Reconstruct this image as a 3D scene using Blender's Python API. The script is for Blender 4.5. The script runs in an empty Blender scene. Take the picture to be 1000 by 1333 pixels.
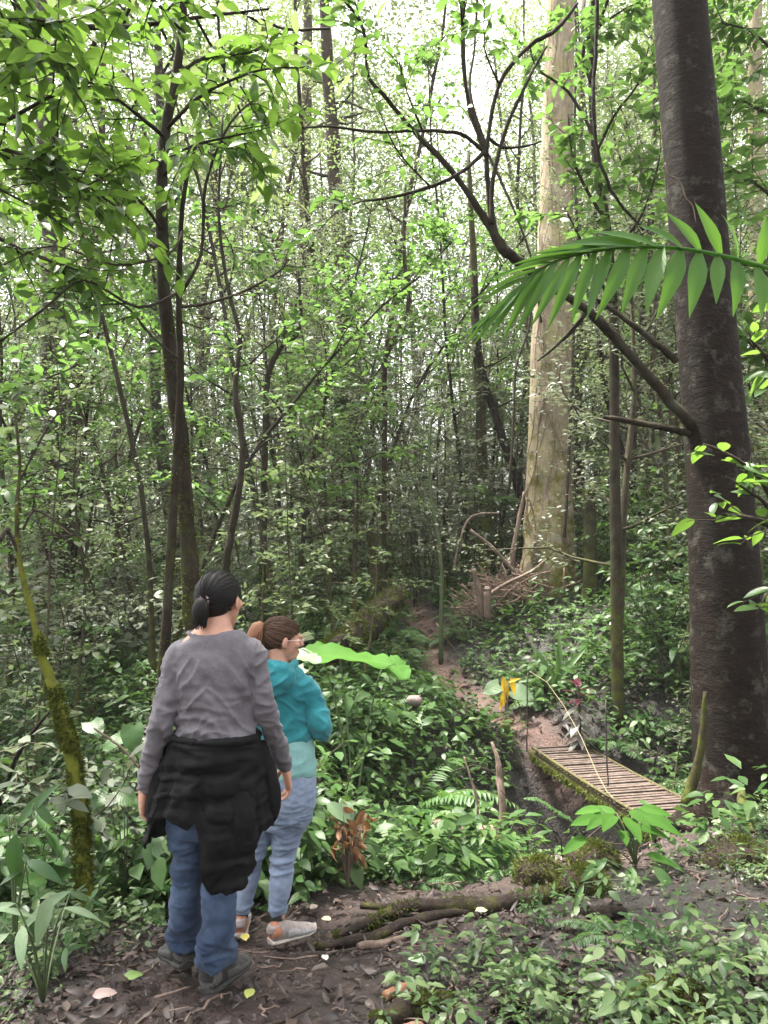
import bpy, math, random
import numpy as np
from mathutils import Vector, Matrix, noise as mnoise

SC = bpy.context.scene
COL = SC.collection
PI = math.pi
rad = math.radians

# ------------------------------------------------------------------ camera
TILT = rad(3.18)
CAMZ = 1.72
cam_d = bpy.data.cameras.new('camera')
cam = bpy.data.objects.new('camera', cam_d)
COL.objects.link(cam)
cam.location = (0, 0, CAMZ)
cam.rotation_euler = (PI / 2 + TILT, 0, 0)
cam_d.sensor_width = 36
cam_d.lens = 26
cam_d.clip_start = 0.05
cam_d.clip_end = 2000
SC.camera = cam
SC.render.resolution_x, SC.render.resolution_y = 768, 1024
FPX = 1333 * 26 / 36


def at(px, py, Y):
    """point of the place at depth Y seen at photo pixel (px, py)"""
    u = (px - 500) / FPX
    v = (666.5 - py) / FPX
    dy = math.cos(TILT) - v * math.sin(TILT)
    dz = math.sin(TILT) + v * math.cos(TILT)
    t = Y / dy
    return Vector((u * t, Y, CAMZ + dz * t))


def to_px(x, y, z):
    dz = z - CAMZ
    f = y * math.cos(TILT) + dz * math.sin(TILT)
    up = -y * math.sin(TILT) + dz * math.cos(TILT)
    return 500 + x / f * FPX, 666.5 - up / f * FPX


# ------------------------------------------------------------------ mesh helpers
class MB:
    """collects vertices and faces, then becomes ONE mesh"""

    def __init__(self):
        self.v, self.f, self.uv, self.mi, self.n = [], [], [], [], 0

    def add(self, V, Fs, uv=None, mi=0):
        V = np.asarray(V, dtype=np.float64).reshape(-1, 3)
        if uv is None:
            uv = np.zeros((len(V), 2))
        self.v.append(V)
        self.uv.append(np.asarray(uv, dtype=np.float64).reshape(-1, 2))
        for F in (Fs if isinstance(Fs, (list, tuple)) else [Fs]):
            F = np.asarray(F, dtype=np.int64)
            if F.size:
                self.f.append(F + self.n)
                self.mi.append(np.full(len(F), mi))
        self.n += len(V)
        return self

    def tube(self, pts, radii, sides=6, cap=True, wob=0.0, seed=0, mi=0, squash=None, lobes=None):
        P = np.asarray([tuple(p) for p in pts], dtype=np.float64)
        n = len(P)
        R = np.asarray(radii, dtype=np.float64) if np.ndim(radii) else np.full(n, float(radii))
        T = np.gradient(P, axis=0)
        T /= np.linalg.norm(T, axis=1)[:, None] + 1e-9
        ref = np.array([1., 0, 0]) if abs(T[0][0]) < .8 else np.array([0, 1., 0])
        a = np.arange(sides) / sides * 2 * PI
        V = np.zeros((n, sides, 3))
        rng = np.random.RandomState(seed + 17)
        ph = rng.rand(4) * 6.28
        L = np.concatenate([[0], np.cumsum(np.linalg.norm(np.diff(P, axis=0), axis=1))])
        U = np.zeros((n, sides, 2))
        for i in range(n):
            b1 = ref - T[i] * ref.dot(T[i])
            b1 /= np.linalg.norm(b1) + 1e-9
            ref = b1
            b2 = np.cross(T[i], b1)
            r = R[i] * np.ones(sides)
            if wob:
                z = L[i] / max(R.max(), 1e-3)
                r = r * (1 + wob * (np.sin(a * 2 + ph[0] + z * .55) * .5 + np.sin(a * 3 + ph[1] - z * .8) * .35 + np.sin(a * 5 + ph[2] + z * 1.7) * .25
                                    + (rng.rand(sides) - .5) * .5))
            if lobes is not None:
                r = r * lobes(i / (n - 1), a)
            c, s = np.cos(a) * r, np.sin(a) * r
            if squash:
                s = s * squash
            V[i] = P[i] + c[:, None] * b1 + s[:, None] * b2
            U[i, :, 0] = a / (2 * PI)
            U[i, :, 1] = L[i]
        i, j = np.meshgrid(np.arange(n - 1), np.arange(sides), indexing='ij')
        jn = (j + 1) % sides
        Q = np.stack([i * sides + j, i * sides + jn, (i + 1) * sides + jn, (i + 1) * sides + j], -1).reshape(-1, 4)
        Fs = [Q]
        V = V.reshape(-1, 3)
        U = U.reshape(-1, 2)
        if cap:
            V = np.vstack([V, P[0], P[-1]])
            U = np.vstack([U, [0, 0], [0, L[-1]]])
            j = np.arange(sides)
            jn = (j + 1) % sides
            Fs.append(np.stack([np.full(sides, n * sides), jn, j], -1))
            b = (n - 1) * sides
            Fs.append(np.stack([np.full(sides, n * sides + 1), b + j, b + jn], -1))
        return self.add(V, Fs, U, mi)

    def scatter(self, tpl, pos, R, scale, mi=0):
        tv, tf, tu = tpl
        k = len(pos)
        if k == 0:
            return self
        sc = np.asarray(scale, dtype=np.float64)
        if sc.ndim == 1:
            sc = np.repeat(sc[:, None], 3, 1)
        V = np.einsum('kij,kvj->kvi', R, tv[None] * sc[:, None, :]) + np.asarray(pos)[:, None, :]
        off = (np.arange(k) * len(tv))[:, None, None]
        Fs = [(np.asarray(F)[None] + off).reshape(-1, np.asarray(F).shape[1]) for F in tf]
        return self.add(V.reshape(-1, 3), Fs, np.tile(tu, (k, 1)), mi)

    def box(self, c, s, rz=0, mi=0):
        x, y, z = [q / 2 for q in s]
        V = np.array([[a, b, d] for d in (-z, z) for b in (-y, y) for a in (-x, x)])
        cr, sr = math.cos(rz), math.sin(rz)
        V = V @ np.array([[cr, sr, 0], [-sr, cr, 0], [0, 0, 1]]) + np.array(c)
        F = [[0, 2, 3, 1], [4, 5, 7, 6], [0, 1, 5, 4], [2, 6, 7, 3], [0, 4, 6, 2], [1, 3, 7, 5]]
        return self.add(V, np.array(F), None, mi)

    def mesh(self, name, smooth=True):
        me = bpy.data.meshes.new(name)
        V = np.concatenate(self.v) if self.v else np.zeros((0, 3))
        UV = np.concatenate(self.uv)
        me.vertices.add(len(V))
        me.vertices.foreach_set('co', V.astype(np.float32).ravel())
        loops = np.concatenate([F.ravel() for F in self.f])
        tot = np.concatenate([np.full(len(F), F.shape[1]) for F in self.f])
        start = np.concatenate([[0], np.cumsum(tot)[:-1]])
        me.loops.add(len(loops))
        me.loops.foreach_set('vertex_index', loops.astype(np.int32))
        me.polygons.add(len(tot))
        me.polygons.foreach_set('loop_start', start.astype(np.int32))
        me.polygons.foreach_set('material_index', np.concatenate(self.mi).astype(np.int32))
        ul = me.uv_layers.new(name='UVMap')
        ul.data.foreach_set('uv', UV[loops].astype(np.float32).ravel())
        me.update(calc_edges=True)
        me.polygons.foreach_set('use_smooth', np.full(len(tot), smooth))
        me.validate()
        return me


def mesh_of(V, F, name, smooth=True):
    return MB().add(V, F).mesh(name, smooth)


def link(name, me, mats, parent=None, loc=None):
    o = bpy.data.objects.new(name, me)
    COL.objects.link(o)
    if me is not None and not me.materials:
        for m in (mats if isinstance(mats, (list, tuple)) else [mats]):
            me.materials.append(m)
    if parent is not None:
        o.parent = parent
    if loc is not None:
        o.location = loc
    return o


def tag(o, label, cat, group=None, kind=None):
    o['label'] = label
    o['category'] = cat
    if group:
        o['group'] = group
    if kind:
        o['kind'] = kind
    return o


def thing(name, label, cat, loc=(0, 0, 0), group=None, rz=0.0):
    o = bpy.data.objects.new(name, None)
    o.empty_display_size = .1
    COL.objects.link(o)
    o.location = loc
    o.rotation_euler = (0, 0, rz)
    return tag(o, label, cat, group)


def dup(root, loc, rz, sc, label, group):
    r = root.copy()
    COL.objects.link(r)
    r.location = loc
    r.rotation_euler = (r.rotation_euler[0], r.rotation_euler[1], rz)
    r.scale = sc if isinstance(sc, (tuple, list)) else (sc, sc, sc)
    r['label'] = label
    if group:
        r['group'] = group
    for ch in list(root.children):
        c = ch.copy()
        COL.objects.link(c)
        c.parent = r
        for g in list(ch.children):
            d = g.copy()
            COL.objects.link(d)
            d.parent = c
    return r


def struct(name, me, mats, kind='structure', label=None, cat=None):
    o = link(name, me, mats)
    o['kind'] = kind
    if label:
        o['label'] = label
        o['category'] = cat
    return o


# ------------------------------------------------------------------ leaf templates (x along, y across, z up)
def tpl_diamond(w=.42, fold=.10, droop=.12):
    V = np.array([[0, 0, 0], [.28, w * .42, fold * .8], [.62, w * .42, fold * .4 - droop * .3], [1, 0, -droop], [.62, -w * .42, fold * .4 - droop * .3], [.28, -w * .42, fold * .8], [.45, 0, 0]])
    F = np.array([[0, 6, 2, 1], [6, 3, 2, 2], [0, 5, 4, 6], [6, 4, 3, 3]])
    F3 = np.array([[0, 6, 1], [1, 6, 2], [6, 3, 2], [0, 5, 6], [5, 4, 6], [6, 4, 3]])
    uv = np.stack([V[:, 0], V[:, 1] / w + .5], -1)
    return V, [F3], uv


def tpl_small(w=.42, fold=.10, droop=.10):
    V = np.array([[0, 0, 0], [.45, w * .5, fold], [1, 0, -droop], [.45, -w * .5, fold]])
    F3 = np.array([[0, 2, 1], [0, 3, 2]])
    uv = np.stack([V[:, 0], V[:, 1] / w + .5], -1)
    return V, [F3], uv


def tpl_grid(nl=9, nw=4, w=.4, shape='ovate', fold=.12, droop=.3, wave=0.0, curl=0.0, seed=0):
    rng = np.random.RandomState(seed)
    ph = rng.rand(3) * 6
    t = np.linspace(0, 1, nl + 1)
    if shape == 'ovate':
        wd = np.sin(PI * t ** .75) ** .8
    elif shape == 'lance':
        wd = np.sin(PI * t ** .85) ** .9 * (1 - .2 * t)
    elif shape == 'heart':
        wd = np.where(t < .22, .75 + t * 1.1, np.cos((t - .22) / .78 * PI / 2) ** .8)
    elif shape == 'strap':
        wd = np.minimum(1, t * 6 + .35) * np.minimum(1, (1 - t) * 2.2) ** .7
    elif shape == 'palm':
        wd = np.minimum(1, .3 + t * 2.5) * np.minimum(1, (1 - t) * 1.9 + .02) ** .9
    wd = np.maximum(wd, .02)
    V, U = [], []
    for i, tt in enumerate(t):
        for j in range(nw + 1):
            s = j / nw * 2 - 1
            y = s * wd[i] * w / 2
            x = tt
            if shape == 'heart' and tt < .25:
                x = tt - (abs(s) ** 1.5) * .16 * (1 - tt / .25)
            z = fold * abs(s) * wd[i] * w - droop * tt ** 2 - curl * s * s * wd[i] * w
            z += wave * math.sin(tt * 9 + s * 1.7 + ph[0]) * abs(s) * w + wave * .5 * math.sin(tt * 17 + ph[1]) * s * w
            x2 = x - .35 * droop * droop * tt ** 2
            V.append((x2, y, z))
            U.append((tt, s * .5 + .5))
    F = []
    for i in range(nl):
        for j in range(nw):
            a = i * (nw + 1) + j
            F.append((a, a + nw + 1, a + nw + 2, a + 1))
    return np.array(V), [np.array(F)], np.array(U)


def frames(d, up, roll=None, rng=None):
    """rotation matrices whose x axis is d and whose z axis is near up; d, up (k,3)"""
    d = d / (np.linalg.norm(d, axis=1)[:, None] + 1e-9)
    y = np.cross(up, d)
    y /= np.linalg.norm(y, axis=1)[:, None] + 1e-9
    z = np.cross(d, y)
    return np.stack([d, y, z], -1)


def rnd_frames(k, rng, tilt=.5, dirs=None, dj=.6, pitch=0.0):
    """leaves facing up with a jitter of tilt, pointing around (or along dirs)"""
    a = rng.rand(k) * 2 * PI
    d = np.stack([np.cos(a), np.sin(a), np.full(k, 0.0)], -1)
    if dirs is not None:
        d = dirs + rng.randn(k, 3) * dj
    d[:, 2] += pitch + rng.randn(k) * tilt * .5
    up = np.array([0, 0, 1.0]) + rng.randn(k, 3) * tilt
    return frames(d, up)


# ------------------------------------------------------------------ materials
def new_mat(name):
    m = bpy.data.materials.new(name)
    m.use_nodes = True
    nt = m.node_tree
    for n in list(nt.nodes):
        if n.type != 'OUTPUT_MATERIAL':
            nt.nodes.remove(n)
    return m, nt, nt.nodes['Material Output']


def nd(nt, typ, **kw):
    n = nt.nodes.new(typ)
    for k, v in kw.items():
        if k.startswith('i_'):
            key = k[2:].replace('_', ' ')
            n.inputs[key].default_value = v
        else:
            setattr(n, k, v)
    return n


def ramp(nt, stops, interp='LINEAR'):
    n = nt.nodes.new('ShaderNodeValToRGB')
    cr = n.color_ramp
    cr.interpolation = interp
    while len(cr.elements) < len(stops):
        cr.elements.new(.5)
    for e, (p, c) in zip(cr.elements, stops):
        e.position = p
        e.color = (*c, 1) if len(c) == 3 else c
    return n


def mixc(nt, fac, a, b, mode='MIX'):
    n = nt.nodes.new('ShaderNodeMix')
    n.data_type = 'RGBA'
    n.blend_type = mode
    n.clamp_factor = True
    L = nt.links.new
    if isinstance(fac, (int, float)):
        n.inputs[0].default_value = fac
    else:
        L(fac, n.inputs[0])
    for s, i in ((a, 6), (b, 7)):
        if isinstance(s, tuple):
            n.inputs[i].default_value = (*s, 1)
        else:
            L(s, n.inputs[i])
    return n.outputs[2]


def leaf_mat(name, cols, trans=(.16, .32, .04), tf=.38, rough=.42, veins=False, objvar=.5, spec=.5, blotch=0.0):
    """leaf: a spread of hues per leaf and per plant, light coming through the blade"""
    m, nt, out = new_mat(name)
    L = nt.links.new
    geo = nd(nt, 'ShaderNodeNewGeometry')
    oi = nd(nt, 'ShaderNodeObjectInfo')
    mx = nd(nt, 'ShaderNodeMix')
    mx.inputs[0].default_value = objvar
    L(geo.outputs['Random Per Island'], mx.inputs[2])
    L(oi.outputs['Random'], mx.inputs[3])
    k = len(cols)
    rp = ramp(nt, [(i / max(k - 1, 1), c) for i, c in enumerate(cols)])
    st = nd(nt, 'ShaderNodeMapRange')
    st.inputs[1].default_value = objvar * .22
    st.inputs[2].default_value = 1 - objvar * .22
    L(mx.outputs[0], st.inputs[0])
    L(st.outputs[0], rp.inputs[0])
    col = rp.outputs[0]
    pr = nd(nt, 'ShaderNodeBsdfPrincipled')
    if veins:
        uv = nd(nt, 'ShaderNodeUVMap')
        sp = nd(nt, 'ShaderNodeSeparateXYZ')
        L(uv.outputs[0], sp.inputs[0])
        a = nd(nt, 'ShaderNodeMath', operation='SUBTRACT')
        L(sp.outputs[1], a.inputs[0])
        a.inputs[1].default_value = .5
        b = nd(nt, 'ShaderNodeMath', operation='ABSOLUTE')
        L(a.outputs[0], b.inputs[0])
        c = nd(nt, 'ShaderNodeMath', operation='MULTIPLY_ADD')   # side veins run forward from the midrib
        L(b.outputs[0], c.inputs[0])
        c.inputs[1].default_value = -.55
        L(sp.outputs[0], c.inputs[2])
        w = nd(nt, 'ShaderNodeMath', operation='MULTIPLY')
        L(c.outputs[0], w.inputs[0])
        w.inputs[1].default_value = 62.0
        s = nd(nt, 'ShaderNodeMath', operation='SINE')
        L(w.outputs[0], s.inputs[0])
        mr = nd(nt, 'ShaderNodeMapRange')
        mr.inputs[1].default_value, mr.inputs[2].default_value = .0, .035
        mr.inputs[3].default_value, mr.inputs[4].default_value = 1, 0
        L(b.outputs[0], mr.inputs[0])
        ad = nd(nt, 'ShaderNodeMath', operation='MULTIPLY_ADD')
        L(s.outputs[0], ad.inputs[0])
        ad.inputs[1].default_value = -.25
        L(mr.outputs[0], ad.inputs[2])
        bp = nd(nt, 'ShaderNodeBump')
        bp.inputs['Strength'].default_value = .3
        bp.inputs['Distance'].default_value = .003
        L(ad.outputs[0], bp.inputs['Height'])
        L(bp.outputs[0], pr.inputs['Normal'])
        mf = nd(nt, 'ShaderNodeMath', operation='MULTIPLY')
        L(mr.outputs[0], mf.inputs[0])
        mf.inputs[1].default_value = .45
        lite = mixc(nt, 1.0, col, (1.9, 1.7, 1.5), 'MULTIPLY')
        col = mixc(nt, mf.outputs[0], col, lite)
    if blotch:
        tc = nd(nt, 'ShaderNodeTexCoord')
        nz = nd(nt, 'ShaderNodeTexNoise', i_Scale=22.0, i_Detail=4.0)
        L(tc.outputs['Object'], nz.inputs['Vector'])
        br = ramp(nt, [(.52, (0, 0, 0)), (.7, (1, 1, 1))])
        L(nz.outputs[0], br.inputs[0])
        mb = nd(nt, 'ShaderNodeMath', operation='MULTIPLY')
        L(br.outputs[0], mb.inputs[0])
        mb.inputs[1].default_value = blotch
        col = mixc(nt, mb.outputs[0], col, mixc(nt, .8, col, (.10, .07, .02)))
    L(col, pr.inputs['Base Color'])
    pr.inputs['Roughness'].default_value = rough
    pr.inputs['Specular IOR Level'].default_value = spec
    tr = nd(nt, 'ShaderNodeBsdfTranslucent')
    tcol = mixc(nt, .72, col, trans)
    L(tcol, tr.inputs['Color'])
    ms = nd(nt, 'ShaderNodeMixShader')
    ms.inputs[0].default_value = tf
    L(pr.outputs[0], ms.inputs[1])
    L(tr.outputs[0], ms.inputs[2])
    L(ms.outputs[0], out.inputs['Surface'])
    return m


def bark_mat(name, c1, c2, c3=None, scale=6.0, stretch=.18, bump=.6, moss=None, moss_amt=.0, moss_lo=0.0, moss_hi=1.0, rough=.85, patch=None, patch_amt=.0):
    """bark: streaks along the trunk, cracks, lichen patches, moss that thins out with height (object z, metres)"""
    m, nt, out = new_mat(name)
    L = nt.links.new
    tc = nd(nt, 'ShaderNodeTexCoord')
    mp = nd(nt, 'ShaderNodeMapping')
    mp.inputs['Scale'].default_value = (1, 1, stretch)
    L(tc.outputs['Object'], mp.inputs[0])
    n1 = nd(nt, 'ShaderNodeTexNoise', i_Scale=scale, i_Detail=8.0, i_Roughness=.65)
    L(mp.outputs[0], n1.inputs['Vector'])
    n2 = nd(nt, 'ShaderNodeTexNoise', i_Scale=scale * 5.0, i_Detail=6.0, i_Roughness=.7)
    L(mp.outputs[0], n2.inputs['Vector'])
    n3 = nd(nt, 'ShaderNodeTexNoise', i_Scale=scale * .5, i_Detail=4.0, i_Roughness=.6)
    L(tc.outputs['Object'], n3.inputs['Vector'])
    rp = ramp(nt, [(.3, c1), (.7, c2)])
    L(n1.outputs[0], rp.inputs[0])
    col = rp.outputs[0]
    if c3:
        r3 = ramp(nt, [(.48, (0, 0, 0)), (.62, (1, 1, 1))])
        L(n3.outputs[0], r3.inputs[0])
        col = mixc(nt, r3.outputs[0], col, c3)
    rd = ramp(nt, [(.3, (.45, .45, .45)), (.6, (1.1, 1.1, 1.1))])
    L(n2.outputs[0], rd.inputs[0])
    col = mixc(nt, .8, col, rd.outputs[0], 'MULTIPLY')
    if patch:
        n5 = nd(nt, 'ShaderNodeTexNoise', i_Scale=scale * 1.3, i_Detail=9.0, i_Roughness=.72)
        L(tc.outputs['Object'], n5.inputs['Vector'])
        r5 = ramp(nt, [(.60 - patch_amt * .2, (0, 0, 0)), (.68 - patch_amt * .2, (1, 1, 1))])
        L(n5.outputs[0], r5.inputs[0])
        col = mixc(nt, r5.outputs[0], col, patch)
    if moss:
        n4 = nd(nt, 'ShaderNodeTexNoise', i_Scale=scale * .9, i_Detail=6.0, i_Roughness=.7)
        L(tc.outputs['Object'], n4.inputs['Vector'])
        sp = nd(nt, 'ShaderNodeSeparateXYZ')
        L(tc.outputs['Object'], sp.inputs[0])
        mr = nd(nt, 'ShaderNodeMapRange')
        mr.inputs[1].default_value, mr.inputs[2].default_value = moss_lo, moss_hi
        mr.inputs[3].default_value, mr.inputs[4].default_value = moss_amt, 0
        L(sp.outputs[2], mr.inputs[0])
        ad = nd(nt, 'ShaderNodeMath', operation='ADD')
        L(n4.outputs[0], ad.inputs[0])
        L(mr.outputs[0], ad.inputs[1])
        r4 = ramp(nt, [(.62, (0, 0, 0)), (.82, (1, 1, 1))])
        L(ad.outputs[0], r4.inputs[0])
        mv = mixc(nt, n2.outputs[0], tuple(q * .45 for q in moss), tuple(min(1, q * 1.5) for q in moss))
        col = mixc(nt, r4.outputs[0], col, mv)
    pr = nd(nt, 'ShaderNodeBsdfPrincipled')
    pr.inputs['Roughness'].default_value = rough
    pr.inputs['Specular IOR Level'].default_value = .12
    L(col, pr.inputs['Base Color'])
    hm = nd(nt, 'ShaderNodeMath', operation='MULTIPLY_ADD')
    L(n2.outputs[0], hm.inputs[0])
    hm.inputs[1].default_value = .5
    L(n1.outputs[0], hm.inputs[2])
    bp = nd(nt, 'ShaderNodeBump')
    bp.inputs['Strength'].default_value = bump
    bp.inputs['Distance'].default_value = .03
    L(hm.outputs[0], bp.inputs['Height'])
    L(bp.outputs[0], pr.inputs['Normal'])
    L(pr.outputs[0], out.inputs['Surface'])
    return m


def plain_mat(name, c, rough=.7, var=.25, scale=40.0, bump=.2, spec=.5, sheen=0.0, dist=.004):
    m, nt, out = new_mat(name)
    L = nt.links.new
    tc = nd(nt, 'ShaderNodeTexCoord')
    nz = nd(nt, 'ShaderNodeTexNoise', i_Scale=scale, i_Detail=6.0, i_Roughness=.65)
    L(tc.outputs['Object'], nz.inputs['Vector'])
    rp = ramp(nt, [(.25, tuple(q * (1 - var) for q in c)), (.75, tuple(min(1, q * (1 + var)) for q in c))])
    L(nz.outputs[0], rp.inputs[0])
    pr = nd(nt, 'ShaderNodeBsdfPrincipled')
    L(rp.outputs[0], pr.inputs['Base Color'])
    pr.inputs['Roughness'].default_value = rough
    pr.inputs['Specular IOR Level'].default_value = spec
    if sheen:
        pr.inputs['Sheen Weight'].default_value = sheen
    bp = nd(nt, 'ShaderNodeBump')
    bp.inputs['Strength'].default_value = bump
    bp.inputs['Distance'].default_value = dist
    L(nz.outputs[0], bp.inputs['Height'])
    L(bp.outputs[0], pr.inputs['Normal'])
    L(pr.outputs[0], out.inputs['Surface'])
    return m


# leaves
M_canopy = leaf_mat('canopy_leaf', [(.058, .090, .032), (.090, .130, .048), (.125, .160, .062), (.17, .19, .09)], (.25, .33, .11), .42)
M_under = leaf_mat('understory_leaf', [(.048, .074, .034), (.078, .110, .052), (.11, .14, .07), (.15, .175, .10)], (.20, .28, .10), .34, rough=.45, spec=.25)
M_dusty = leaf_mat('grey_green_leaf', [(.085, .105, .070), (.13, .150, .105), (.19, .205, .155)], (.22, .26, .14), .28, rough=.5, spec=.3)
M_bright = leaf_mat('bright_leaf', [(.042, .100, .022), (.066, .140, .032), (.10, .18, .045)], (.17, .31, .06), .42, rough=.42)
M_shrub = leaf_mat('shrub_leaf', [(.014, .038, .010), (.028, .066, .016), (.046, .095, .024), (.085, .135, .042)], (.12, .22, .04), .25, rough=.45, spec=.25)
M_herb = leaf_mat('herb_leaf', [(.022, .060, .017), (.040, .095, .026), (.068, .138, .038)], (.14, .29, .045), .27, rough=.42, veins=True, blotch=.35, spec=.32)
M_near = leaf_mat('near_leaf', [(.026, .072, .016), (.045, .105, .020), (.070, .140, .028)], (.20, .35, .045), .48, rough=.36, veins=True, objvar=.25, blotch=.3)
M_fern = leaf_mat('fern_leaf', [(.038, .095, .026), (.060, .130, .032), (.085, .165, .045)], (.18, .34, .06), .35, rough=.5)
M_palm = leaf_mat('palm_leaf', [(.030, .095, .014), (.045, .130, .018), (.060, .150, .022)], (.17, .34, .04), .48, rough=.42, veins=True, objvar=.15, spec=.35)
M_cover = leaf_mat('ground_cover_leaf', [(.018, .042, .012), (.040, .082, .022), (.080, .130, .040), (.14, .19, .08)], (.15, .26, .06), .25, rough=.42, objvar=.0, spec=.45)
M_litter = leaf_mat('dead_leaf', [(.016, .011, .011), (.038, .026, .024), (.055, .038, .032), (.085, .061, .050), (.026, .018, .018), (.046, .032, .028)], (.12, .06, .03), .10, rough=.48, objvar=.0, spec=.35)
M_moss = leaf_mat('moss_tuft', [(.030, .042, .008), (.060, .075, .012), (.105, .118, .020)], (.15, .18, .03), .30, rough=.8, objvar=.0, spec=.2)
M_yellow = leaf_mat('yellow_leaf', [(.55, .33, .02), (.75, .48, .03)], (.75, .45, .03), .4, rough=.5, veins=True)
M_red = leaf_mat('burgundy_leaf', [(.06, .018, .028), (.12, .025, .045), (.05, .05, .035)], (.25, .04, .06), .3, rough=.35)
M_lime = leaf_mat('lime_leaf', [(.040, .110, .015), (.060, .145, .022)], (.14, .28, .03), .33, rough=.7, veins=True, spec=.12)
M_dry = leaf_mat('withered_leaf', [(.085, .042, .018), (.17, .080, .034), (.12, .065, .03)], (.25, .11, .035), .3, rough=.65)
M_pale = leaf_mat('pale_leaf', [(.10, .165, .085), (.15, .215, .12)], (.25, .36, .15), .3, rough=.5, veins=True, spec=.3, blotch=.3)
M_stem = plain_mat('green_stem', (.06, .085, .03), .6, .3, 60)
M_twig = bark_mat('twig_bark', (.030, .024, .019), (.075, .06, .045), None, 14, .25, .5)
M_dead = bark_mat('dead_wood', (.10, .07, .055), (.26, .19, .155), None, 10, .2, .5)
# barks
M_bark_dark = bark_mat('dark_bark', (.0048, .0032, .0026), (.022, .0128, .0095), (.015, .011, .0085), 5, 2.2, 1.0, patch=(.050, .046, .038), patch_amt=.28)
M_bark_pale = bark_mat('pale_bark', (.26, .205, .145), (.47, .385, .285), (.36, .31, .17), 5, .22, .5, moss=(.13, .12, .02), moss_amt=.24, moss_lo=0, moss_hi=6)
M_bark_moss = bark_mat('mossy_bark', (.014, .011, .008), (.050, .038, .026), (.045, .042, .030), 9, .3, .6, moss=(.060, .068, .012), moss_amt=.22, moss_lo=.8, moss_hi=3.4)
M_bark_moss2 = bark_mat('thick_moss_bark', (.03, .027, .013), (.085, .078, .036), None, 9, .5, .6, moss=(.13, .14, .02), moss_amt=.5, moss_lo=.8, moss_hi=2.6)
M_bark_grey = bark_mat('lichen_bark', (.030, .026, .019), (.085, .07, .055), None, 6, .35, .7, patch=(.14, .135, .115), patch_amt=.45, moss=(.06, .07, .02), moss_amt=.25, moss_lo=0, moss_hi=6)
M_bark_brown = bark_mat('brown_bark', (.024, .017, .013), (.075, .054, .038), None, 6, .25, .7, moss=(.06, .07, .015), moss_amt=.2, moss_lo=0, moss_hi=6)
M_bark_wood = bark_mat('wood_pole_bark', (.030, .024, .017), (.095, .078, .054), (.06, .06, .033), 8, .3, .5, moss=(.08, .09, .02), moss_amt=.3, moss_lo=0, moss_hi=3)
M_log = bark_mat('mossy_log_bark', (.018, .013, .011), (.055, .040, .033), None, 7, 1.0, .8, moss=(.07, .078, .014), moss_amt=.16, moss_lo=-2, moss_hi=8)

# ------------------------------------------------------------------ ground
PATH = [(0.05, -3, .55), (-.1, 0, .75), (-.45, 1.6, .62), (-.65, 2.9, .55), (-.4, 3.7, .6), (.2, 4.25, .5), (1.0, 4.75, .42), (1.9, 5.6, .4), (2.6, 6.6, .42), (2.75, 7.0, .35)]
PATH_FAR = [(2.2, 9.2, .28), (1.75, 9.9, .34), (1.42, 10.4, .34), (1.12, 11.3, .27), (.9, 12.5, .25), (.74, 14.5, .24), (.6, 16.5, .24), (.2, 20, .3)]
CTRL = [
    (0, -6, .1), (-6, -6, .0), (6, -6, .3), (0, 0, .08), (-2.5, 0, .06), (3, 0, .2), (-.7, 2.95, .045), (.6, 2.6, .03), (-.55, 3.76, -.17), (1.5, 2.5, .08), (2.6, 3.2, .1),
    (1.2, 4.2, -.2), (.3, 4.4, -.26), (1.8, 5.2, -.38), (3.0, 6.3, -.42), (4.5, 5.5, -.05), (6, 6, .2), (4, 4, .12), (2.7, 6.85, -.72), (2.2, 6.1, -.58), (0, 5.1, -.5), (1.0, 5.7, -.66),
    (-.3, 4.5, -.24), (-.3, 5.3, -.75), (2.4, 7.9, -2.1), (1.1, 7.2, -1.9), (2.0, 8.7, -1.7), (-.5, 6.6, -1.5), (-2.2, 6.2, -1.4), (-4.5, 5.6, -1.5), (-8, 5, -1.8), (4.5, 8.2, -1.3), (7, 8.5, -1.0),
    (-1.45, 4.7, -.5), (-1.15, 4.7, -.45), (-1.6, 3.9, -.2), (-1.7, 3.2, -.05), (-2.6, 3.4, -.18), (-2.4, 4.6, -.75), (-1.5, 2.4, 0), (-4, 3, -.4), (-6, 2, -.4),
    (2.2, 9.3, -.74), (1.48, 10.2, -.5), (1.17, 11.3, -.33), (.91, 12.5, -.1), (.72, 14.5, .37), (.6, 16.5, .6), (.95, 9.0, -.8), (.1, 9.6, -.3), (-.6, 10.8, -.1), (-1.5, 9, -.6), (-.4, 8.3, -.3), (-.5, 7.6, -.75), (-3, 9.5, -1.0),
    (-6, 10, -1.2), (-3, 14, -.1), (-7, 15, -.3), (-1, 14, .25), (3.6, 9.8, -.15), (4.5, 10.2, .4), (3.1, 10.8, -.05), (4, 13, 1.0), (3.1, 14, .95), (2.0, 13, .5), (6, 11, .9), (6, 15, 1.7),
    (9, 12, 1.5), (0, 25, 1.0), (-8, 25, .6), (9, 25, 2.4), (-16, 25, .3), (18, 25, 3), (0, 45, 1.9), (-20, 45, 1.6), (22, 45, 3.5), (0, 60, 2.2), (-40, 60, 2), (40, 60, 4), (-40, 10, -1.5), (40, 10, 2.5),
    (-30, -6, 0), (30, -6, .6)]
_C = np.array(CTRL, dtype=np.float64)


def _tps(r2):
    return np.where(r2 > 1e-12, .5 * r2 * np.log(np.maximum(r2, 1e-12)), 0)


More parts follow.
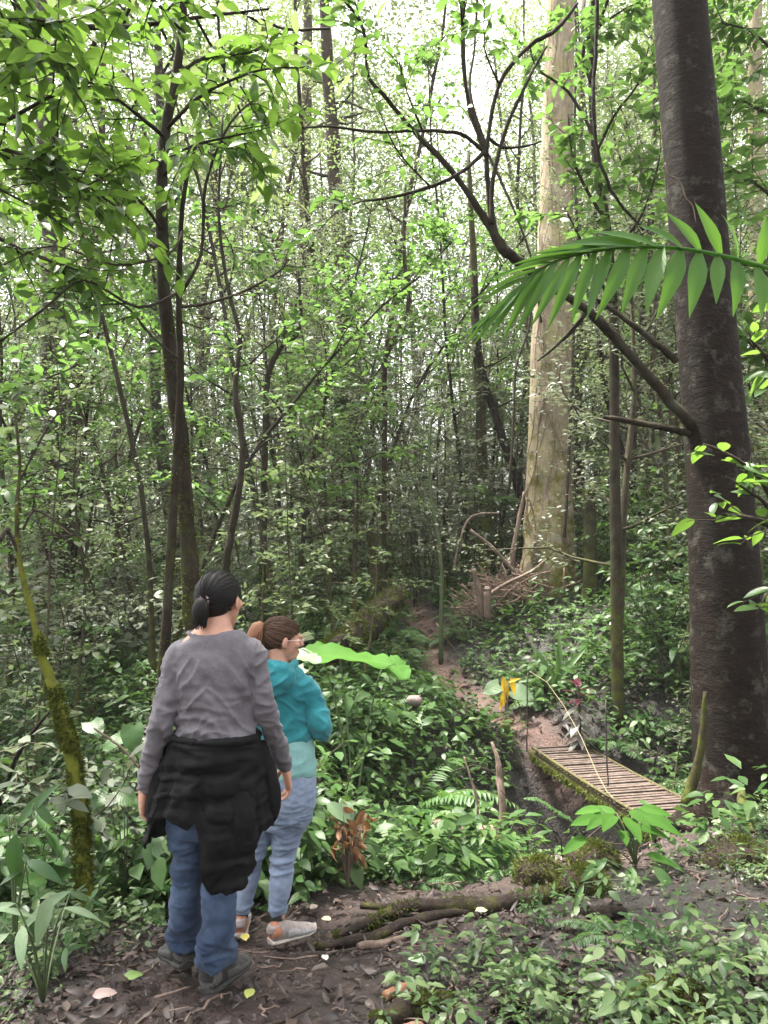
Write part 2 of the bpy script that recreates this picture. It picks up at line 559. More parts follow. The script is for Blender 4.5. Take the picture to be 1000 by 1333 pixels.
_n = len(_C)
_d2 = ((_C[:, None, :2] - _C[None, :, :2]) ** 2).sum(-1)
_A = np.zeros((_n + 3, _n + 3))
_A[:_n, :_n] = _tps(_d2) + np.eye(_n) * .02
_A[:_n, _n] = 1
_A[:_n, _n + 1:] = _C[:, :2]
_A[_n, :_n] = 1
_A[_n + 1:, :_n] = _C[:, :2].T
_W = np.linalg.solve(_A, np.concatenate([_C[:, 2], np.zeros(3)]))


def ground_h(x, y):
    x = np.atleast_1d(np.asarray(x, dtype=np.float64))
    y = np.atleast_1d(np.asarray(y, dtype=np.float64))
    xc, yc = np.clip(x, -40, 40), np.clip(y, -6, 60)
    z = np.zeros_like(xc)
    for s in range(0, len(xc), 4000):
        sl = slice(s, s + 4000)
        r2 = (xc[sl, None] - _C[None, :, 0]) ** 2 + (yc[sl, None] - _C[None, :, 1]) ** 2
        z[sl] = _tps(r2) @ _W[:_n] + _W[_n] + _W[_n + 1] * xc[sl] + _W[_n + 2] * yc[sl]
    z += .035 * np.sin(x * 2.3 + 1.3 * np.sin(y * 1.7)) * np.sin(y * 2.1 + x * .7) + .016 * np.sin(x * 6.1 + 2 * np.sin(y * 3.3)) * np.sin(y * 5.3 - x * 2.2)
    z += .007 * np.sin(x * 17 + 3 * np.sin(y * 9)) * np.sin(y * 15.0 + 2 * np.sin(x * 7))
    return z


def gh(x, y):
    return float(ground_h(x, y)[0])


def path_dist(x, y, P):
    """distance to a path divided by its half width, arrays"""
    x, y = np.atleast_1d(x), np.atleast_1d(y)
    best = np.full(len(x), 99.0)
    for (x0, y0, w0), (x1, y1, w1) in zip(P[:-1], P[1:]):
        dx, dy = x1 - x0, y1 - y0
        t = np.clip(((x - x0) * dx + (y - y0) * dy) / (dx * dx + dy * dy), 0, 1)
        d = np.hypot(x - x0 - t * dx, y - y0 - t * dy) / (w0 + (w1 - w0) * t)
        best = np.minimum(best, d)
    return best


def on_path(x, y):
    return np.minimum(path_dist(x, y, PATH), path_dist(x, y, PATH_FAR))


def build_ground():
    xs = np.concatenate([[-200, -120, -70], np.linspace(-45, -9, 28), np.linspace(-8, -3.2, 26), np.linspace(-3, 4.5, 150), np.linspace(4.7, 10, 28), np.linspace(11, 45, 28), [70, 120, 200]])
    ys = np.concatenate([[-60, -30, -12], np.linspace(-5, 1, 14), np.linspace(1.1, 10.5, 190), np.linspace(10.7, 18, 60), np.linspace(18.5, 60, 56), [80, 120, 200]])
    X, Y = np.meshgrid(xs, ys)
    Z = ground_h(X.ravel(), Y.ravel())
    pm = on_path(X.ravel(), Y.ravel())
    nz = np.array([mnoise.noise(Vector((a * 1.7, b * 1.7, 3.1))) for a, b in zip(X.ravel(), Y.ravel())])
    mask = np.clip(1.35 - pm + nz * .55, 0, 1)
    Z = Z - mask * .03
    V = np.stack([X.ravel(), Y.ravel(), Z], -1)
    nx, ny = len(xs), len(ys)
    i, j = np.meshgrid(np.arange(ny - 1), np.arange(nx - 1), indexing='ij')
    a = i * nx + j
    F = np.stack([a, a + 1, a + nx + 1, a + nx], -1).reshape(-1, 4)
    me = mesh_of(V, F, 'ground')
    at_ = me.attributes.new('trodden', 'FLOAT', 'POINT')
    at_.data.foreach_set('value', mask.astype(np.float32))
    ad_ = me.attributes.new('dry_soil', 'FLOAT', 'POINT')
    ad_.data.foreach_set('value', np.clip((Y.ravel() - 8.6) / .8, 0, 1).astype(np.float32))
    m, nt, out = new_mat('forest_floor')
    L = nt.links.new
    tc = nd(nt, 'ShaderNodeTexCoord')
    A = nd(nt, 'ShaderNodeAttribute', attribute_name='trodden')
    n1 = nd(nt, 'ShaderNodeTexNoise', i_Scale=2.2, i_Detail=8.0, i_Roughness=.7)
    n2 = nd(nt, 'ShaderNodeTexNoise', i_Scale=26.0, i_Detail=8.0, i_Roughness=.7)
    n3 = nd(nt, 'ShaderNodeTexVoronoi', i_Scale=34.0)
    for n in (n1, n2, n3):
        L(tc.outputs['Object'], n.inputs['Vector'])
    mud = ramp(nt, [(.3, (.024, .015, .013)), (.55, (.052, .032, .027)), (.75, (.092, .061, .052))])
    L(n2.outputs[0], mud.inputs[0])
    A2 = nd(nt, 'ShaderNodeAttribute', attribute_name='dry_soil')
    soil = ramp(nt, [(.3, (.08, .043, .034)), (.55, (.145, .086, .069)), (.75, (.225, .145, .123))])
    L(n2.outputs[0], soil.inputs[0])
    mudc = mixc(nt, A2.outputs['Fac'], mud.outputs[0], soil.outputs[0])
    duff = ramp(nt, [(.3, (.008, .007, .006)), (.6, (.022, .017, .014)), (.8, (.050, .037, .030))])
    L(n2.outputs[0], duff.inputs[0])
    col = mixc(nt, A.outputs['Fac'], duff.outputs[0], mudc)
    dk = ramp(nt, [(.35, (.55, .5, .5)), (.65, (1.25, 1.2, 1.2))])
    L(n1.outputs[0], dk.inputs[0])
    col = mixc(nt, .8, col, dk.outputs[0], 'MULTIPLY')
    pr = nd(nt, 'ShaderNodeBsdfPrincipled')
    L(col, pr.inputs['Base Color'])
    rr = ramp(nt, [(.35, (.42,) * 3), (.65, (.8,) * 3)])
    L(n1.outputs[0], rr.inputs[0])
    L(rr.outputs[0], pr.inputs['Roughness'])
    ad = nd(nt, 'ShaderNodeMath', operation='MULTIPLY_ADD')
    L(n3.outputs[0], ad.inputs[0])
    ad.inputs[1].default_value = .35
    L(n2.outputs[0], ad.inputs[2])
    bp = nd(nt, 'ShaderNodeBump')
    bp.inputs['Strength'].default_value = .9
    bp.inputs['Distance'].default_value = .03
    L(ad.outputs[0], bp.inputs['Height'])
    L(bp.outputs[0], pr.inputs['Normal'])
    L(pr.outputs[0], out.inputs['Surface'])
    struct('ground', me, m)


build_ground()
# ------------------------------------------------------------------ plants: growth helpers
T_DIA = tpl_diamond()
T_DIAW = tpl_diamond(.55, .06, .2)
T_SML = tpl_small()
T_NARROW = tpl_small(.26, .05, .18)
T_OVATE = tpl_grid(6, 4, .46, 'ovate', .10, .22, .02)
T_LANCE = tpl_grid(7, 2, .28, 'lance', .10, .30, .02)
T_HEART = tpl_grid(9, 6, .85, 'heart', .05, .22, .04, seed=3)
T_STRAP = tpl_grid(10, 2, .13, 'strap', .25, .45, .02)
T_BLADE = tpl_grid(10, 4, .30, 'lance', .10, .35, .03, seed=5)


def wander(p0, d0, length, n, rng, jit=.15, bend=(0, 0, 0)):
    P = [np.array(p0, dtype=float)]
    d = np.array(d0, dtype=float)
    d /= np.linalg.norm(d)
    for i in range(n):
        d = d + rng.randn(3) * jit + np.array(bend) / n
        d /= np.linalg.norm(d)
        P.append(P[-1] + d * length / n)
    return np.array(P)


def spray(mb, pts, rng, tpl, leaf, per_m, spread=.0, up=.35, start=.15, droop=-.1):
    """leaves set along a twig, alternately to both sides"""
    pts = np.asarray(pts)
    seg = np.linalg.norm(np.diff(pts, axis=0), axis=1)
    L = seg.sum()
    k = max(2, int(L * per_m))
    t = start + (1 - start) * (np.arange(k) + rng.rand(k) * .6) / k
    cum = np.concatenate([[0], np.cumsum(seg)]) / L
    pos = np.stack([np.interp(t, cum, pts[:, q]) for q in range(3)], -1)
    dr = np.stack([np.interp(np.minimum(t + .05, 1), cum, pts[:, q]) - np.interp(np.maximum(t - .05, 0), cum, pts[:, q]) for q in range(3)], -1)
    dr /= np.linalg.norm(dr, axis=1)[:, None] + 1e-9
    side = np.cross(dr, np.array([0, 0, 1.0]))
    side /= np.linalg.norm(side, axis=1)[:, None] + 1e-3
    sg = np.where(np.arange(k) % 2 == 0, 1, -1)[:, None]
    d = dr * .55 + side * sg * .9 + rng.randn(k, 3) * .28
    d[:, 2] += droop
    upv = np.array([0, 0, 1.0]) + rng.randn(k, 3) * up
    pos = pos + rng.randn(k, 3) * spread
    mb.scatter(tpl, pos, frames(d, upv), leaf * (.65 + .6 * rng.rand(k)))


def grow_tree(seed, H, r0, crown0, limbs, reach, leaf, per_m, tpl=None, twigs=5, lean=.03, wob=.12, crook=.05, sides=8, top=True, spread=.10, leaf_up=.5):
    """a tapered trunk with limbs and twigs (one mesh) and the leaves of its crown (another)"""
    rng = np.random.RandomState(seed)
    tb, cb = MB(), MB()
    tpl = tpl or T_DIA
    n = max(8, int(H * 1.4))
    d = np.array([rng.randn() * lean, rng.randn() * lean, 1.0])
    tp = wander((0, 0, -.25), d, H + .25, n, rng, crook, (0, 0, .15))
    tr = r0 * np.linspace(1, .16, n + 1) ** .8
    tr[0] *= 1.5
    tr[1] *= 1.1
    tb.tube(tp, tr, sides, wob=wob, seed=seed)
    ts = np.linspace(0, 1, n + 1)
    for k in range(limbs):
        t = crown0 + (1 - crown0) * ((k + rng.rand()) / limbs) ** .9
        p = np.array([np.interp(t, ts, tp[:, q]) for q in range(3)])
        a = k * 2.4 + rng.rand() * 1.2
        ln = reach * (1.05 - .65 * (t - crown0) / (1 - crown0 + 1e-6)) * (.6 + .6 * rng.rand())
        rise = .25 + .9 * (t - crown0) / (1 - crown0 + 1e-6) + rng.randn() * .2
        lp = wander(p, (math.cos(a), math.sin(a), rise), ln, 6, rng, .17, (0, 0, .25))
        rr = np.interp(t, ts, tr) * .45 + .004
        tb.tube(lp, np.linspace(rr, max(.004, rr * .2), 7), 5, seed=k)
        spray(cb, lp, rng, tpl, leaf, per_m * .6, spread, leaf_up, .35)
        for j in range(twigs):
            u = .25 + .75 * (j + rng.rand()) / twigs
            q = np.array([np.interp(u * 6, np.arange(7), lp[:, w]) for w in range(3)])
            b = a + rng.choice([-1, 1]) * (.4 + rng.rand() * .9)
            tw = wander(q, (math.cos(b), math.sin(b), rng.randn() * .35 + .15), ln * (.25 + .3 * rng.rand()), 4, rng, .22, (0, 0, -.15))
            tb.tube(tw, np.linspace(max(.0035, rr * .3), .0025, 5), 4, cap=False, seed=j)
            spray(cb, tw, rng, tpl, leaf, per_m, spread, leaf_up, .1)
    if top:
        for j in range(6):
            a = rng.rand() * 6.28
            tw = wander(tp[-1], (math.cos(a), math.sin(a), .8), reach * .4, 4, rng, .2)
            tb.tube(tw, np.linspace(.008, .003, 5), 4, cap=False)
            spray(cb, tw, rng, tpl, leaf, per_m, spread, leaf_up, 0)
    return tb, cb


def grow_sapling(seed, H, r0, leaf, per_m, tpl=None, branches=14, reach=.7, lo=.25, crook=.06, lean=.08, leaf_up=.45):
    rng = np.random.RandomState(seed)
    tb, cb = MB(), MB()
    tpl = tpl or T_DIA
    n = 9
    tp = wander((0, 0, -.15), (rng.randn() * lean, rng.randn() * lean, 1), H + .15, n, rng, crook, (0, 0, .2))
    tr = np.linspace(r0, r0 * .2, n + 1)
    tb.tube(tp, tr, 6, wob=.1, seed=seed)
    for k in range(branches):
        t = lo + (1 - lo) * (k + rng.rand()) / branches
        p = np.array([np.interp(t * n, np.arange(n + 1), tp[:, q]) for q in range(3)])
        a = k * 2.4 + rng.rand()
        ln = reach * (1.1 - .6 * t) * (.5 + .8 * rng.rand())
        lp = wander(p, (math.cos(a), math.sin(a), .35 + rng.randn() * .25), ln, 5, rng, .2, (0, 0, -.25))
        tb.tube(lp, np.linspace(r0 * .35, .0025, 6), 4, cap=False, seed=k)
        spray(cb, lp, rng, tpl, leaf, per_m, .02, leaf_up, .15)
        for j in range(2):
            q = lp[rng.randint(2, 5)]
            b = a + rng.choice([-1, 1]) * (.5 + rng.rand() * .6)
            tw = wander(q, (math.cos(b), math.sin(b), .1), ln * .5, 3, rng, .2, (0, 0, -.2))
            tb.tube(tw, np.linspace(.0035, .002, 4), 3, cap=False)
            spray(cb, tw, rng, tpl, leaf, per_m, .02, leaf_up, .0)
    return tb, cb


def grow_shrub(seed, H, W, leaf, per_m, stems=9, tpl=None):
    rng = np.random.RandomState(seed)
    tb, cb = MB(), MB()
    tpl = tpl or T_DIA
    for k in range(stems):
        a = k * 2.4 + rng.rand()
        s = .25 + .75 * rng.rand()
        lp = wander((rng.randn() * .05, rng.randn() * .05, -.08), (math.cos(a) * s * W / H, math.sin(a) * s * W / H, 1), H * (.7 + .5 * rng.rand()), 6, rng, .12, (math.cos(a) * .25, math.sin(a) * .25, -.2))
        tb.tube(lp, np.linspace(.010, .003, 7), 5, cap=False, seed=k)
        spray(cb, lp, rng, tpl, leaf, per_m * .8, .015, .4, .3)
        for j in range(5):
            q = lp[rng.randint(2, 7)]
            b = a + rng.randn() * 1.2
            tw = wander(q, (math.cos(b), math.sin(b), .3 + rng.randn() * .3), W * (.25 + .3 * rng.rand()), 4, rng, .2, (0, 0, -.25))
            tb.tube(tw, np.linspace(.004, .002, 5), 3, cap=False)
            spray(cb, tw, rng, tpl, leaf, per_m, .015, .4, .0)
    return tb, cb


def grow_herb(seed, H, leaf, n, tpl, spread=.8, width=1.0, droop=.0):
    """broad leaves on arching stalks from one root"""
    rng = np.random.RandomState(seed)
    tb, cb = MB(), MB()
    for k in range(n):
        a = k * 2.4 + rng.randn() * .3
        s = spread * (.35 + .75 * rng.rand())
        h = H * (.45 + .6 * rng.rand())
        P = wander((0, 0, -.04), (math.cos(a) * s * .5, math.sin(a) * s * .5, 1), h, 5, rng, .06, (math.cos(a) * s, math.sin(a) * s, -.25))
        tb.tube(P, np.linspace(.006, .003, 6) * (H / .6) ** .5, 5, cap=False)
        d = np.array([[math.cos(a + rng.randn() * .2), math.sin(a), -.25 + rng.randn() * .25 - droop]])
        L = leaf * (.6 + .6 * rng.rand())
        cb.scatter(tpl, P[-1:] - .02 * d, frames(d, np.array([[math.cos(a) * .5, math.sin(a) * .5, 1.0]]) + rng.randn(1, 3) * .25), np.array([[L, L * width, L]]))
    return tb, cb


def grow_leafy_herb(seed, H, leaf, stems, tpl, pairs=5):
    """upright stems with pairs of leaves, the common herb of the undergrowth"""
    rng = np.random.RandomState(seed)
    tb, cb = MB(), MB()
    for s in range(stems):
        a = rng.rand() * 6.28
        P = wander((rng.randn() * .07 * stems ** .5, rng.randn() * .07 * stems ** .5, -.05), (math.cos(a) * .35, math.sin(a) * .35, 1), H * (.6 + .6 * rng.rand()), 6, rng, .10)
        tb.tube(P, np.linspace(.005, .0022, 7), 4, cap=False)
        for i in range(pairs):
            t = .3 + .7 * (i + .6) / pairs
            p = np.array([np.interp(t * 6, np.arange(7), P[:, q]) for q in range(3)])
            b = i * 1.57 + a + rng.randn() * .3
            for sg in (0, PI):
                d = np.array([[math.cos(b + sg), math.sin(b + sg), .1 + rng.randn() * .25]])
                L = leaf * (.55 + .6 * rng.rand()) * (1.1 - .4 * abs(t - .6))
                cb.scatter(tpl, p[None], frames(d, np.array([[0, 0, 1.]]) + rng.randn(1, 3) * .25), np.array([L]))
        d = np.array([[rng.randn(), rng.randn(), 1.2]])
        cb.scatter(tpl, P[-1:], frames(d, rng.randn(1, 3) + .01), np.array([leaf * .5]))
    return tb, cb


def frond(tb, cb, pts, rng, width, tpl, pairs, leafw=1.0, droop=-.25, prof=None, r=.004):
    """a pinnate leaf: a rachis with leaflets on both sides"""
    pts = np.asarray(pts)
    tb.tube(pts, np.linspace(r, r * .35, len(pts)), 5, cap=False)
    n = len(pts)
    t = .14 + .86 * (np.arange(pairs) + .5) / pairs
    pos = np.stack([np.interp(t * (n - 1), np.arange(n), pts[:, q]) for q in range(3)], -1)
    dr = np.gradient(pos, axis=0)
    dr /= np.linalg.norm(dr, axis=1)[:, None]
    side = np.cross(dr, np.array([0, 0, 1.0]))
    side /= np.linalg.norm(side, axis=1)[:, None] + 1e-6
    pr = prof(t) if prof else np.sin(PI * np.clip(t * .93 + .05, 0, 1)) ** .7
    for sg in (1, -1):
        d = side * sg + dr * .45 + np.array([0, 0, droop]) + rng.randn(pairs, 3) * .07
        up = np.cross(side, dr) * -1 + rng.randn(pairs, 3) * .12
        up = np.where(up[:, 2:3] < 0, -up, up)
        sc = width * pr * (.9 + .2 * rng.rand(pairs))
        cb.scatter(tpl, pos, frames(d, up), np.stack([sc, sc * leafw * .75 + width * leafw * .25, sc], -1))


def grow_fern(seed, length, n, width, pairs, rise=1.0, tpl=None):
    rng = np.random.RandomState(seed)
    tb, cb = MB(), MB()
    for k in range(n):
        a = k * 2.4 + rng.randn() * .3
        P = wander((0, 0, 0), (math.cos(a), math.sin(a), rise * (.7 + .6 * rng.rand())), length * (.65 + .5 * rng.rand()), 9, rng, .04, (0, 0, -1.5))
        frond(tb, cb, P, rng, width, tpl or T_NARROW, pairs, 1.0)
    return tb, cb


def plant(name, label, cat, tb, cb, mt, mc, loc, group=None, pn=('stem', 'foliage'), rz=0.0):
    t = thing(name, label, cat, loc, group, rz)
    if tb is not None and tb.n:
        link(pn[0], tb.mesh(pn[0]), mt, t)
    if cb is not None and cb.n:
        link(pn[1], cb.mesh(pn[1]), mc, t)
    return t


# ------------------------------------------------------------------ trees and stems that the picture singles out
def stem_world(poly, Y, widths, root=True, n_sub=5, seed=0, jit=.5):
    """world points and radii of a stem whose outline runs through photo pixels poly at depth Y"""
    rng = np.random.RandomState(seed)
    Ys = Y if isinstance(Y, (list, tuple)) else [Y] * len(poly)
    P = np.array([at(px, py, yy) for (px, py), yy in zip(poly, Ys)])
    R = np.array([w * yy / FPX / 2 for w, yy in zip(widths, Ys)])
    k = (len(P) - 1) * n_sub + 1
    t = np.linspace(0, len(P) - 1, k)
    # smooth interpolation (Catmull-Rom)
    out = []
    for tt in t:
        i = min(int(tt), len(P) - 2)
        f = tt - i
        p0, p1, p2, p3 = P[max(i - 1, 0)], P[i], P[i + 1], P[min(i + 2, len(P) - 1)]
        out.append(.5 * ((2 * p1) + (-p0 + p2) * f + (2 * p0 - 5 * p1 + 4 * p2 - p3) * f * f + (-p0 + 3 * p1 - 3 * p2 + p3) * f ** 3))
    Q = np.array(out)
    RR = np.interp(t, np.arange(len(P)), R)
    Q[1:-1, 1] += rng.randn(k - 2) * RR[1:-1] * jit * .3
    Q[1:-1, 0] += rng.randn(k - 2) * RR[1:-1] * jit * .12
    if root:
        g = gh(Q[0, 0], Q[0, 1]) - .12
        if Q[0, 2] > g + .15:
            m = max(2, int((Q[0, 2] - g) / .3))
            ext = np.linspace(0, 1, m, endpoint=False)[:, None] * (Q[0] - np.array([Q[0, 0] - .02, Q[0, 1], g])) + np.array([Q[0, 0] - .02, Q[0, 1], g])
            Q = np.vstack([ext, Q])
            RR = np.concatenate([np.linspace(RR[0] * 1.25, RR[0], m, endpoint=False), RR])
        else:
            Q[0, 2] = min(Q[0, 2], g)
    return Q, RR


def moss_tufts(P, R, rng, count, size, lo=0.0, hi=1.0):
    """little moss blades standing on a stem"""
    mb = MB()
    n = len(P)
    t = (lo + (hi - lo) * rng.rand(count) ** 1.2) * (n - 1)
    pos = np.stack([np.interp(t, np.arange(n), P[:, q]) for q in range(3)], -1)
    r = np.interp(t, np.arange(n), R)
    T = np.gradient(P, axis=0)
    T /= np.linalg.norm(T, axis=1)[:, None]
    tt = np.stack([np.interp(t, np.arange(n), T[:, q]) for q in range(3)], -1)
    a = rng.randn(count, 3)
    a -= tt * (a * tt).sum(1)[:, None]
    a /= np.linalg.norm(a, axis=1)[:, None]
    clump = np.array([mnoise.noise(Vector(q * 5)) for q in pos + a * r[:, None]])
    keep = clump > -.12
    pos, a, r, tt = pos[keep], a[keep], r[keep], tt[keep]
    k = len(pos)
    mb.scatter(T_SML, pos + a * r[:, None] * .93, frames(a + rng.randn(k, 3) * .5 + np.array([0, 0, -.15]), rng.randn(k, 3) + tt * .5), size * (.5 + rng.rand(k)))
    return mb


def hero(name, label, cat, poly, Y, widths, mat, sides=10, wob=.14, tufts=None, seed=0, crown=None, group=None, n_sub=5, root=True, lobes=None, jit=.5):
    P, R = stem_world(poly, Y, widths, root, n_sub, seed, jit)
    base = np.array([P[0, 0], P[0, 1], P[0, 2] + (.12 if root else 0)])
    t = thing(name, label, cat, tuple(base), group)
    mb = MB().tube(P - base, R, sides, wob=wob, seed=seed, lobes=lobes)
    tr = link('trunk', mb.mesh('trunk'), mat, t)
    if tufts:
        rng = np.random.RandomState(seed + 5)
        link('moss', moss_tufts(P - base, R, rng, *tufts).mesh('moss'), M_moss, t)
    return t, P, R, base


def leafy_limbs(t, base, limbs, seed, leaf, per_m, tpl, mat_l, mat_b, twigs=6, tw_len=.5, crown_name='crown', limb_name='branch', sides=6, leaf_up=.35, droop=-.1, limb_leaves=True):
    """each limb: (pixel points, depths, pixel widths). One crown mesh of leaves, one mesh of boughs"""
    rng = np.random.RandomState(seed)
    cb = MB()
    for poly, Ys, ws in limbs:
        P, R = stem_world(poly, Ys, ws, False, 4, seed)
        P = P - base
        tb = MB()
        tb.tube(P, R, sides, wob=.1, seed=seed)
        if limb_leaves:
            spray(cb, P[len(P) // 2:], rng, tpl, leaf, per_m * .6, .01, leaf_up, .2, droop)
        n = len(P)
        L = np.linalg.norm(np.diff(P, axis=0), axis=1).sum()
        for j in range(twigs):
            u = .25 + .75 * (j + rng.rand()) / twigs
            i = min(int(u * (n - 1)), n - 2)
            q = P[i] + (P[i + 1] - P[i]) * (u * (n - 1) - i)
            dr = P[i + 1] - P[i]
            dr /= np.linalg.norm(dr) + 1e-9
            tw = wander(q, dr * .5 + rng.randn(3) * np.array([.7, .5, .45]), tw_len * (.5 + .8 * rng.rand()), 5, rng, .18, (0, 0, -.2))
            tb.tube(tw, np.linspace(min(.006, R[i] * .7), .002, 6), 4, cap=False)
            spray(cb, tw, rng, tpl, leaf, per_m, .008, leaf_up, .05, droop)
            if rng.rand() < .6:
                w2 = wander(tw[3], tw[3] - tw[1] + rng.randn(3) * .15, tw_len * .4, 4, rng, .2, (0, 0, -.2))
                tb.tube(w2, np.linspace(.003, .0015, 5), 3, cap=False)
                spray(cb, w2, rng, tpl, leaf, per_m, .008, leaf_up, .0, droop)
        if limb_name:
            link(limb_name, tb.mesh(limb_name), mat_b, t)
    if cb.n:
        link(crown_name, cb.mesh(crown_name), mat_l, t)


# --- the big dark trunk beside the footbridge
def build_dark_tree():
    P, R = stem_world([(962, 1075), (957, 1000), (950, 900), (944, 760), (937, 640), (926, 500), (915, 380), (905, 250), (893, 110), (884, -5), (872, -160), (858, -420), (850, -700)],
                      6.3, [130, 100, 92, 86, 81, 77, 74, 72, 70, 68, 64, 52, 40], True, 6, 3, .0)
    base = np.array([P[0, 0], P[0, 1], gh(P[0, 0], P[0, 1])])
    t = thing('forest_tree', 'big dark brown trunk with a leaning limb, rooted beside the footbridge end', 'tree', tuple(base))

    def lob(s, a):
        k = max(0, 1 - s / .07) ** 1.6
        return 1 + k * .45 * (np.cos(a * 4 + .6) * .6 + np.cos(a * 7) * .25 + .3)
    link('trunk', MB().tube(P - base, R, 28, wob=.02, seed=4, lobes=lob).mesh('trunk'), M_bark_dark, t)
    # climbing root on the trunk
    vp = [(905, 1060), (911, 1010), (917, 960), (920, 900), (924, 850)]
    V, VR = stem_world([(893, 1048), (905, 1010), (914, 960), (918, 900)], 5.98, [15, 13, 9, 5], False, 4, 5)
    link('root', MB().tube(V - base, VR, 8, wob=.2).mesh('root'), M_bark_moss, t)
    V, VR = stem_world([(866, 212), (870, 228), (880, 232), (888, 242), (893, 258), (902, 268), (906, 290)], 6.0, [2, 2, 2, 2, 1.8, 1.6, 1], False, 4, 6)
    link('creeper', MB().tube(V - base, VR, 5).mesh('creeper'), M_dead, t)
    # the leaning limb with its forks
    boughs = [
        ([(905, 560), (888, 540), (850, 495), (800, 440), (765, 405), (700, 360), (660, 327), (640, 300), (610, 252), (575, 207), (545, 178), (505, 130), (480, 100), (477, 68)],
         [6.3, 6.15, 6.1, 6.0, 5.9, 5.8, 5.7, 5.7, 5.65, 5.6, 5.6, 5.55, 5.5, 5.5], [18, 14, 12.5, 12, 11.5, 11, 16, 10, 8.5, 7.5, 6.5, 5.5, 4.5, 3.5]),
        ([(662, 330), (645, 305), (636, 250), (634, 195), (650, 110), (690, 60), (725, 38), (752, 4)], [5.7] * 8, [13, 11, 7, 6, 5.5, 5.5, 6, 4]),
        ([(640, 290), (642, 235), (660, 165), (690, 100), (712, 60)], [5.65] * 5, [7, 6, 5, 4, 3]),
        ([(634, 205), (618, 160), (606, 110), (602, 50), (606, -20)], [5.7] * 5, [7, 6, 5, 5, 4]),
        ([(634, 200), (600, 175), (550, 170), (490, 172), (430, 165), (375, 168)], [5.7, 5.65, 5.6, 5.6, 5.55, 5.5], [6, 5, 4.5, 4, 3, 2]),
        ([(634, 195), (600, 225), (560, 243), (510, 257), (470, 262)], [5.7, 5.6, 5.6, 5.5, 5.5], [6, 5, 5, 4, 2.5]),
        ([(637, 180), (655, 192), (685, 190), (705, 184)], [5.7, 5.75, 5.8, 5.8], [5, 4, 3, 2]),
        ([(634, 195), (612, 120), (618, 60), (622, -20)], [5.7, 5.8, 5.9, 5.9], [5, 4, 3, 3]),
        ([(880, 470), (845, 440), (800, 405), (770, 385)], [6.2, 6.1, 6.1, 6.1], [9, 8, 6, 3]),
        ([(904, 566), (880, 560), (845, 553), (800, 545), (785, 543)], [6.3, 6.15, 6.1, 6.1, 6.1], [11, 9, 8, 7, 4]),
        ([(765, 405), (735, 440), (700, 470)], [5.9, 6.0, 6.1], [7, 5, 2]),
    ]
    for i, (po, ys, ws) in enumerate(boughs):
        Q, QR = stem_world(po, ys, ws, False, 5, 40 + i, .8)
        link('branch', MB().tube(Q - base, QR, 9, wob=.18, seed=i).mesh('branch'), M_bark_moss, t)
    # leaves on the fine ends of the limb
    leafy = [([(602, 50), (600, 10), (590, -60)], [5.7, 5.6, 5.5], [4, 3, 2]), ([(375, 168), (330, 160), (290, 190)], [5.5, 5.4, 5.3], [2, 2, 1.5]),
             ([(477, 68), (470, 30), (440, -10)], [5.5, 5.4, 5.4], [5, 4, 3]), ([(560, 243), (520, 200), (500, 160)], [5.6, 5.4, 5.3], [3, 2, 2]),
             ([(470, 262), (440, 275), (415, 300)], [5.5, 5.4, 5.4], [2, 2, 1]), ([(650, 110), (630, 60), (640, 20)], [5.7, 5.5, 5.5], [3, 2, 2]),
             ([(550, 170), (530, 120), (520, 80)], [5.6, 5.4, 5.3], [3, 2, 2])]
    leafy_limbs(t, base, leafy, 8, .105, 17, T_OVATE, M_bright, M_bark_moss, 5, .42, 'crown', 'twig')
    # its crown above the picture, unseen, enlarged to shade the foreground
    tb, cb = grow_tree(77, 9, .2, .05, 20, 5.4, .17, 20, twigs=6)
    top = P[-1] - base
    for m, nm, mt in ((tb, 'bough', M_bark_dark), (cb, 'shade_crown', M_canopy)):
        for k in range(len(m.v)):
            m.v[k] = m.v[k] + top - np.array([0, 0, .3])
        link(nm, m.mesh(nm), mt, t)


build_dark_tree()


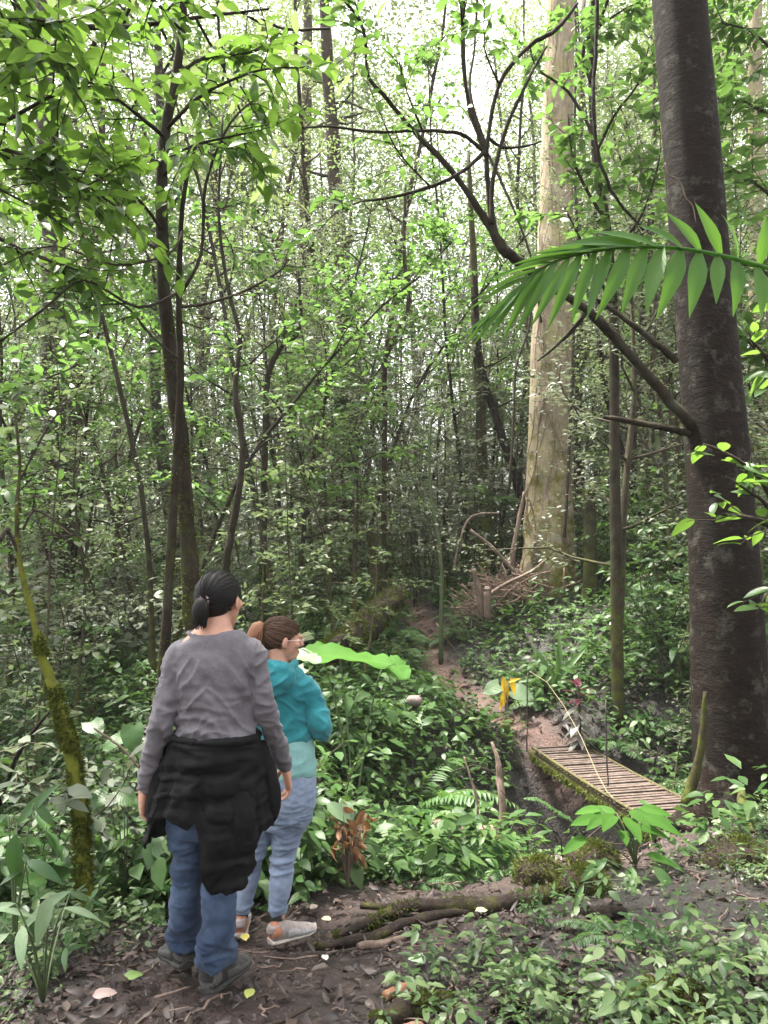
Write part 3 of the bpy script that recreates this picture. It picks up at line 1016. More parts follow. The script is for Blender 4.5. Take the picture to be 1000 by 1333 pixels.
# --- the pale big trunk on the far bank
def build_pale_tree():
    P, R = stem_world([(712, 775), (713, 720), (715, 640), (717, 540), (719, 440), (722, 330), (724, 220), (727, 110), (730, 0), (733, -150), (736, -400)],
                      14.0, [78, 68, 60, 55, 51, 46, 42, 39, 37, 33, 24], True, 6, 9, .2)
    base = np.array([P[0, 0], P[0, 1], gh(P[0, 0], P[0, 1])])
    t = thing('forest_tree', 'large pale tan trunk with flared base, beside the heap of sticks', 'tree', tuple(base))

    def lob(s, a):
        k = max(0, 1 - s / .17) ** 1.5
        return 1 + k * .35 * (np.cos(a * 3 + 1.2) * .6 + np.cos(a * 5 + .4) * .4) + .03 * np.cos(a * 2 + s * 3)
    link('trunk', MB().tube(P - base, R, 30, wob=.035, seed=6, lobes=lob).mesh('trunk'), M_bark_pale, t)
    # creepers hugging the trunk
    vines, leaves = MB(), MB()
    rng = np.random.RandomState(4)
    n = len(P)
    for k in range(9):
        a0 = -PI / 2 + (rng.rand() - .5) * 2.6
        i0, i1 = 2, int(n * (.35 + .6 * rng.rand()))
        pts = []
        for i in range(i0, i1):
            a = a0 + .35 * math.sin(i * .35 + k) + .15 * math.sin(i * .9 + 2 * k)
            rr = R[i] * (1.05 + .05 * math.sin(i * .6 + k))
            pts.append(P[i] - base + np.array([math.cos(a) * rr, math.sin(a) * rr, 0]))
        if len(pts) > 3:
            vines.tube(pts, np.linspace(.009, .004, len(pts)), 5, seed=k)
            for p in pts[::1]:
                if rng.rand() < .65:
                    tw = wander(p, (rng.randn(), -1.0, rng.randn() * .5), .22 + .3 * rng.rand(), 3, rng, .3)
                    vines.tube(tw, [.005, .004, .003, .002], 3, cap=False)
                    spray(leaves, tw, rng, T_DIAW, .075, 12, .02, .5, .2)
    link('creeper', vines.mesh('creeper'), M_dead, t)
    link('creeper_leaves', leaves.mesh('creeper_leaves'), M_dusty, t)
    # small stubs and twigs on the lower trunk
    tb, cb = grow_tree(78, 10, .3, .05, 16, 4.5, .15, 8, twigs=5)
    top = P[-1] - base
    for m, nm, mt in ((tb, 'bough', M_bark_pale), (cb, 'crown', M_canopy)):
        for k in range(len(m.v)):
            m.v[k] = m.v[k] + top - np.array([0, 0, .5])
        link(nm, m.mesh(nm), mt, t)


build_pale_tree()

# --- the slim mossy tree behind the women, and its thin companion
t, P, R, base = hero('understory_tree', 'slim dark tree with moss on its lower trunk, standing behind the woman in grey', 'tree',
                     [(266, 1182), (262, 1020), (254, 850), (246, 720), (233, 560), (217, 420), (211, 300), (213, 190), (229, 100), (238, 20), (240, -90)], 4.8,
                     [30, 27, 25, 22, 20, 18, 16, 14, 12, 10, 7], M_bark_moss, 12, .10, (2600, .022, .0, .5), 1)
leafy_limbs(t, base, [
    ([(215, 170), (255, 130), (300, 105), (345, 90), (395, 88)], [4.8, 4.6, 4.5, 4.4, 4.3], [6, 5, 4, 3, 2]),
    ([(216, 180), (180, 150), (140, 120), (95, 95)], [4.8, 4.5, 4.3, 4.1], [6, 5, 4, 2]),
    ([(230, 100), (265, 75), (320, 70), (370, 50)], [4.8, 4.9, 5.0, 5.1], [5, 4, 3, 2]),
    ([(236, 40), (210, 10), (170, -20)], [4.8, 4.6, 4.4], [5, 4, 2]),
    ([(213, 230), (240, 195), (290, 180), (330, 172)], [4.8, 4.5, 4.3, 4.2], [5, 4, 3, 2]),
    ([(211, 300), (180, 260), (130, 230), (70, 215)], [4.8, 4.4, 4.2, 4.0], [5, 4, 3, 2]),
    ([(213, 215), (190, 205), (150, 195), (105, 190)], [4.8, 4.7, 4.6, 4.5], [5, 4, 3, 2]),
], 21, .12, 20, T_OVATE, M_near, M_bark_moss, 9, .45)

t, P, R, base = hero('understory_tree', 'thin grey-green stem close against the slim mossy tree, forking at the top', 'tree',
                     [(203, 1178), (206, 1010), (215, 835), (226, 660), (235, 500), (233, 380), (240, 250), (262, 170)], 4.55, [17, 15, 13, 12, 10, 8, 6, 4], M_bark_moss, 8, .12, (900, .018, .0, .5), 2)
leafy_limbs(t, base, [
    ([(234, 385), (262, 330), (268, 240), (300, 160), (345, 120)], [4.55, 4.5, 4.5, 4.4, 4.4], [5, 4.5, 4, 3, 2]),
    ([(234, 400), (270, 395), (320, 378), (365, 352), (374, 335)], [4.55, 4.6, 4.7, 4.7, 4.7], [4, 4, 3, 3, 2]),
    ([(233, 380), (180, 400), (110, 365), (60, 400), (0, 445)], [4.55, 4.3, 4.0, 3.9, 3.8], [4, 4, 3.5, 3, 3]),
    ([(236, 470), (200, 440), (165, 400), (120, 380)], [4.55, 4.4, 4.3, 4.2], [4, 3, 3, 2]),
    ([(238, 300), (220, 330), (150, 345), (70, 320), (5, 345)], [4.55, 4.3, 4.0, 3.8, 3.7], [4, 3, 3, 2, 2]),
], 22, .095, 13, T_OVATE, M_bright, M_twig, 4, .32)

t, P, R, base = hero('mossy_sapling', 'crooked thin sapling wrapped in yellow-green moss at the edge of the path', 'tree',
                     [(112, 1215), (109, 1110), (103, 1040), (90, 970), (72, 905), (57, 860), (44, 810), (34, 765), (24, 720), (22, 660), (26, 610), (20, 540)], 3.9,
                     [18, 18, 15, 17, 13, 10, 8, 7, 6, 5, 4, 3], M_bark_moss2, 11, .22, (6500, .024, .0, .62), 3)
leafy_limbs(t, base, [([(24, 720), (10, 690), (2, 700), (-12, 715)], [3.9, 3.85, 3.8, 3.8], [5, 5, 6, 5]), ([(30, 690), (45, 665), (75, 680), (110, 705)], [3.9, 3.9, 3.9, 3.95], [4, 3, 3, 2]),
                      ([(24, 630), (60, 560), (90, 520)], [3.9, 4, 4.1], [3, 3, 2])], 23, .07, 9, T_OVATE, M_shrub, M_twig, 3, .25)



def shade_crown(t, at_, seed, H, r, limbs, reach, leaf, per_m, mt, ml):  # unseen upper crown, added to a stem to shade the foreground
    tb, cb = grow_tree(seed, H, r, .03, limbs, reach, leaf, per_m, T_DIA, twigs=6)
    for m, nm, mm_ in ((tb, 'bough', mt), (cb, 'shade_crown', ml)):
        for k in range(len(m.v)):
            m.v[k] = m.v[k] + at_
        link(nm, m.mesh(nm), mm_, t)


SLIM = [o for o in COL.objects if o.get('label', '').startswith('slim dark tree with moss')][0]
shade_crown(SLIM, np.array(at(240, -90, 4.8)) - np.array(SLIM.location) - np.array([0, 0, .2]), 81, 6, .045, 14, 3.0, .14, 20, M_bark_moss, M_canopy)

# --- the tree whose branches hang in from beyond the frame at the side of the slim tree
t = thing('understory_tree', 'broadleaved tree whose leafy twigs hang in at the upper corner over the path edge', 'tree', (-4.0, 4.6, gh(-4.0, 4.6)))
base = np.array(t.location)
tp = np.array([(0, 0, -.1), (.02, 0, 1.5), (.1, -.05, 3), (.2, -.1, 4.6), (.25, -.1, 6.5)])
link('trunk', MB().tube(tp, [.11, .09, .08, .07, .06], 10, wob=.1).mesh('trunk'), M_bark_moss, t)
shade_crown(t, np.array([.25, -.1, 6.3]), 82, 6, .06, 15, 4.2, .16, 16, M_bark_moss, M_canopy)  # out of view, added for shade on the foreground
leafy_limbs(t, base, [
    ([(-330, 420), (-150, 250), (-60, 190), (20, 150), (80, 120), (140, 110)], [4.6, 4.4, 4.2, 4.0, 3.9, 3.8], [16, 12, 9, 6, 4, 2]),
    ([(-330, 400), (-140, 300), (-40, 200), (40, 205), (110, 240), (165, 280)], [4.6, 4.3, 4.0, 3.8, 3.7, 3.7], [14, 10, 7, 5, 3, 2]),
    ([(-330, 300), (-140, 60), (-50, 40), (20, 25), (80, 30)], [4.6, 4.2, 3.8, 3.6, 3.5], [12, 9, 6, 4, 2]),
    ([(-330, 300), (-120, 200), (-30, 290), (40, 330), (95, 350)], [4.6, 4.3, 4.2, 4.2, 4.2], [12, 9, 6, 4, 2]),
    ([(-330, 260), (-140, 0), (-20, -30), (60, 60), (100, 90)], [4.6, 4.0, 3.7, 3.6, 3.6], [12, 9, 6, 4, 2]),
    ([(-330, 440), (-150, 370), (-40, 250), (30, 262), (90, 300)], [4.6, 4.4, 4.2, 4.1, 4.1], [12, 8, 5, 3, 2]),
], 24, .12, 22, T_OVATE, M_near, M_twig, 13, .5)

# --- leaves hanging in at the top of the picture, between the slim tree and the pale trunk
t = thing('understory_tree', 'tall thin-stemmed tree with whorls of broad leaves high beside the pale trunk', 'tree', (3.5, 9.6, gh(3.5, 9.6)))
base = np.array(t.location)
hp, hr = stem_world([(800, 560), (798, 400), (790, 290), (775, 200), (770, 80), (775, -60)], 9.6, [13, 12, 11, 10, 8, 6], True, 4, 12)
link('trunk', MB().tube(hp - base, hr, 9, wob=.12).mesh('trunk'), M_bark_moss, t)
leafy_limbs(t, base, [
    ([(790, 290), (760, 240), (745, 200), (740, 150)], [9.6, 9.3, 9.1, 9.0], [5, 4, 3, 2]), ([(776, 200), (800, 150), (830, 110), (845, 60)], [9.6, 9.2, 8.9, 8.8], [5, 4, 3, 2]),
    ([(770, 110), (760, 60), (800, 20), (840, 0)], [9.6, 9.4, 9.3, 9.3], [5, 4, 3, 2]), ([(795, 330), (830, 290), (850, 240), (860, 200)], [9.6, 9.2, 9.0, 8.8], [5, 4, 3, 2]),
    ([(798, 400), (770, 340), (750, 300), (735, 270)], [9.6, 9.3, 9.0, 8.9], [5, 4, 3, 2]), ([(775, 180), (740, 120), (700, 90), (690, 60)], [9.6, 9.5, 9.4, 9.4], [5, 4, 3, 2]),
    ([(798, 380), (830, 350), (860, 330), (875, 300)], [9.6, 9.4, 9.2, 9.2], [5, 4, 3, 2]), ([(770, 60), (800, -20), (830, -60)], [9.6, 9.0, 8.8], [5, 4, 2]),
], 25, .17, 15, T_OVATE, M_bright, M_twig, 11, .8)

t = thing('understory_tree', 'light green broadleaved tree crowding the gap beyond the big dark trunk', 'tree', (5.2, 8.8, gh(5.2, 8.8)))
base = np.array(t.location)
hp, hr = stem_world([(1065, 640), (1060, 450), (1050, 300), (1040, 150), (1045, -40)], 8.8, [14, 13, 12, 10, 6], True, 4, 13)
link('trunk', MB().tube(hp - base, hr, 9, wob=.12).mesh('trunk'), M_bark_moss, t)
leafy_limbs(t, base, [
    ([(1050, 300), (1010, 260), (970, 230), (945, 215)], [8.8, 8.3, 8.0, 7.9], [6, 5, 3, 2]), ([(1045, 200), (1000, 150), (960, 130), (935, 120)], [8.8, 8.4, 8.2, 8.1], [6, 5, 3, 2]),
    ([(1040, 120), (1010, 70), (975, 40), (940, 30)], [8.8, 8.6, 8.5, 8.4], [6, 5, 3, 2]), ([(1045, 10), (1000, -20), (960, -40)], [8.8, 8.6, 8.5], [6, 4, 2]),
    ([(1058, 420), (1020, 380), (990, 350), (960, 345)], [8.8, 8.5, 8.2, 8.2], [6, 5, 3, 2]), ([(1060, 500), (1020, 470), (990, 460), (970, 440)], [8.8, 8.5, 8.2, 8.2], [6, 5, 3, 2]),
], 26, .17, 15, T_OVATE, M_bright, M_twig, 13, .85)

# --- the sprig of broad leaves that leans across the dark trunk
t = thing('shrub', 'sprig of broad glossy leaves reaching across the big dark trunk', 'shrub', (2.85, 4.9, gh(2.85, 4.9)))
base = np.array(t.location)
hp, hr = stem_world([(1060, 900), (1050, 780), (1030, 700)], 4.9, [12, 11, 9], True, 4, 14)
link('stem', MB().tube(hp - base, hr, 8, wob=.12).mesh('stem'), M_bark_dark, t)
leafy_limbs(t, base, [
    ([(1030, 700), (995, 680), (965, 672), (940, 668)], [4.9, 4.7, 4.6, 4.5], [12, 9, 5, 2]), ([(1040, 740), (1000, 640), (970, 605), (935, 585), (915, 578)], [4.9, 4.6, 4.5, 4.5, 4.5], [9, 7, 5, 4, 2]),
    ([(1035, 720), (1000, 660), (975, 640), (945, 620)], [4.9, 4.6, 4.5, 4.4], [8, 6, 4, 2]), ([(1050, 560), (1000, 470), (975, 440)], [4.9, 4.6, 4.5], [6, 4, 2]), ([(1050, 780), (1010, 760), (985, 800)], [4.9, 4.7, 4.6], [6, 4, 2]),
], 27, .15, 11, T_OVATE, M_near, M_twig, 3, .26, 'foliage', 'twig')

# --- further single trunks in the wood
heroes = [
    ('forest_tree', 'grey lichen-spotted straight trunk in the wood at the side of the slim mossy tree', [(71, 680), (70, 560), (71, 460), (69, 350), (67, 270), (60, 150), (52, 40), (46, -80), (40, -220)], 15.0, [37, 33, 30, 29, 28, 26, 24, 20, 12], M_bark_grey, 14),
    ('forest_tree', 'dark slender trunk leaning away from the grey lichen-spotted trunk', [(92, 590), (100, 500), (108, 430), (116, 370), (126, 280), (132, 170), (136, 0)], 16.5, [14, 14, 13, 13, 11, 9, 6], M_bark_brown, 9),
    ('forest_tree', 'brown trunk with a dark shaggy lower half in the middle of the wood', [(455, 700), (453, 560), (451, 450), (447, 380), (441, 300), (433, 180), (425, 60), (420, -90)], 21.0, [27, 25, 24, 22, 20, 18, 15, 9], M_bark_brown, 12),
    ('understory_tree', 'wavy moss-grown stem between the slim mossy tree and the brown trunk', [(292, 750), (300, 700), (311, 640), (316, 580), (306, 510), (312, 440), (296, 370), (285, 280), (290, 150)], 9.0, [11, 10, 9, 8, 7, 6, 5, 4, 3], M_bark_moss, 9),
    ('understory_tree', 'thin stem bent over sideways near the middle of the wood', [(344, 640), (346, 560), (349, 490), (366, 452), (386, 436), (392, 408), (388, 350)], 13.0, [9, 8, 7.5, 7, 6, 5, 3], M_bark_moss, 8),
    ('understory_tree', 'thin stem with a sideways fork behind the brown trunk', [(500, 640), (501, 540), (502, 470), (518, 432), (532, 396), (526, 330), (528, 240)], 15.0, [7.5, 7, 7, 6, 5.5, 5, 3], M_bark_brown, 8),
    ('understory_tree', 'dark leaning stem just beside the pale trunk', [(684, 690), (676, 640), (660, 588), (645, 540), (632, 500), (622, 440), (618, 360)], 15.5, [14, 13, 12, 11, 10, 8, 5], M_bark_dark, 9),
    ('understory_tree', 'straight olive-mossed slim trunk standing among pale leaves near the pale trunk', [(632, 720), (629, 620), (625, 520), (620, 430), (616, 330), (610, 200)], 16.0, [15, 14, 13, 12, 9, 5], M_bark_moss2, 10),
    ('forest_tree', 'light tan trunk in the far wood at the side of the dark trunk', [(990, 640), (988, 520), (986, 400), (985, 280), (984, 130), (982, -60)], 19.0, [24, 22, 21, 20, 19, 14], M_bark_pale, 11),
    ('forest_tree', 'pale straight distant trunk rising under the brightest sky gap', [(398, 640), (397, 500), (396, 330), (398, 200), (400, 80), (402, -80)], 27.0, [15, 15, 14, 14, 13, 9], M_bark_wood, 10),
    ('understory_tree', 'leaning dark stem rising behind the broken mossy post', [(838, 700), (815, 610), (796, 540), (783, 470), (778, 380), (774, 260)], 14.0, [11, 11, 10, 9, 7, 5], M_bark_dark, 9),
    ('understory_tree', 'slender pole tree growing between the pale trunk and the dark trunk', [(752, 690), (752, 560), (755, 430), (752, 300), (757, 150), (760, 0)], 18.0, [11, 10, 10, 9, 8, 6], M_bark_wood, 8),
    ('understory_tree', 'thin yellowish stem standing alone behind the far path', [(575, 745), (571, 700), (562, 650), (559, 600), (562, 540)], 12.5, [5, 5, 4.5, 4, 3], M_stem, 6),
]
HERO_TREES = []
for i, (nm, lb, po, Y, ws, mt, sd) in enumerate(heroes):
    t, P, R, base = hero(nm, lb, 'tree', po, Y, ws, mt, sd, .12, None, 50 + i)
    rng = np.random.RandomState(i + 300)
    cb, tb = MB(), MB()
    big = Y > 14 and ws[0] > 20
    for k in range(14 if big else 9):                # boughs and leaves from half height up
        u = .45 + .55 * rng.rand()
        j = min(int(u * (len(P) - 1)), len(P) - 1)
        a = rng.rand() * 6.28
        ln = (1.6 if big else .9) * (.6 + .7 * rng.rand())
        lp = wander(P[j] - base, (math.cos(a), math.sin(a), .35), ln, 5, rng, .2)
        tb = MB()
        tb.tube(lp, np.linspace(max(.006, R[j] * .3), .004, 6), 5, cap=False)
        for q in range(4):
            tw = wander(lp[2 + q % 4], rng.randn(3), ln * .4, 4, rng, .2, (0, 0, -.2))
            tb.tube(tw, [.005, .004, .003, .002, .002], 3, cap=False)
            spray(cb, tw, rng, T_DIA, .11 if big else .09, 16, .04, .5, 0)
        link('branch', tb.mesh('branch'), mt, t)
    link('crown', cb.mesh('crown'), M_canopy if big else M_under, t)

# dark epiphyte mat on the brown trunk is its own plant
t = thing('epiphyte_plant', 'dark shaggy clump of hanging leaves on the brown trunk', 'plant', tuple(at(453, 430, 20.8)))
mb = MB()
rng = np.random.RandomState(5)
k = 900
p = np.stack([rng.randn(k) * .16, -.15 + rng.randn(k) * .1, rng.rand(k) * -3.6], -1)
mb.scatter(T_NARROW, p, frames(np.stack([rng.randn(k) * .7, -rng.rand(k) * .6, -np.ones(k)], -1), rng.randn(k, 3)), .30 * (.5 + rng.rand(k)))
link('foliage', mb.mesh('foliage'), M_shrub, t)

# the broken mossy posts
for lb, po, Y, ws in (('broken mossy post-like stump beside the pale trunk', [(768, 775), (769, 720), (767, 660), (768, 640)], 13.0, [20, 17, 16, 13]),
                      ('short dark stump standing in leaves behind the mossy mound', [(494, 800), (491, 760), (487, 720), (484, 694)], 13.2, [15, 14, 12, 9])):
    t, P, R, base = hero('tree_stump', lb, 'stump', po, Y, ws, M_bark_moss, 10, .2, (700, .035, .3, 1.0), 31)

# hanging lianas
LI = [([(778, -30), (776, 60), (772, 140), (779, 200), (800, 255), (838, 300)], 8.2, [5.5, 5.5, 5, 5, 4.5, 3], 'thick dark liana curving down beside the big dark trunk'),
      ([(600, -30), (604, 60), (612, 150), (650, 230), (690, 330), (705, 420)], 12.0, [4, 4, 4, 4, 3, 3], 'thin liana slanting down toward the pale trunk'),
      ([(283, -30), (285, 40), (292, 80), (289, 110)], 7.0, [5, 4, 4, 3], 'short hooked liana hanging near the top of the slim mossy tree'),
      ([(100, 90), (130, 50), (165, 20), (170, -30)], 6.5, [6, 6, 5, 4], 'dark arching liana at the upper corner behind hanging leaves'),
      ([(340, 25), (375, 38), (430, 37)], 7.0, [4, 4, 3], 'short bare twig-like liana stretched level under the canopy'),
      ([(735, 700), (742, 560), (747, 430), (752, 330), (748, 200), (750, 60), (748, -30)], 13.2, [4, 4, 4, 4, 4, 3, 3], 'long straight vine hanging close along the pale trunk'),
      ([(662, 640), (668, 560), (672, 480), (690, 420), (697, 330)], 13.4, [3, 3, 3, 3, 2], 'green vine hanging against the shaded edge of the pale trunk')]
for i, (po, Y, ws, lb) in enumerate(LI):
    P, R = stem_world(po, Y, ws, False, 6, 70 + i, 1.2)
    o = link('liana', MB().tube(P - P[0], R, 6, wob=.15, seed=i).mesh('liana'), M_bark_dark if i in (0, 2, 3) else M_twig, loc=tuple(P[0]))
    tag(o, lb, 'vine')
# ------------------------------------------------------------------ the wood: individuals copied from a few kinds
def zone(x, y):
    """where a plant stands, told by landmarks one can find"""
    px = 500 + x / y * FPX
    if y < 4.4:
        if px < 230:
            return 'by the path edge under the mossy crooked sapling' if y > 3.3 else 'in the low greenery at the near path edge'
        if px < 520:
            return 'on the gully lip just past the woman in teal'
        return 'in the litter beside the open path' if y < 3.3 else 'before the mossy logs at the path bend'
    if y < 9.3:
        if px < 215:
            return 'on the gully slope beyond the mossy crooked sapling' if y < 6.5 else 'on the gully bank facing the lichen-spotted trunk'
        if px < 440:
            return 'in the gully behind the two women'
        if px < 620:
            return 'in the gully past the teal jacket' if y < 6.5 else 'on the gully bank below the giant leaf'
        if px < 890:
            return 'at the lip before the footbridge' if y < 6.6 else 'in the gully around the footbridge'
        return 'round the foot of the big dark trunk' if y < 6.6 else 'just beyond the big dark trunk'
    if y < 14.5:
        if px < 120:
            return 'on the far bank before the lichen-spotted trunk'
        if px < 250:
            return 'on the far bank seen beside the slim mossy tree'
        if px < 440:
            return 'on the far bank seen above the two women'
        if px < 560:
            return 'round the mossy mound by the far path'
        if px < 690:
            return 'between the far path and the stick heap'
        if px < 790:
            return 'on the bank under the pale trunk'
        if px < 900:
            return 'on the steep bank above the footbridge'
        return 'on the bank behind the dark trunk'
    d = 'in the near wood' if y < 21 else ('in the middle wood' if y < 28 else 'in the deep wood')
    if px < 60:
        return d + ' outside the lichen-spotted trunk'
    if px < 220:
        return d + ' beside the lichen-spotted trunk'
    if px < 330:
        return d + ' around the wavy mossy stem'
    if px < 450:
        return d + ' just short of the brown trunk'
    if px < 560:
        return d + ' just past the brown trunk'
    if px < 700:
        return d + ' behind the stick heap'
    if px < 800:
        return d + ' behind the pale trunk'
    if px < 900:
        return d + ' between pale and dark trunks'
    return d + ' beyond the big dark trunk'


def kind(name, cat, builds, mt, mc, pn):
    """prototypes: meshes shared by all the copies"""
    out = []
    for tb, cb in builds:
        out.append((tb.mesh(pn[0]) if tb is not None and tb.n else None, cb.mesh(pn[1]) if cb.n else None))
    return dict(name=name, cat=cat, protos=out, mt=mt, mc=mc, pn=pn, first={})


def place(K, i, x, y, s, rz, look, group, lean=(0, 0), dz=0.0, sz=None, mc=None):
    loc = (x, y, gh(x, y) + dz)
    if K['name'] == 'leafy_herb':
        look = look.replace('leafy', 'oval-leaved' if i % 2 else 'narrow-leaved')
    if K['name'] == 'shrub' and i % 3 == 0:
        look = look.replace('leafy', 'fine-leaved')
    if K['name'] in ('leafy_herb', 'fern', 'shrub', 'sapling', 'broadleaf_plant') and look.split()[0] not in ('small', 'low', 'tall'):
        look = ('small ' if s < .8 else ('large ' if s > 1.12 else '')) + look
    lb = look + ' ' + zone(x, y)
    mcs = mc or K['mc']
    key = (i, mcs.name)
    if key in K['first']:
        r = dup(K['first'][key], loc, rz, (s, s, s * (sz or 1)), lb, group)
    else:
        r = thing(K['name'], lb, K['cat'], loc, group, rz)
        r.scale = (s, s, s * (sz or 1))
        me1, me2 = K['protos'][i]
        if me1 is not None:
            link(K['pn'][0], me1, K['mt'], r)
        if me2 is not None:
            if me2.materials and me2.materials[0] != mcs:
                me2 = me2.copy()
                me2.materials.clear()
            link(K['pn'][1], me2, mcs, r)
        K['first'][key] = r
    r.rotation_euler = (lean[0], lean[1], rz)
    return r


def sample(n, y0, y1, minsep, rng, fit, spread=.60, power=1.0, taken=None, tries=60):
    """positions spread over the view wedge; fit(x, y) says whether a plant may stand there"""
    pts = taken if taken is not None else []
    out = []
    for _ in range(n * tries):
        if len(out) >= n:
            break
        u = rng.rand()
        y = (y0 ** power + u * (y1 ** power - y0 ** power)) ** (1 / power) if power else y0 * (y1 / y0) ** u
        x = (rng.rand() * 2 - 1) * (spread * y + .4)
        sep = minsep * (y / 10 if minsep < 0 else 1)
        if any((x - a) ** 2 + (y - b) ** 2 < minsep * minsep for a, b in pts):
            continue
        if not fit(x, y):
            continue
        pts.append((x, y))
        out.append((x, y))
    return out


def clear(x, y, h, w=.3):
    """keeps the sight of the women, the bridge, the far path and the hero trunks open"""
    if on_path(np.array([x]), np.array([y]))[0] < 1.0 + .35 * w / .3:
        return False
    z = gh(x, y)
    px, py = to_px(x, y, z + h)
    if y < 5.4 and x > -.2 and h > .3:
        return False
    hw = w / y * FPX
    if y < 4.3 and 150 < px + hw and px - hw < 470:
        return False
    if y < 9.4 and px + hw > 555 and px - hw < 890:
        if py < (1075 if px + hw > 640 else 985):
            return False
    if y < 6.8 and px + hw > 790 and py < 1062:
        return False
    if y < 14 and px + hw > 660 and px - hw < 760 and py < 790:
        return False
    if y < 17.5 and px + hw > 520 and px - hw < 620 and py < (800 if y > 14 else 850):
        return False
    if 9.2 < y < 12 and px + hw > 590 and px - hw < 790 and py < 885:
        return False
    if y < 12 and 330 < px < 560 and py < 800:
        return False
    return True


def in_bridge(x, y):
    return 6.5 < y < 9.6 and abs(x - (2.72 - (y - 6.85) * .22)) < .55


T_SMLW = tpl_small(.5, .08, .12)
RG = np.random.RandomState(2024)

# --- tall forest trees
KA = kind('forest_tree', 'tree', [grow_tree(100 + i, 17 + 2.4 * (i % 4), .10 + .035 * (i % 3), .22 + .06 * (i % 3), 24, 2.6 + .3 * (i % 3), .14, 20, T_SMLW, twigs=7, spread=.16) for i in range(6)],
          M_bark_wood, M_canopy, ('trunk', 'crown'))
KA['first'] = {}
bark_for = [M_bark_wood, M_bark_brown, M_bark_grey, M_bark_wood, M_bark_moss, M_bark_brown]
for i, (a, b) in enumerate(KA['protos']):
    a.materials.append(bark_for[i])
taken = []


def fit_a(x, y):
    px = 500 + x / y * FPX
    if y < 30 and 545 < px < 690:
        return False
    if y < 19 and (650 < px < 780):
        return False
    return px > -150 and px < 1150


for n, (x, y) in enumerate(sample(50, 14.5, 36, 1.5, RG, fit_a, .62, 1.3, taken)):
    place(KA, n % 6, x, y, (.72 + .25 * RG.rand()) if y < 22 else (.85 + .35 * RG.rand()), RG.rand() * 6.28, ['tall straight forest tree', 'tall brown-barked tree', 'tall grey-barked tree', 'tall thin tree', 'tall dark-stemmed tree', 'tall leaning tree'][n % 6],
          'trees of the wood behind the gully', (RG.randn() * .03, RG.randn() * .03))

# --- understory trees
KB = kind('understory_tree', 'tree', [grow_tree(200 + i, 6.0 + 1.1 * (i % 4), .036 + .010 * (i % 3), .25, 18, 1.6 + .2 * (i % 3), .085, 33, T_SMLW, twigs=6, lean=.05, crook=.09, sides=6, spread=.06) for i in range(6)],
          M_bark_wood, M_under, ('trunk', 'crown'))
for i, (a, b) in enumerate(KB['protos']):
    a.materials.append([M_bark_wood, M_bark_moss, M_bark_brown, M_bark_grey, M_bark_moss, M_bark_wood][i])


def fit_b(x, y):
    px = 500 + x / y * FPX
    if y < 16 and 480 < px < 800:
        return False
    if y < 11.5 and 150 < px < 560:
        return False
    if y < 13 and px > 860 and px < 1000:
        return y > 10
    return True


for n, (x, y) in enumerate(sample(100, 9.5, 30, .75, RG, fit_b, .62, 1.2, taken)):
    grey = RG.rand() < .6
    place(KB, n % 6, x, y, .75 + .45 * RG.rand(), RG.rand() * 6.28, 'pale grey-green understory tree' if grey else 'slender green understory tree',
          'understory trees of the wood', (RG.randn() * .04, RG.randn() * .04), mc=M_dusty if grey else M_under)

KB2 = kind('understory_tree', 'tree', [grow_tree(260 + i, 8.0 + 1.6 * (i % 3), .05, .35, 16, 1.8, .15, 20, T_DIAW, twigs=6, lean=.08, crook=.07, sides=6, spread=.04) for i in range(4)], M_bark_moss, M_bright, ('trunk', 'crown'))
for n, (x, y) in enumerate(sample(30, 10, 22, 1.0, RG, lambda x, y: fit_b(x, y) and not (y < 14 and 500 + x / y * FPX > 820), .62, 1.1, taken)):
    place(KB2, n % 4, x, y, .8 + .4 * RG.rand(), RG.rand() * 6.28, 'bright large-leaved understory tree', 'understory trees of the wood', (RG.randn() * .06, RG.randn() * .06))

# --- saplings and poles
KC = kind('sapling', 'sapling', [grow_sapling(300 + i, 2.6 + .7 * (i % 4), .014 + .005 * (i % 3), .085 + .02 * (i % 2), 22, T_DIA if i % 3 else T_DIAW, 14, .75) for i in range(6)], M_bark_wood, M_under, ('stem', 'foliage'))


def fit_c(x, y):
    px = 500 + x / y * FPX
    if y < 15 and 480 < px < 790:
        return False
    if y < 9 and 130 < px < 560:
        return False
    if y < 8 and px > 800:
        return False
    return True


for n, (x, y) in enumerate(sample(125, 5.6, 24, .6, RG, fit_c, .60, 1.15, taken)):
    g = RG.rand()
    place(KC, n % 6, x, y, .7 + .6 * RG.rand(), RG.rand() * 6.28, 'thin sapling with pale leaves' if g < .35 else ('thin bright-leaved sapling' if g > .85 else 'thin leafy sapling'), 'saplings of the wood',
          (RG.randn() * .1, RG.randn() * .1), mc=M_dusty if g < .35 else (M_bright if g > .85 else M_under))

# --- bare poles: thin leafless stems that stripe the middle of the wood
KP = kind('pole_tree', 'tree', [grow_tree(350 + i, 9 + 1.5 * (i % 3), .030 + .010 * (i % 3), .55, 8, 1.0, .09, 16, twigs=4, lean=.03, crook=.05 + .03 * (i % 2), sides=6) for i in range(5)], M_bark_wood, M_under, ('trunk', 'crown'))
for i, (a, b) in enumerate(KP['protos']):
    a.materials.append([M_bark_wood, M_bark_brown, M_bark_grey, M_bark_wood, M_bark_moss][i])


def fit_p(x, y):
    px = 500 + x / y * FPX
    return not (y < 17 and 530 < px < 780)


for n, (x, y) in enumerate(sample(48, 10.5, 30, .5, RG, fit_p, .56, 1.2, taken)):
    place(KP, n % 5, x, y, .8 + .5 * RG.rand(), RG.rand() * 6.28, 'thin pole-like tree', 'thin pole-like trees of the wood', (RG.randn() * .045, RG.randn() * .045))

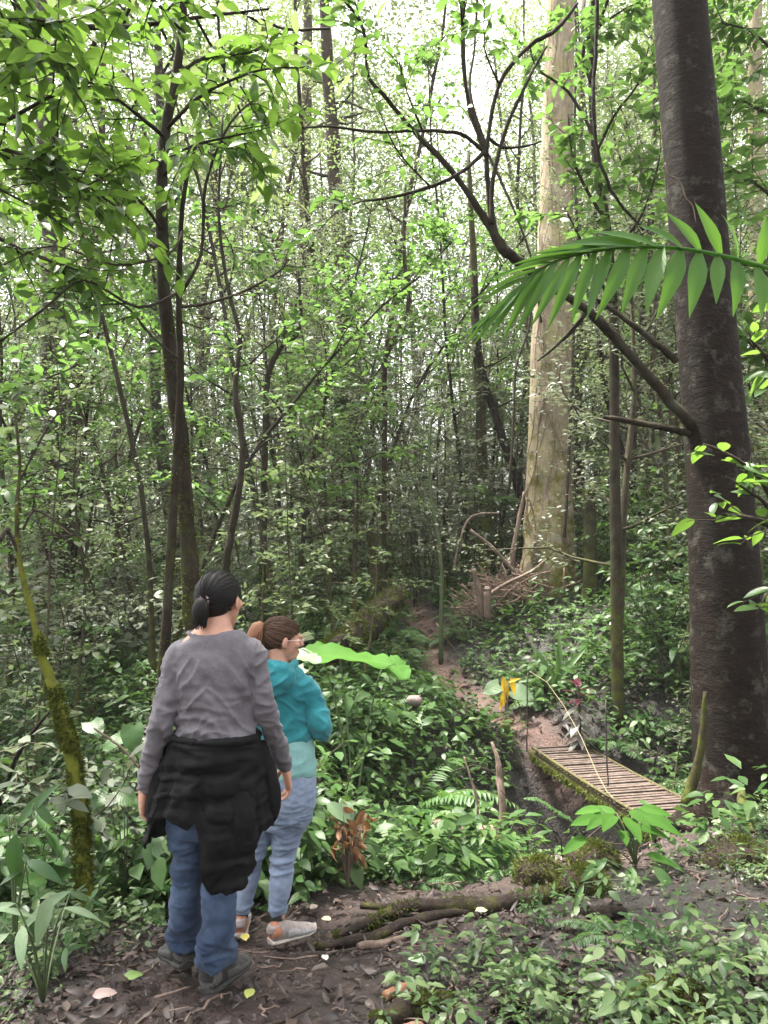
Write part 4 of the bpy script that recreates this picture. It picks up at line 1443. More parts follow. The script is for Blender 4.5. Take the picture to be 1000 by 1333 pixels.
for n, (x, y) in enumerate(sample(26, 14.8, 19, .45, RG, lambda x, y: 500 < 500 + x / y * FPX < 690 and on_path(np.array([x]), np.array([y]))[0] > 1.6, .2, 1.0, [])):
    place(KC, n % 6, x, y, .9 + .8 * RG.rand(), RG.rand() * 6.28, 'pale silvery-leaved sapling', 'saplings of the wood', (RG.randn() * .06, RG.randn() * .06), mc=M_dusty)

# --- shrubs
KS = kind('shrub', 'shrub', [grow_shrub(400 + i, .9 + .25 * (i % 3), .8 + .2 * (i % 2), .07 + .022 * (i % 3), 30 - 4 * (i % 3), 9, T_DIA if i % 2 else T_DIAW) for i in range(6)], M_twig, M_shrub, ('stem', 'foliage'))
tk = []
for n, (x, y) in enumerate(sample(185, 3.9, 24, .42, RG, lambda x, y: clear(x, y, 1.45, .6) and not in_bridge(x, y), .60, .75, tk)):
    g = RG.rand()
    s = .6 + .6 * RG.rand() + (.35 if y > 14 else 0)
    place(KS, n % 6, x, y, s, RG.rand() * 6.28, 'grey-green leafy shrub' if g < .22 else 'dark green leafy shrub', 'shrubs of the undergrowth', (RG.randn() * .12, RG.randn() * .12), mc=M_dusty if g < .22 else M_shrub)

for n, (x, y) in enumerate(sample(48, 11.5, 22, .6, RG, lambda x, y: clear(x, y, 2.0, .8), .55, .9, [])):
    g = RG.rand()
    place(KS, n % 6, x, y, 1.35 + .8 * RG.rand(), RG.rand() * 6.28, 'tall pale leafy shrub' if g < .6 else 'tall bright green shrub', 'tall shrubs of the wood', (RG.randn() * .1, RG.randn() * .1), mc=M_dusty if g < .6 else M_bright)
# --- herbs with pairs of leaves
KH = kind('leafy_herb', 'plant', [grow_leafy_herb(500 + i, .45 + .12 * (i % 3), .10 + .03 * (i % 3), 3 + i % 3, T_OVATE if i % 2 else T_LANCE, 5) for i in range(6)], M_stem, M_herb, ('stem', 'foliage'))
for n, (x, y) in enumerate(sample(200, 3.3, 15, .26, RG, lambda x, y: clear(x, y, .75, .3) and not in_bridge(x, y), .58, .35, [])):
    place(KH, n % 6, x, y, .8 + .7 * RG.rand(), RG.rand() * 6.28, 'upright leafy herb', 'upright herbs of the undergrowth', (RG.randn() * .15, RG.randn() * .15))

for n, (x, y) in enumerate(sample(40, 2.4, 5.4, .2, RG, lambda x, y: x > .2 and clear(x, y, .2, .15), .62, .5, [])):
    place(KH, n % 6, x, y, .20 + .16 * RG.rand(), RG.rand() * 6.28, 'small leafy herb', 'small herbs in the litter', (RG.randn() * .2, RG.randn() * .2))
for n, (x, y) in enumerate(sample(60, 9.0, 15, .28, RG, lambda x, y: -.6 < x < 4.2 and on_path(np.array([x]), np.array([y]))[0] > 1.15 and not in_bridge(x, y), .4, .6, [])):
    place(KH, n % 6, x, y, .45 + .35 * RG.rand(), RG.rand() * 6.28, 'low leafy herb', 'low herbs along the far path', (RG.randn() * .2, RG.randn() * .2))
# --- broad leaves on stalks
KBL = kind('broadleaf_plant', 'plant', [grow_herb(600 + i, .5 + .15 * (i % 3), .24 + .06 * (i % 3), 8 + i % 4, [T_OVATE, T_HEART, T_BLADE][i % 3], .9, [1.15, .9, 1.1][i % 3], .15) for i in range(6)], M_stem, M_herb, ('stalk', 'foliage'))
for n, (x, y) in enumerate(sample(100, 3.9, 17, .45, RG, lambda x, y: clear(x, y, .7, .45) and not in_bridge(x, y), .58, .45, [])):
    place(KBL, n % 6, x, y, .6 + .6 * RG.rand(), RG.rand() * 6.28, ['arching broad-leaved plant', 'heart-leaved plant', 'long-leaved plant'][n % 3], 'broad-leaved plants of the undergrowth', (RG.randn() * .15, RG.randn() * .15))

# --- ferns
KF = kind('fern', 'fern', [grow_fern(700 + i, .75 + .2 * (i % 3), 8 + i % 3, .15 + .03 * (i % 2), 24, .9 + .2 * (i % 3)) for i in range(4)], M_stem, M_fern, ('stem', 'fronds'))
for i, (a, b) in enumerate(KF['protos']):
    a.materials.append(M_stem)
for n, (x, y) in enumerate(sample(85, 3.8, 17, .45, RG, lambda x, y: clear(x, y, .55, .55) and not in_bridge(x, y), .58, .5, [])):
    place(KF, n % 4, x, y, .6 + .6 * RG.rand(), RG.rand() * 6.28, 'green fern with arching fronds', 'ferns of the undergrowth', (RG.randn() * .15, RG.randn() * .15))
for n, (x, y) in enumerate(sample(26, 8.9, 15, .45, RG, lambda x, y: -.6 < x < 4.0 and on_path(np.array([x]), np.array([y]))[0] > 1.35 and not in_bridge(x, y), .4, .6, [])):
    place(KF, n % 4, x, y, .45 + .3 * RG.rand(), RG.rand() * 6.28, 'low spreading fern', 'ferns of the undergrowth', (RG.randn() * .2, RG.randn() * .2))
# chosen ferns, each at a place one can point to
for px, py, Y, s, lb in ((525, 740, 13.5, 1.2, 'pale arching fern standing at the foot of the far brush'), (560, 1010, 6.3, .9, 'fern with long fronds hanging over the gully past the teal jacket'), (690, 830, 10.8, 1.0, 'flat spreading fern below the pale trunk'),
                         (800, 1225, 3.5, .38, 'small fern flat on the litter below the bright leaves'), (600, 1110, 5.0, .5, 'low light green fern fringe at the path lip'), (655, 1112, 5.05, .45, 'low fern beside the end of the gully log'),
                         (545, 1120, 4.9, .5, 'low fern at the lip nearest the orange withered plant'), (850, 910, 8.9, 1.0, 'fern fanning out above the far handrail'), (640, 660, 15.6, 1.0, 'little tree-fern crown beside the pale trunk')):
    P = at(px, py, Y)
    z = gh(P.x, P.y) if py > 700 else P.z
    r = place(KF, RG.randint(4), P.x, P.y, s, RG.rand() * 6.28, 'x', 'ferns of the undergrowth', dz=z - gh(P.x, P.y))
    r['label'] = lb


# ------------------------------------------------------------------ what nobody could count
def compound(rng, n, r, h, tpl, size):
    """template of one small plant: n leaves round a point"""
    mb = MB()
    a = np.arange(n) * 2.4 + rng.rand(n) * .5
    rr = r * (.3 + .7 * rng.rand(n))
    d = np.stack([np.cos(a), np.sin(a), rng.randn(n) * .25], -1)
    pos = np.stack([np.cos(a) * rr * .5, np.sin(a) * rr * .5, h * (.4 + .6 * rng.rand(n))], -1)
    mb.scatter(tpl, pos, frames(d, np.array([0, 0, 1.]) + rng.randn(n, 3) * .3), size * (.6 + .6 * rng.rand(n)))
    return np.concatenate(mb.v), [np.concatenate([f for f in mb.f])], np.concatenate(mb.uv)


def stuff(name, mb, mat, label, cat):
    return struct(name, mb.mesh(name), mat, 'stuff', label, cat)


def zrot(k, rng, tilt=.1):
    a = rng.rand(k) * 6.28
    return frames(np.stack([np.cos(a), np.sin(a), rng.randn(k) * tilt], -1), np.array([0, 0, 1.]) + rng.randn(k, 3) * tilt)


def wedge(k, y0, y1, rng, spread=.62, pad=.5):
    y = y0 * (y1 / y0) ** rng.rand(k)
    x = (rng.rand(k) * 2 - 1) * (spread * y + pad)
    return x, y


def cover_density(x, y):
    """how thick the low plants stand: thin on the trodden path, thick at its edges"""
    d = on_path(x, y)
    n = np.array([mnoise.noise(Vector((a * 1.3, b * 1.3, 7.7))) + .5 * mnoise.noise(Vector((a * 4, b * 4, 1.7))) for a, b in zip(x, y)])
    base = np.clip((d - .95) * 1.3, 0, 1)
    right = (x > .2) & (y < 5.2)
    base = np.where(right, base * np.clip(-.02 + n * 1.7 + .45 * np.clip((y - 3.3) / .8, 0, 1) * (x > .7), 0.02, 1), base * np.clip(.85 + n * .6, .1, 1))
    return base


rng = np.random.RandomState(11)
T_TRI = compound(rng, 3, .4, .2, T_SML, 1.0)
pl = [compound(np.random.RandomState(60 + i), 8 + 3 * (i % 3), .06 + .03 * (i % 2), .06 + .05 * (i % 3), T_DIA if i % 2 else T_DIAW, .026 + .009 * (i % 3)) for i in range(6)]
mb = MB()
x, y = wedge(15000, 1.7, 8.5, rng)
keep = rng.rand(len(x)) < cover_density(x, y) * np.where(y < 5.5, .66, .5)
x, y = x[keep], y[keep]
z = ground_h(x, y)
for i in range(6):
    s = slice(i, None, 6)
    k = len(x[s])
    mb.scatter(pl[i], np.stack([x[s], y[s], z[s] - .005], -1), zrot(k, rng, .12), .45 + 1.3 * rng.rand(k) ** 2)
stuff('ground_cover', mb, M_cover, 'low pale green ground cover of small leaves between the litter', 'ground cover')

mb = MB()          # thicker, larger-leaved carpet over the banks and the gully
x, y = wedge(17000, 4.2, 34, rng, .64, 1)
n = np.array([mnoise.noise(Vector((a * .8, b * .8, 2.2))) for a, b in zip(x, y)])
d = on_path(x, y)
br = np.array([in_bridge(a, b) for a, b in zip(x, y)])
px_ = 500 + x / y * FPX
void = ((px_ > 650) & (px_ < 850) & (y > 5.1) & (y < 9.3) & (rng.rand(len(x)) < .9)) | ((px_ > 770) & (y < 7) & (rng.rand(len(x)) < .85))
keep = (d > 1.1) & ~br & ~void & (rng.rand(len(x)) < np.clip(.75 + n * .9, .1, 1)) & ~((y < 4.9) & (x > -.3))
x, y = x[keep], y[keep]
z = ground_h(x, y)
pl2 = [compound(np.random.RandomState(80 + i), 9 + 2 * i, .25 + .05 * i, .10 + .10 * i, T_DIA if i % 2 else T_DIAW, .085 + .014 * i) for i in range(5)]
for i in range(5):
    s = slice(i, None, 5)
    k = len(x[s])
    mb.scatter(pl2[i], np.stack([x[s], y[s], z[s]], -1), zrot(k, rng, .2), .6 + .7 * rng.rand(k))
stuff('undergrowth', mb, M_shrub, 'tangled dark green undergrowth covering the gully banks and forest floor', 'undergrowth')

# --- leaf litter
T_LIT = [tpl_grid(4, 2, .45, 'ovate', .22, .25, .10, seed=i) for i in range(3)] + [tpl_grid(5, 2, .30, 'lance', .35, -.3, .08, seed=9), tpl_grid(3, 2, .6, 'ovate', -.2, .4, .12, seed=4)]
mb = MB()
x, y = wedge(40000, 1.5, 9.5, rng)
d = on_path(x, y)
n = np.array([mnoise.noise(Vector((a * 1.1, b * 1.1, 5.5))) for a, b in zip(x, y)])
keep = rng.rand(len(x)) < np.where(d < .75, .30, np.where(d < 1.15, .7, 1)) * np.clip(1.05 + n * 1.2, .3, 1)
x, y = x[keep], y[keep]
z = ground_h(x, y)
for i, tp_ in enumerate(T_LIT):
    s = slice(i, None, 5)
    k = len(x[s])
    mb.scatter(tp_, np.stack([x[s], y[s], z[s] + .004 + .012 * rng.rand(k)], -1), zrot(k, rng, .28), .018 + .078 * rng.rand(k) ** 2.1)
x, y = wedge(16000, 1.6, 6.5, rng, .5, .3)
d = on_path(x, y)
x, y = x[d < 1.3], y[d < 1.3]
z = ground_h(x, y)
k = len(x)
mb.scatter(T_LIT[2], np.stack([x, y, z - .024 + .004 * rng.rand(k)], -1), zrot(k, rng, .35), .008 + .020 * rng.rand(k) ** 2)
x, y = wedge(5000, 9, 26, rng)
z = ground_h(x, y)
k = len(x)
mb.scatter(T_LIT[0], np.stack([x, y, z + .02], -1), zrot(k, rng, .3), .08 + .10 * rng.rand(k))
stuff('leaf_litter', mb, M_litter, 'brown and purplish fallen leaves strewn over the mud', 'leaf litter')

# --- broken twigs in the litter
mb = MB()
x, y = wedge(420, 2.2, 8.5, rng)
z = ground_h(x, y)
for i in range(len(x)):
    a = rng.rand() * 6.28
    L = .05 + .20 * rng.rand() ** 2
    P = wander((x[i], y[i], z[i] + .01), (math.cos(a), math.sin(a), .08 * rng.randn()), L, 4, rng, .15)
    P[:, 2] = ground_h(P[:, 0], P[:, 1]) + .010 + .02 * rng.rand()
    mb.tube(P + rng.randn(5, 3) * np.array([.008, .008, 0]), np.linspace(.0042, .002, 5) * (.6 + rng.rand()), 5)
stuff('twig_litter', mb, M_dead, 'broken twigs scattered in the fallen leaves', 'twigs')

# --- the wood farther off, one mass
rng = np.random.RandomState(91)
tbm, lfm = MB(), MB()
for k in range(150):
    y = 33 + 22 * rng.rand()
    x = (rng.rand() * 2 - 1) * .62 * y
    P = wander((x, y, gh(x, y) - .2), (rng.randn() * .06, rng.randn() * .06, 1), 12 + 9 * rng.rand(), 7, rng, .04, (0, 0, .1))
    tbm.tube(P, np.linspace(.07 + .13 * rng.rand() ** 2, .03, 8), 6, cap=False)
struct('far_wood', tbm.mesh('far_wood'), M_bark_wood, 'stuff', 'distant trunks of the wood seen through the leaves', 'wood')
k = 620000
y = 29 + 28 * rng.rand(k)
x = (rng.rand(k) * 2 - 1) * .64 * y
g = ground_h(x, y)
zz = rng.rand(k) ** 1.0 * 37
n = np.array([mnoise.noise(Vector((a * .16, b * .16, c * .16))) + .6 * mnoise.noise(Vector((a * .5, b * .5, c * .5))) for a, b, c in zip(x, y, zz)])
px = 500 + x / y * FPX
keep = rng.rand(k) < np.clip(.72 + n * 1.7 - .75 * np.exp(-((px - 625) / 75) ** 2) * (zz > 19), 0, 1)
x, y, zz, g = x[keep], y[keep], zz[keep], g[keep]
k = len(x)
lfm.scatter(T_SMLW, np.stack([x, y, g + zz], -1), rnd_frames(k, rng, .7), .23 * (.6 + .7 * rng.rand(k)))
struct('far_wood_foliage', lfm.mesh('far_wood_foliage'), M_canopy, 'stuff', 'distant sunlit foliage closing the view behind the trunks', 'foliage')
# ------------------------------------------------------------------ the footbridge
M_plank = bark_mat('weathered_slat', (.055, .040, .034), (.155, .118, .10), None, 9, .9, .4, rough=.7)
M_beam = bark_mat('mossy_beam', (.05, .042, .025), (.13, .11, .06), None, 8, .8, .7, moss=(.10, .105, .022), moss_amt=.16, moss_lo=-5, moss_hi=20)
M_rope = plain_mat('yellow_rope', (.22, .18, .09), .8, .3, 90)
M_iron = plain_mat('dark_rod', (.025, .022, .02), .7, .3, 60)


def build_bridge():
    A, B = np.array([2.68, 6.75, -.66]), np.array([2.16, 9.35, -.69])
    t = thing('footbridge', 'narrow wooden footbridge of close slats crossing the gully to the far path', 'footbridge', tuple(A))
    ax = B - A
    L = np.linalg.norm(ax)
    ax /= L
    sd = np.array([ax[1], -ax[0], 0])
    sd /= np.linalg.norm(sd)
    rz = math.atan2(sd[1], sd[0])
    rng = np.random.RandomState(3)
    deck = MB()
    n = 33
    for i in range(n):
        s = (i + .5) / n * L
        c = ax * s + sd * rng.randn() * .008 + np.array([0, 0, .012 * rng.rand() - .02 * math.sin(PI * s / L)])
        deck.box(c, (.66 + .03 * rng.rand(), L / n * (.52 + .12 * rng.rand()), .028), rz + rng.randn() * .012)
    link('deck', deck.mesh('deck', False), M_plank, t)
    for s in (-1, 1):
        b = MB()
        P = [ax * (q * (L + .3) - .15) + sd * s * .29 + np.array([0, 0, -.085 - .02 * math.sin(PI * q)]) for q in np.linspace(0, 1, 12)]
        b.tube(P, .047, 10, wob=.14, seed=s + 2)
        bo = link('beam', b.mesh('beam'), M_beam, t)
        e = MB()
        P2 = [ax * (q * L) + sd * s * .335 + np.array([0, 0, .018 - .02 * math.sin(PI * q)]) for q in np.linspace(0, 1, 14)]
        e.tube(P2, .017, 7, wob=.2, seed=s + 5)
        link('edge_pole', e.mesh('edge_pole'), M_beam, t)
    ms = MB()                         # moss and rootlets hanging from the near beam
    k = 1500
    q = rng.rand(k)
    pos = ax * (q * L)[:, None] + sd * -.33 + np.stack([rng.randn(k) * .02, rng.randn(k) * .03, -.07 - .07 * rng.rand(k) ** 1.5], -1)
    ms.scatter(T_SML, pos, frames(np.stack([rng.randn(k) * .6, rng.randn(k) * .6, -np.ones(k) * .7], -1), rng.randn(k, 3)), .05 * (.4 + rng.rand(k)))
    link('moss', ms.mesh('moss'), M_moss, t)


build_bridge()


def rod(name, lb, cat, px, py0, py1, Y, w, mat, lean=0):
    a, b = at(px, py1, Y), at(px + lean, py0, Y)
    a.z -= .12
    P = np.array([a + (b - a) * q for q in np.linspace(0, 1, 7)]) + np.random.RandomState(int(px)).randn(7, 3) * .004
    o = link(name, MB().tube(P - P[0], w, 7, wob=.12).mesh(name), mat, loc=tuple(P[0]))
    return tag(o, lb, cat)


rod('post', 'thin dark rail post at the far end of the footbridge', 'post', 686, 876, 966, 9.35, .008, M_iron, 1)
rod('post', 'thin dark rail post at the middle of the footbridge', 'post', 791, 912, 1022, 7.75, .007, M_iron, -2)
P = np.array([at(*q) for q in ((690, 874, 9.35), (712, 888, 9.1), (735, 920, 8.7), (757, 960, 8.2), (778, 1008, 7.7), (790, 1030, 7.4), (800, 1040, 7.2))])
o = link('rope', MB().tube(P - P[0], .0038, 6).mesh('rope'), M_rope, loc=tuple(P[0]))
tag(o, 'slack yellow rope slanting over the footbridge as a handrail', 'rope')


# ------------------------------------------------------------------ logs, roots, sticks
def log(name, lb, cat, poly, Ys, widths, mat, tufts=None, seed=0, ground=True, sink=.35, sides=10, part_moss=True):
    P, R = stem_world(poly, Ys, widths, False, 5, seed, .6)
    if ground:
        P[:, 2] = ground_h(P[:, 0], P[:, 1]) + R * (1 - sink)
    base = P[len(P) // 2].copy()
    mb = MB().tube(P - base, R, sides, wob=.16, seed=seed)
    if tufts:
        t = thing(name, lb, cat, tuple(base))
        link('bark', mb.mesh('bark'), mat, t)
        mm = moss_tufts(P - base, R, np.random.RandomState(seed), *tufts)
        link('moss', mm.mesh('moss'), M_moss, t)
        return t
    o = link(name, mb.mesh(name), mat, loc=tuple(base))
    return tag(o, lb, cat)


log('fallen_log', 'long mossy fallen log curving across the path bend', 'log', [(436, 1212), (480, 1196), (530, 1186), (580, 1180), (640, 1172), (700, 1164), (725, 1152)], [3.75, 3.85, 3.95, 4.02, 4.1, 4.2, 4.35], [8, 12, 15, 18, 23, 19, 12], M_log, (2600, .017, 0, 1), 1)
log('fallen_log', 'dark bare log lying just before the long mossy log', 'log', [(400, 1222), (450, 1218), (500, 1212), (555, 1202), (610, 1190)], [3.62, 3.66, 3.72, 3.82, 3.95], [9, 13, 14, 13, 8], M_log, None, 2)
log('fallen_log', 'short smooth brown stick end beside the dark bare log', 'log', [(466, 1226), (495, 1224), (528, 1220)], [3.58, 3.6, 3.63], [9, 10, 7], M_dead, None, 3)
log('root', 'thin curved root lying on the mud above the mossy log', 'root', [(470, 1172), (498, 1180), (520, 1184), (545, 1176)], [4.05, 4.0, 3.97, 4.02], [8, 9, 9, 5], M_log, None, 4)
log('fallen_log', 'stubby orange-brown broken stick in the litter', 'log', [(503, 1286), (520, 1276), (538, 1262)], [2.94, 3.0, 3.06], [13, 15, 14], plain_mat('rotten_wood', (.20, .085, .045), .8, .4, 30, .5, dist=.01), None, 5)
log('fallen_log', 'short thick mossy log at the bottom edge of the path', 'log', [(488, 1338), (520, 1318), (550, 1300), (585, 1290)], [2.63, 2.72, 2.80, 2.86], [20, 30, 28, 20], M_log, (1900, .016, 0, 1), 6)
log('fallen_log', 'reddish split branch end under the short mossy log', 'log', [(520, 1345), (535, 1328), (548, 1316)], [2.58, 2.62, 2.66], [22, 20, 12], plain_mat('red_wood', (.24, .12, .09), .8, .3, 30, .5, dist=.01), None, 7)
log('fallen_log', 'short black rotten log in the ground cover', 'log', [(755, 1192), (785, 1188), (812, 1180)], [3.85, 3.88, 3.95], [18, 21, 13], M_bark_dark, None, 8)
log('fallen_log', 'thin mossy branch curving on the ground cover', 'log', [(655, 1290), (690, 1280), (730, 1268), (760, 1262)], [2.86, 2.92, 3.0, 3.04], [9, 11, 9, 5], M_log, (700, .014, 0, 1), 9)
log('stick', 'pale stick lying across the litter beside the black upright twig', 'stick', [(930, 1268), (962, 1264), (1010, 1262)], [3.02, 3.04, 3.06], [5, 6, 5], M_dead, None, 10)
log('stick', 'forked pale stick propped in dead leaves', 'stick', [(870, 1282), (915, 1262), (960, 1250)], [2.92, 3.03, 3.1], [4, 5, 3], M_dead, None, 11)
log('stick', 'dark twig bowed up out of the litter', 'stick', [(1000, 1330), (985, 1290), (974, 1262), (972, 1240)], [2.9, 2.9, 2.9, 2.9], [8, 8, 6, 3], M_bark_dark, None, 12, False)
log('stick', 'thin curved twig on the bare mud before the woman in grey', 'stick', [(325, 1334), (365, 1318), (405, 1298)], [2.62, 2.70, 2.80], [5, 6, 4], M_twig, None, 13)
log('stick', 'dark root tip poking from the mud at the bottom edge', 'stick', [(232, 1340), (246, 1328), (248, 1316)], [2.6, 2.65, 2.7], [10, 11, 6], M_twig, None, 14)
log('fallen_log', 'pale-ended log lying in the gully below the footbridge', 'log', [(560, 1072), (600, 1078), (625, 1082), (654, 1084)], [6.0, 5.9, 5.85, 5.8], [13, 15, 15, 16], M_dead, None, 15, False)
log('fallen_log', 'dark log under the pale-ended log in the gully', 'log', [(548, 1080), (600, 1090), (660, 1092)], [5.75, 5.7, 5.65], [9, 10, 9], M_bark_moss, None, 16, False)
log('dead_branch', 'bare bent pale branch standing up in the gully', 'branch', [(652, 1088), (655, 1050), (651, 1020), (648, 990), (640, 966)], [5.85, 5.85, 5.9, 5.95, 6.0], [10, 10, 9, 7, 3], M_dead, None, 17, False)
log('dead_branch', 'thin dead branch leaning in the gully beside the pale branch', 'branch', [(616, 1085), (622, 1050), (612, 1010), (604, 985)], [6.1, 6.1, 6.15, 6.2], [4, 4, 3, 2], M_dead, None, 18, False)
log('dead_branch', 'dark thin branch leaning over the slope beside the mossy sapling', 'branch', [(-5, 1060), (22, 985), (45, 950), (66, 925)], [4.3, 4.3, 4.35, 4.4], [5, 6, 5, 3], M_bark_dark, None, 19, False)
log('dead_branch', 'pale thin stem bowed toward the hand of the woman in grey', 'branch', [(182, 1000), (160, 975), (140, 960), (122, 948)], [4.0, 4.0, 4.0, 4.0], [3, 3, 3, 2], M_dead, None, 20, False)
log('root', 'mossy root of the bank running down to the big dark trunk', 'root', [(1010, 1110), (985, 1095), (970, 1060), (965, 1030)], [5.2, 5.3, 5.5, 5.75], [12, 14, 14, 10], M_bark_moss, (300, .016, 0, .6), 21, False)

# rootlets and dead stems tangled on the gully banks
rng = np.random.RandomState(88)
mb = MB()
for k in range(420):
    Y = 5.7 + 2.6 * rng.rand()
    p = at(545 + 200 * rng.rand() ** 1.3, 1000, Y)
    g = gh(p.x, p.y)
    P = wander((p.x, p.y, g - .05), (rng.randn() * .8, rng.randn() * .8, .9), .35 + .7 * rng.rand(), 6, rng, .22, (rng.randn() * .8, 0, -1.0))
    mb.tube(P, np.linspace(.008, .003, 7) * (.5 + .9 * rng.rand()), 4, cap=False, seed=k)
struct('tangled_roots', mb.mesh('tangled_roots'), M_twig, 'stuff', 'tangle of thin roots and dead stems on the gully bank', 'roots')

# the sticks heaped at the foot of the pale trunk
rng = np.random.RandomState(61)
mb = MB()
for k in range(230):
    Y = 12.9 + .9 * rng.rand()
    c = np.array(at(652 + rng.randn() * 34, 785 - abs(rng.randn()) * 24, Y))
    g = gh(c[0], c[1])
    c[2] = max(g + .05, min(c[2], g + .75 - abs(c[0] - 2.3) * .55))
    a = rng.rand() * PI
    d = np.array([math.cos(a), .5 * math.sin(a) * rng.randn(), .45 * rng.randn()])
    L = .25 + .85 * rng.rand() ** 1.6
    P = wander(c - d / np.linalg.norm(d) * L / 2, d, L, 5, rng, .09)
    mb.tube(P, np.linspace(.012, .006, 6) * (.6 + 1.1 * rng.rand() ** 2), 5, seed=k)
struct('brushwood', mb.mesh('brushwood'), bark_mat('brush_stick', (.12, .075, .06), (.33, .235, .19), None, 12, .3, .4), 'stuff', 'heap of dry pinkish-brown sticks against the pale trunk', 'sticks')
for i, (po, ys, ws, lb) in enumerate([([(612, 690), (640, 712), (668, 742), (690, 765)], [13.2] * 4, [4, 5, 5, 3], 'long dry branch slanting down over the stick heap'), ([(618, 790), (650, 765), (690, 745), (712, 728)], [12.7] * 4, [4, 5, 4, 3], 'long thin branch leaning from the stick heap onto the pale trunk'),
                                      ([(628, 800), (624, 770), (616, 740)], [12.6] * 3, [9, 9, 6], 'short pinkish broken stump at the side of the stick heap'), ([(636, 805), (634, 780), (635, 765)], [12.5] * 3, [9, 10, 9], 'pale upright broken stump in front of the stick heap'),
                                      ([(665, 740), (673, 690), (683, 640)], [13.5] * 3, [8, 6, 4], 'dead bough leaning up against the shaded edge of the pale trunk'), ([(590, 745), (600, 700), (615, 672), (650, 668)], [13.6] * 4, [3, 3, 3, 2], 'bare arching twig reaching out of the stick heap')]):
    log('dead_branch', lb, 'branch', po, ys, ws, M_dead, None, 40 + i, False)

# ------------------------------------------------------------------ single plants one can point to
rng = np.random.RandomState(5)


def leaf_fan(name, lb, cat, px, py, Y, leaves, tpl, mt, mc, stalk=.006, base_px=None):
    """leaves: (tip-ward direction (x,y,z), stalk end px, py, dY, length, width factor)"""
    P0 = at(px, py, Y)
    b = np.array([P0.x, P0.y, gh(P0.x, P0.y)])
    t = thing(name, lb, cat, tuple(b))
    tb, cb = MB(), MB()
    for (dx, dy, dz), qx, qy, dY, L, wf, up in leaves:
        e = np.array(at(qx, qy, Y + dY)) - b
        mid = np.array([e[0] * .35, e[1] * .35, e[2] * .7])
        tt = np.linspace(0, 1, 7)[:, None]
        C = (1 - tt) ** 2 * np.zeros(3) + 2 * (1 - tt) * tt * mid + tt ** 2 * e
        tb.tube(C, np.linspace(stalk, stalk * .55, 7), 6)
        cb.scatter(tpl, e[None], frames(np.array([[dx, dy, dz]], dtype=float), np.array([up], dtype=float)), np.array([[L, L * wf, L]]))
    link('stalk', tb.mesh('stalk'), mt, t)
    link('foliage', cb.mesh('foliage'), mc, t)
    return t


T_GIANT = tpl_grid(18, 14, .95, 'heart', .04, .05, .045, seed=8)
_v = T_GIANT[0]
_r = np.abs(_v[:, 1])
_v[:, 1] *= 1 + .10 * np.sin(_v[:, 0] * 26) * np.clip(_r * 2, 0, 1)
_v[:, 2] += .010 * np.sin(_v[:, 0] * 26 + np.sign(_v[:, 1]) * .6) * np.clip(_r * 2, 0, 1)
leaf_fan('giant_leaf_plant', 'plant with a huge bright green leaf spread flat beyond the woman in teal', 'plant', 462, 905, 7.4,
         [((1, -.25, -.04), 418, 853, 0, .76, .80, (.04, -.10, 1)), ((.5, -.6, -.2), 500, 862, .1, .40, .9, (.1, -.4, 1)), ((-.9, -.3, -.1), 440, 845, .5, .5, .9, (-.1, -.3, 1))], T_GIANT, M_stem, M_lime, .012)
leaf_fan('giant_leaf_plant', 'plant with a broad pale green leaf just behind the head of the woman in teal', 'plant', 405, 905, 6.9,
         [((.9, -.45, -.15), 386, 852, 0, .28, .9, (.0, -.28, 1)), ((-.7, -.5, -.2), 396, 870, .2, .22, .9, (.0, -.5, 1)), ((.5, -.8, -.3), 400, 890, -.1, .2, .9, (.0, -.5, 1))], T_GIANT, M_stem, M_pale, .010)
leaf_fan('broadleaf_plant', 'bright lime broad-leaved plant standing before the footbridge end', 'plant', 828, 1135, 4.75,
         [((math.cos(q), -.35 + .5 * math.sin(q), -.08 + .1 * rng.randn()), 812 + 38 * math.cos(q) * rr, 1068 - 6 * rr + 9 * rng.randn(), .12 * math.sin(q), .15 + .09 * rng.rand(), .85, (.15 * rng.randn(), -.45, 1)) for q, rr in zip(np.arange(17) * 2.4, .35 + .75 * rng.rand(17))]
         + [((.9, -.2, -.15), 840, 1112, -.25, .19, .75, (0, -.5, 1)), ((-.8, -.4, -.2), 764, 1090, -.1, .2, .8, (0, -.6, 1))], T_OVATE, M_stem, M_lime, .005)
leaf_fan('broadleaf_plant', 'dark green broad-leaved plant drooping below the lime plant', 'plant', 835, 1160, 4.4,
         [((.6, -.6, -.6), 850, 1128, 0, .2, .8, (0, -.7, 1)), ((-.3, -.8, -.5), 822, 1128, 0, .2, .8, (0, -.7, 1)), ((.9, .1, -.3), 862, 1120, .1, .18, .8, (0, -.5, 1)), ((-.9, -.1, -.5), 790, 1120, -.1, .2, .7, (0, -.6, 1)), ((-.6, -.7, -.7), 760, 1150, -.3, .2, .35, (0, -.6, 1))], T_OVATE, M_stem, M_herb, .005)
leaf_fan('broadleaf_plant', 'plant with a large pale ribbed leaf beside the jeans of the woman in teal', 'plant', 440, 1110, 4.5,
         [((.75, -.3, -.35), 425, 1046, 0, .20, 1.0, (.1, -.7, 1)), ((.3, -.6, -.4), 448, 1042, .1, .16, 1.0, (.2, -.6, 1))], T_OVATE, M_stem, M_pale, .004)
leaf_fan('broadleaf_plant', 'yellow-green leaved plant close against the pale ribbed leaf', 'plant', 425, 1115, 4.6,
         [((-.7, -.4, -.2), 418, 1040, 0, .15, .9, (0, -.5, 1)), ((.6, -.4, .1), 408, 1042, .0, .15, .9, (0, -.5, 1)), ((.2, -.7, -.5), 415, 1052, -.05, .14, .9, (0, -.6, 1)), ((.8, -.1, -.4), 432, 1062, .05, .14, .9, (0, -.6, 1))], T_OVATE, M_stem, M_bright, .004)
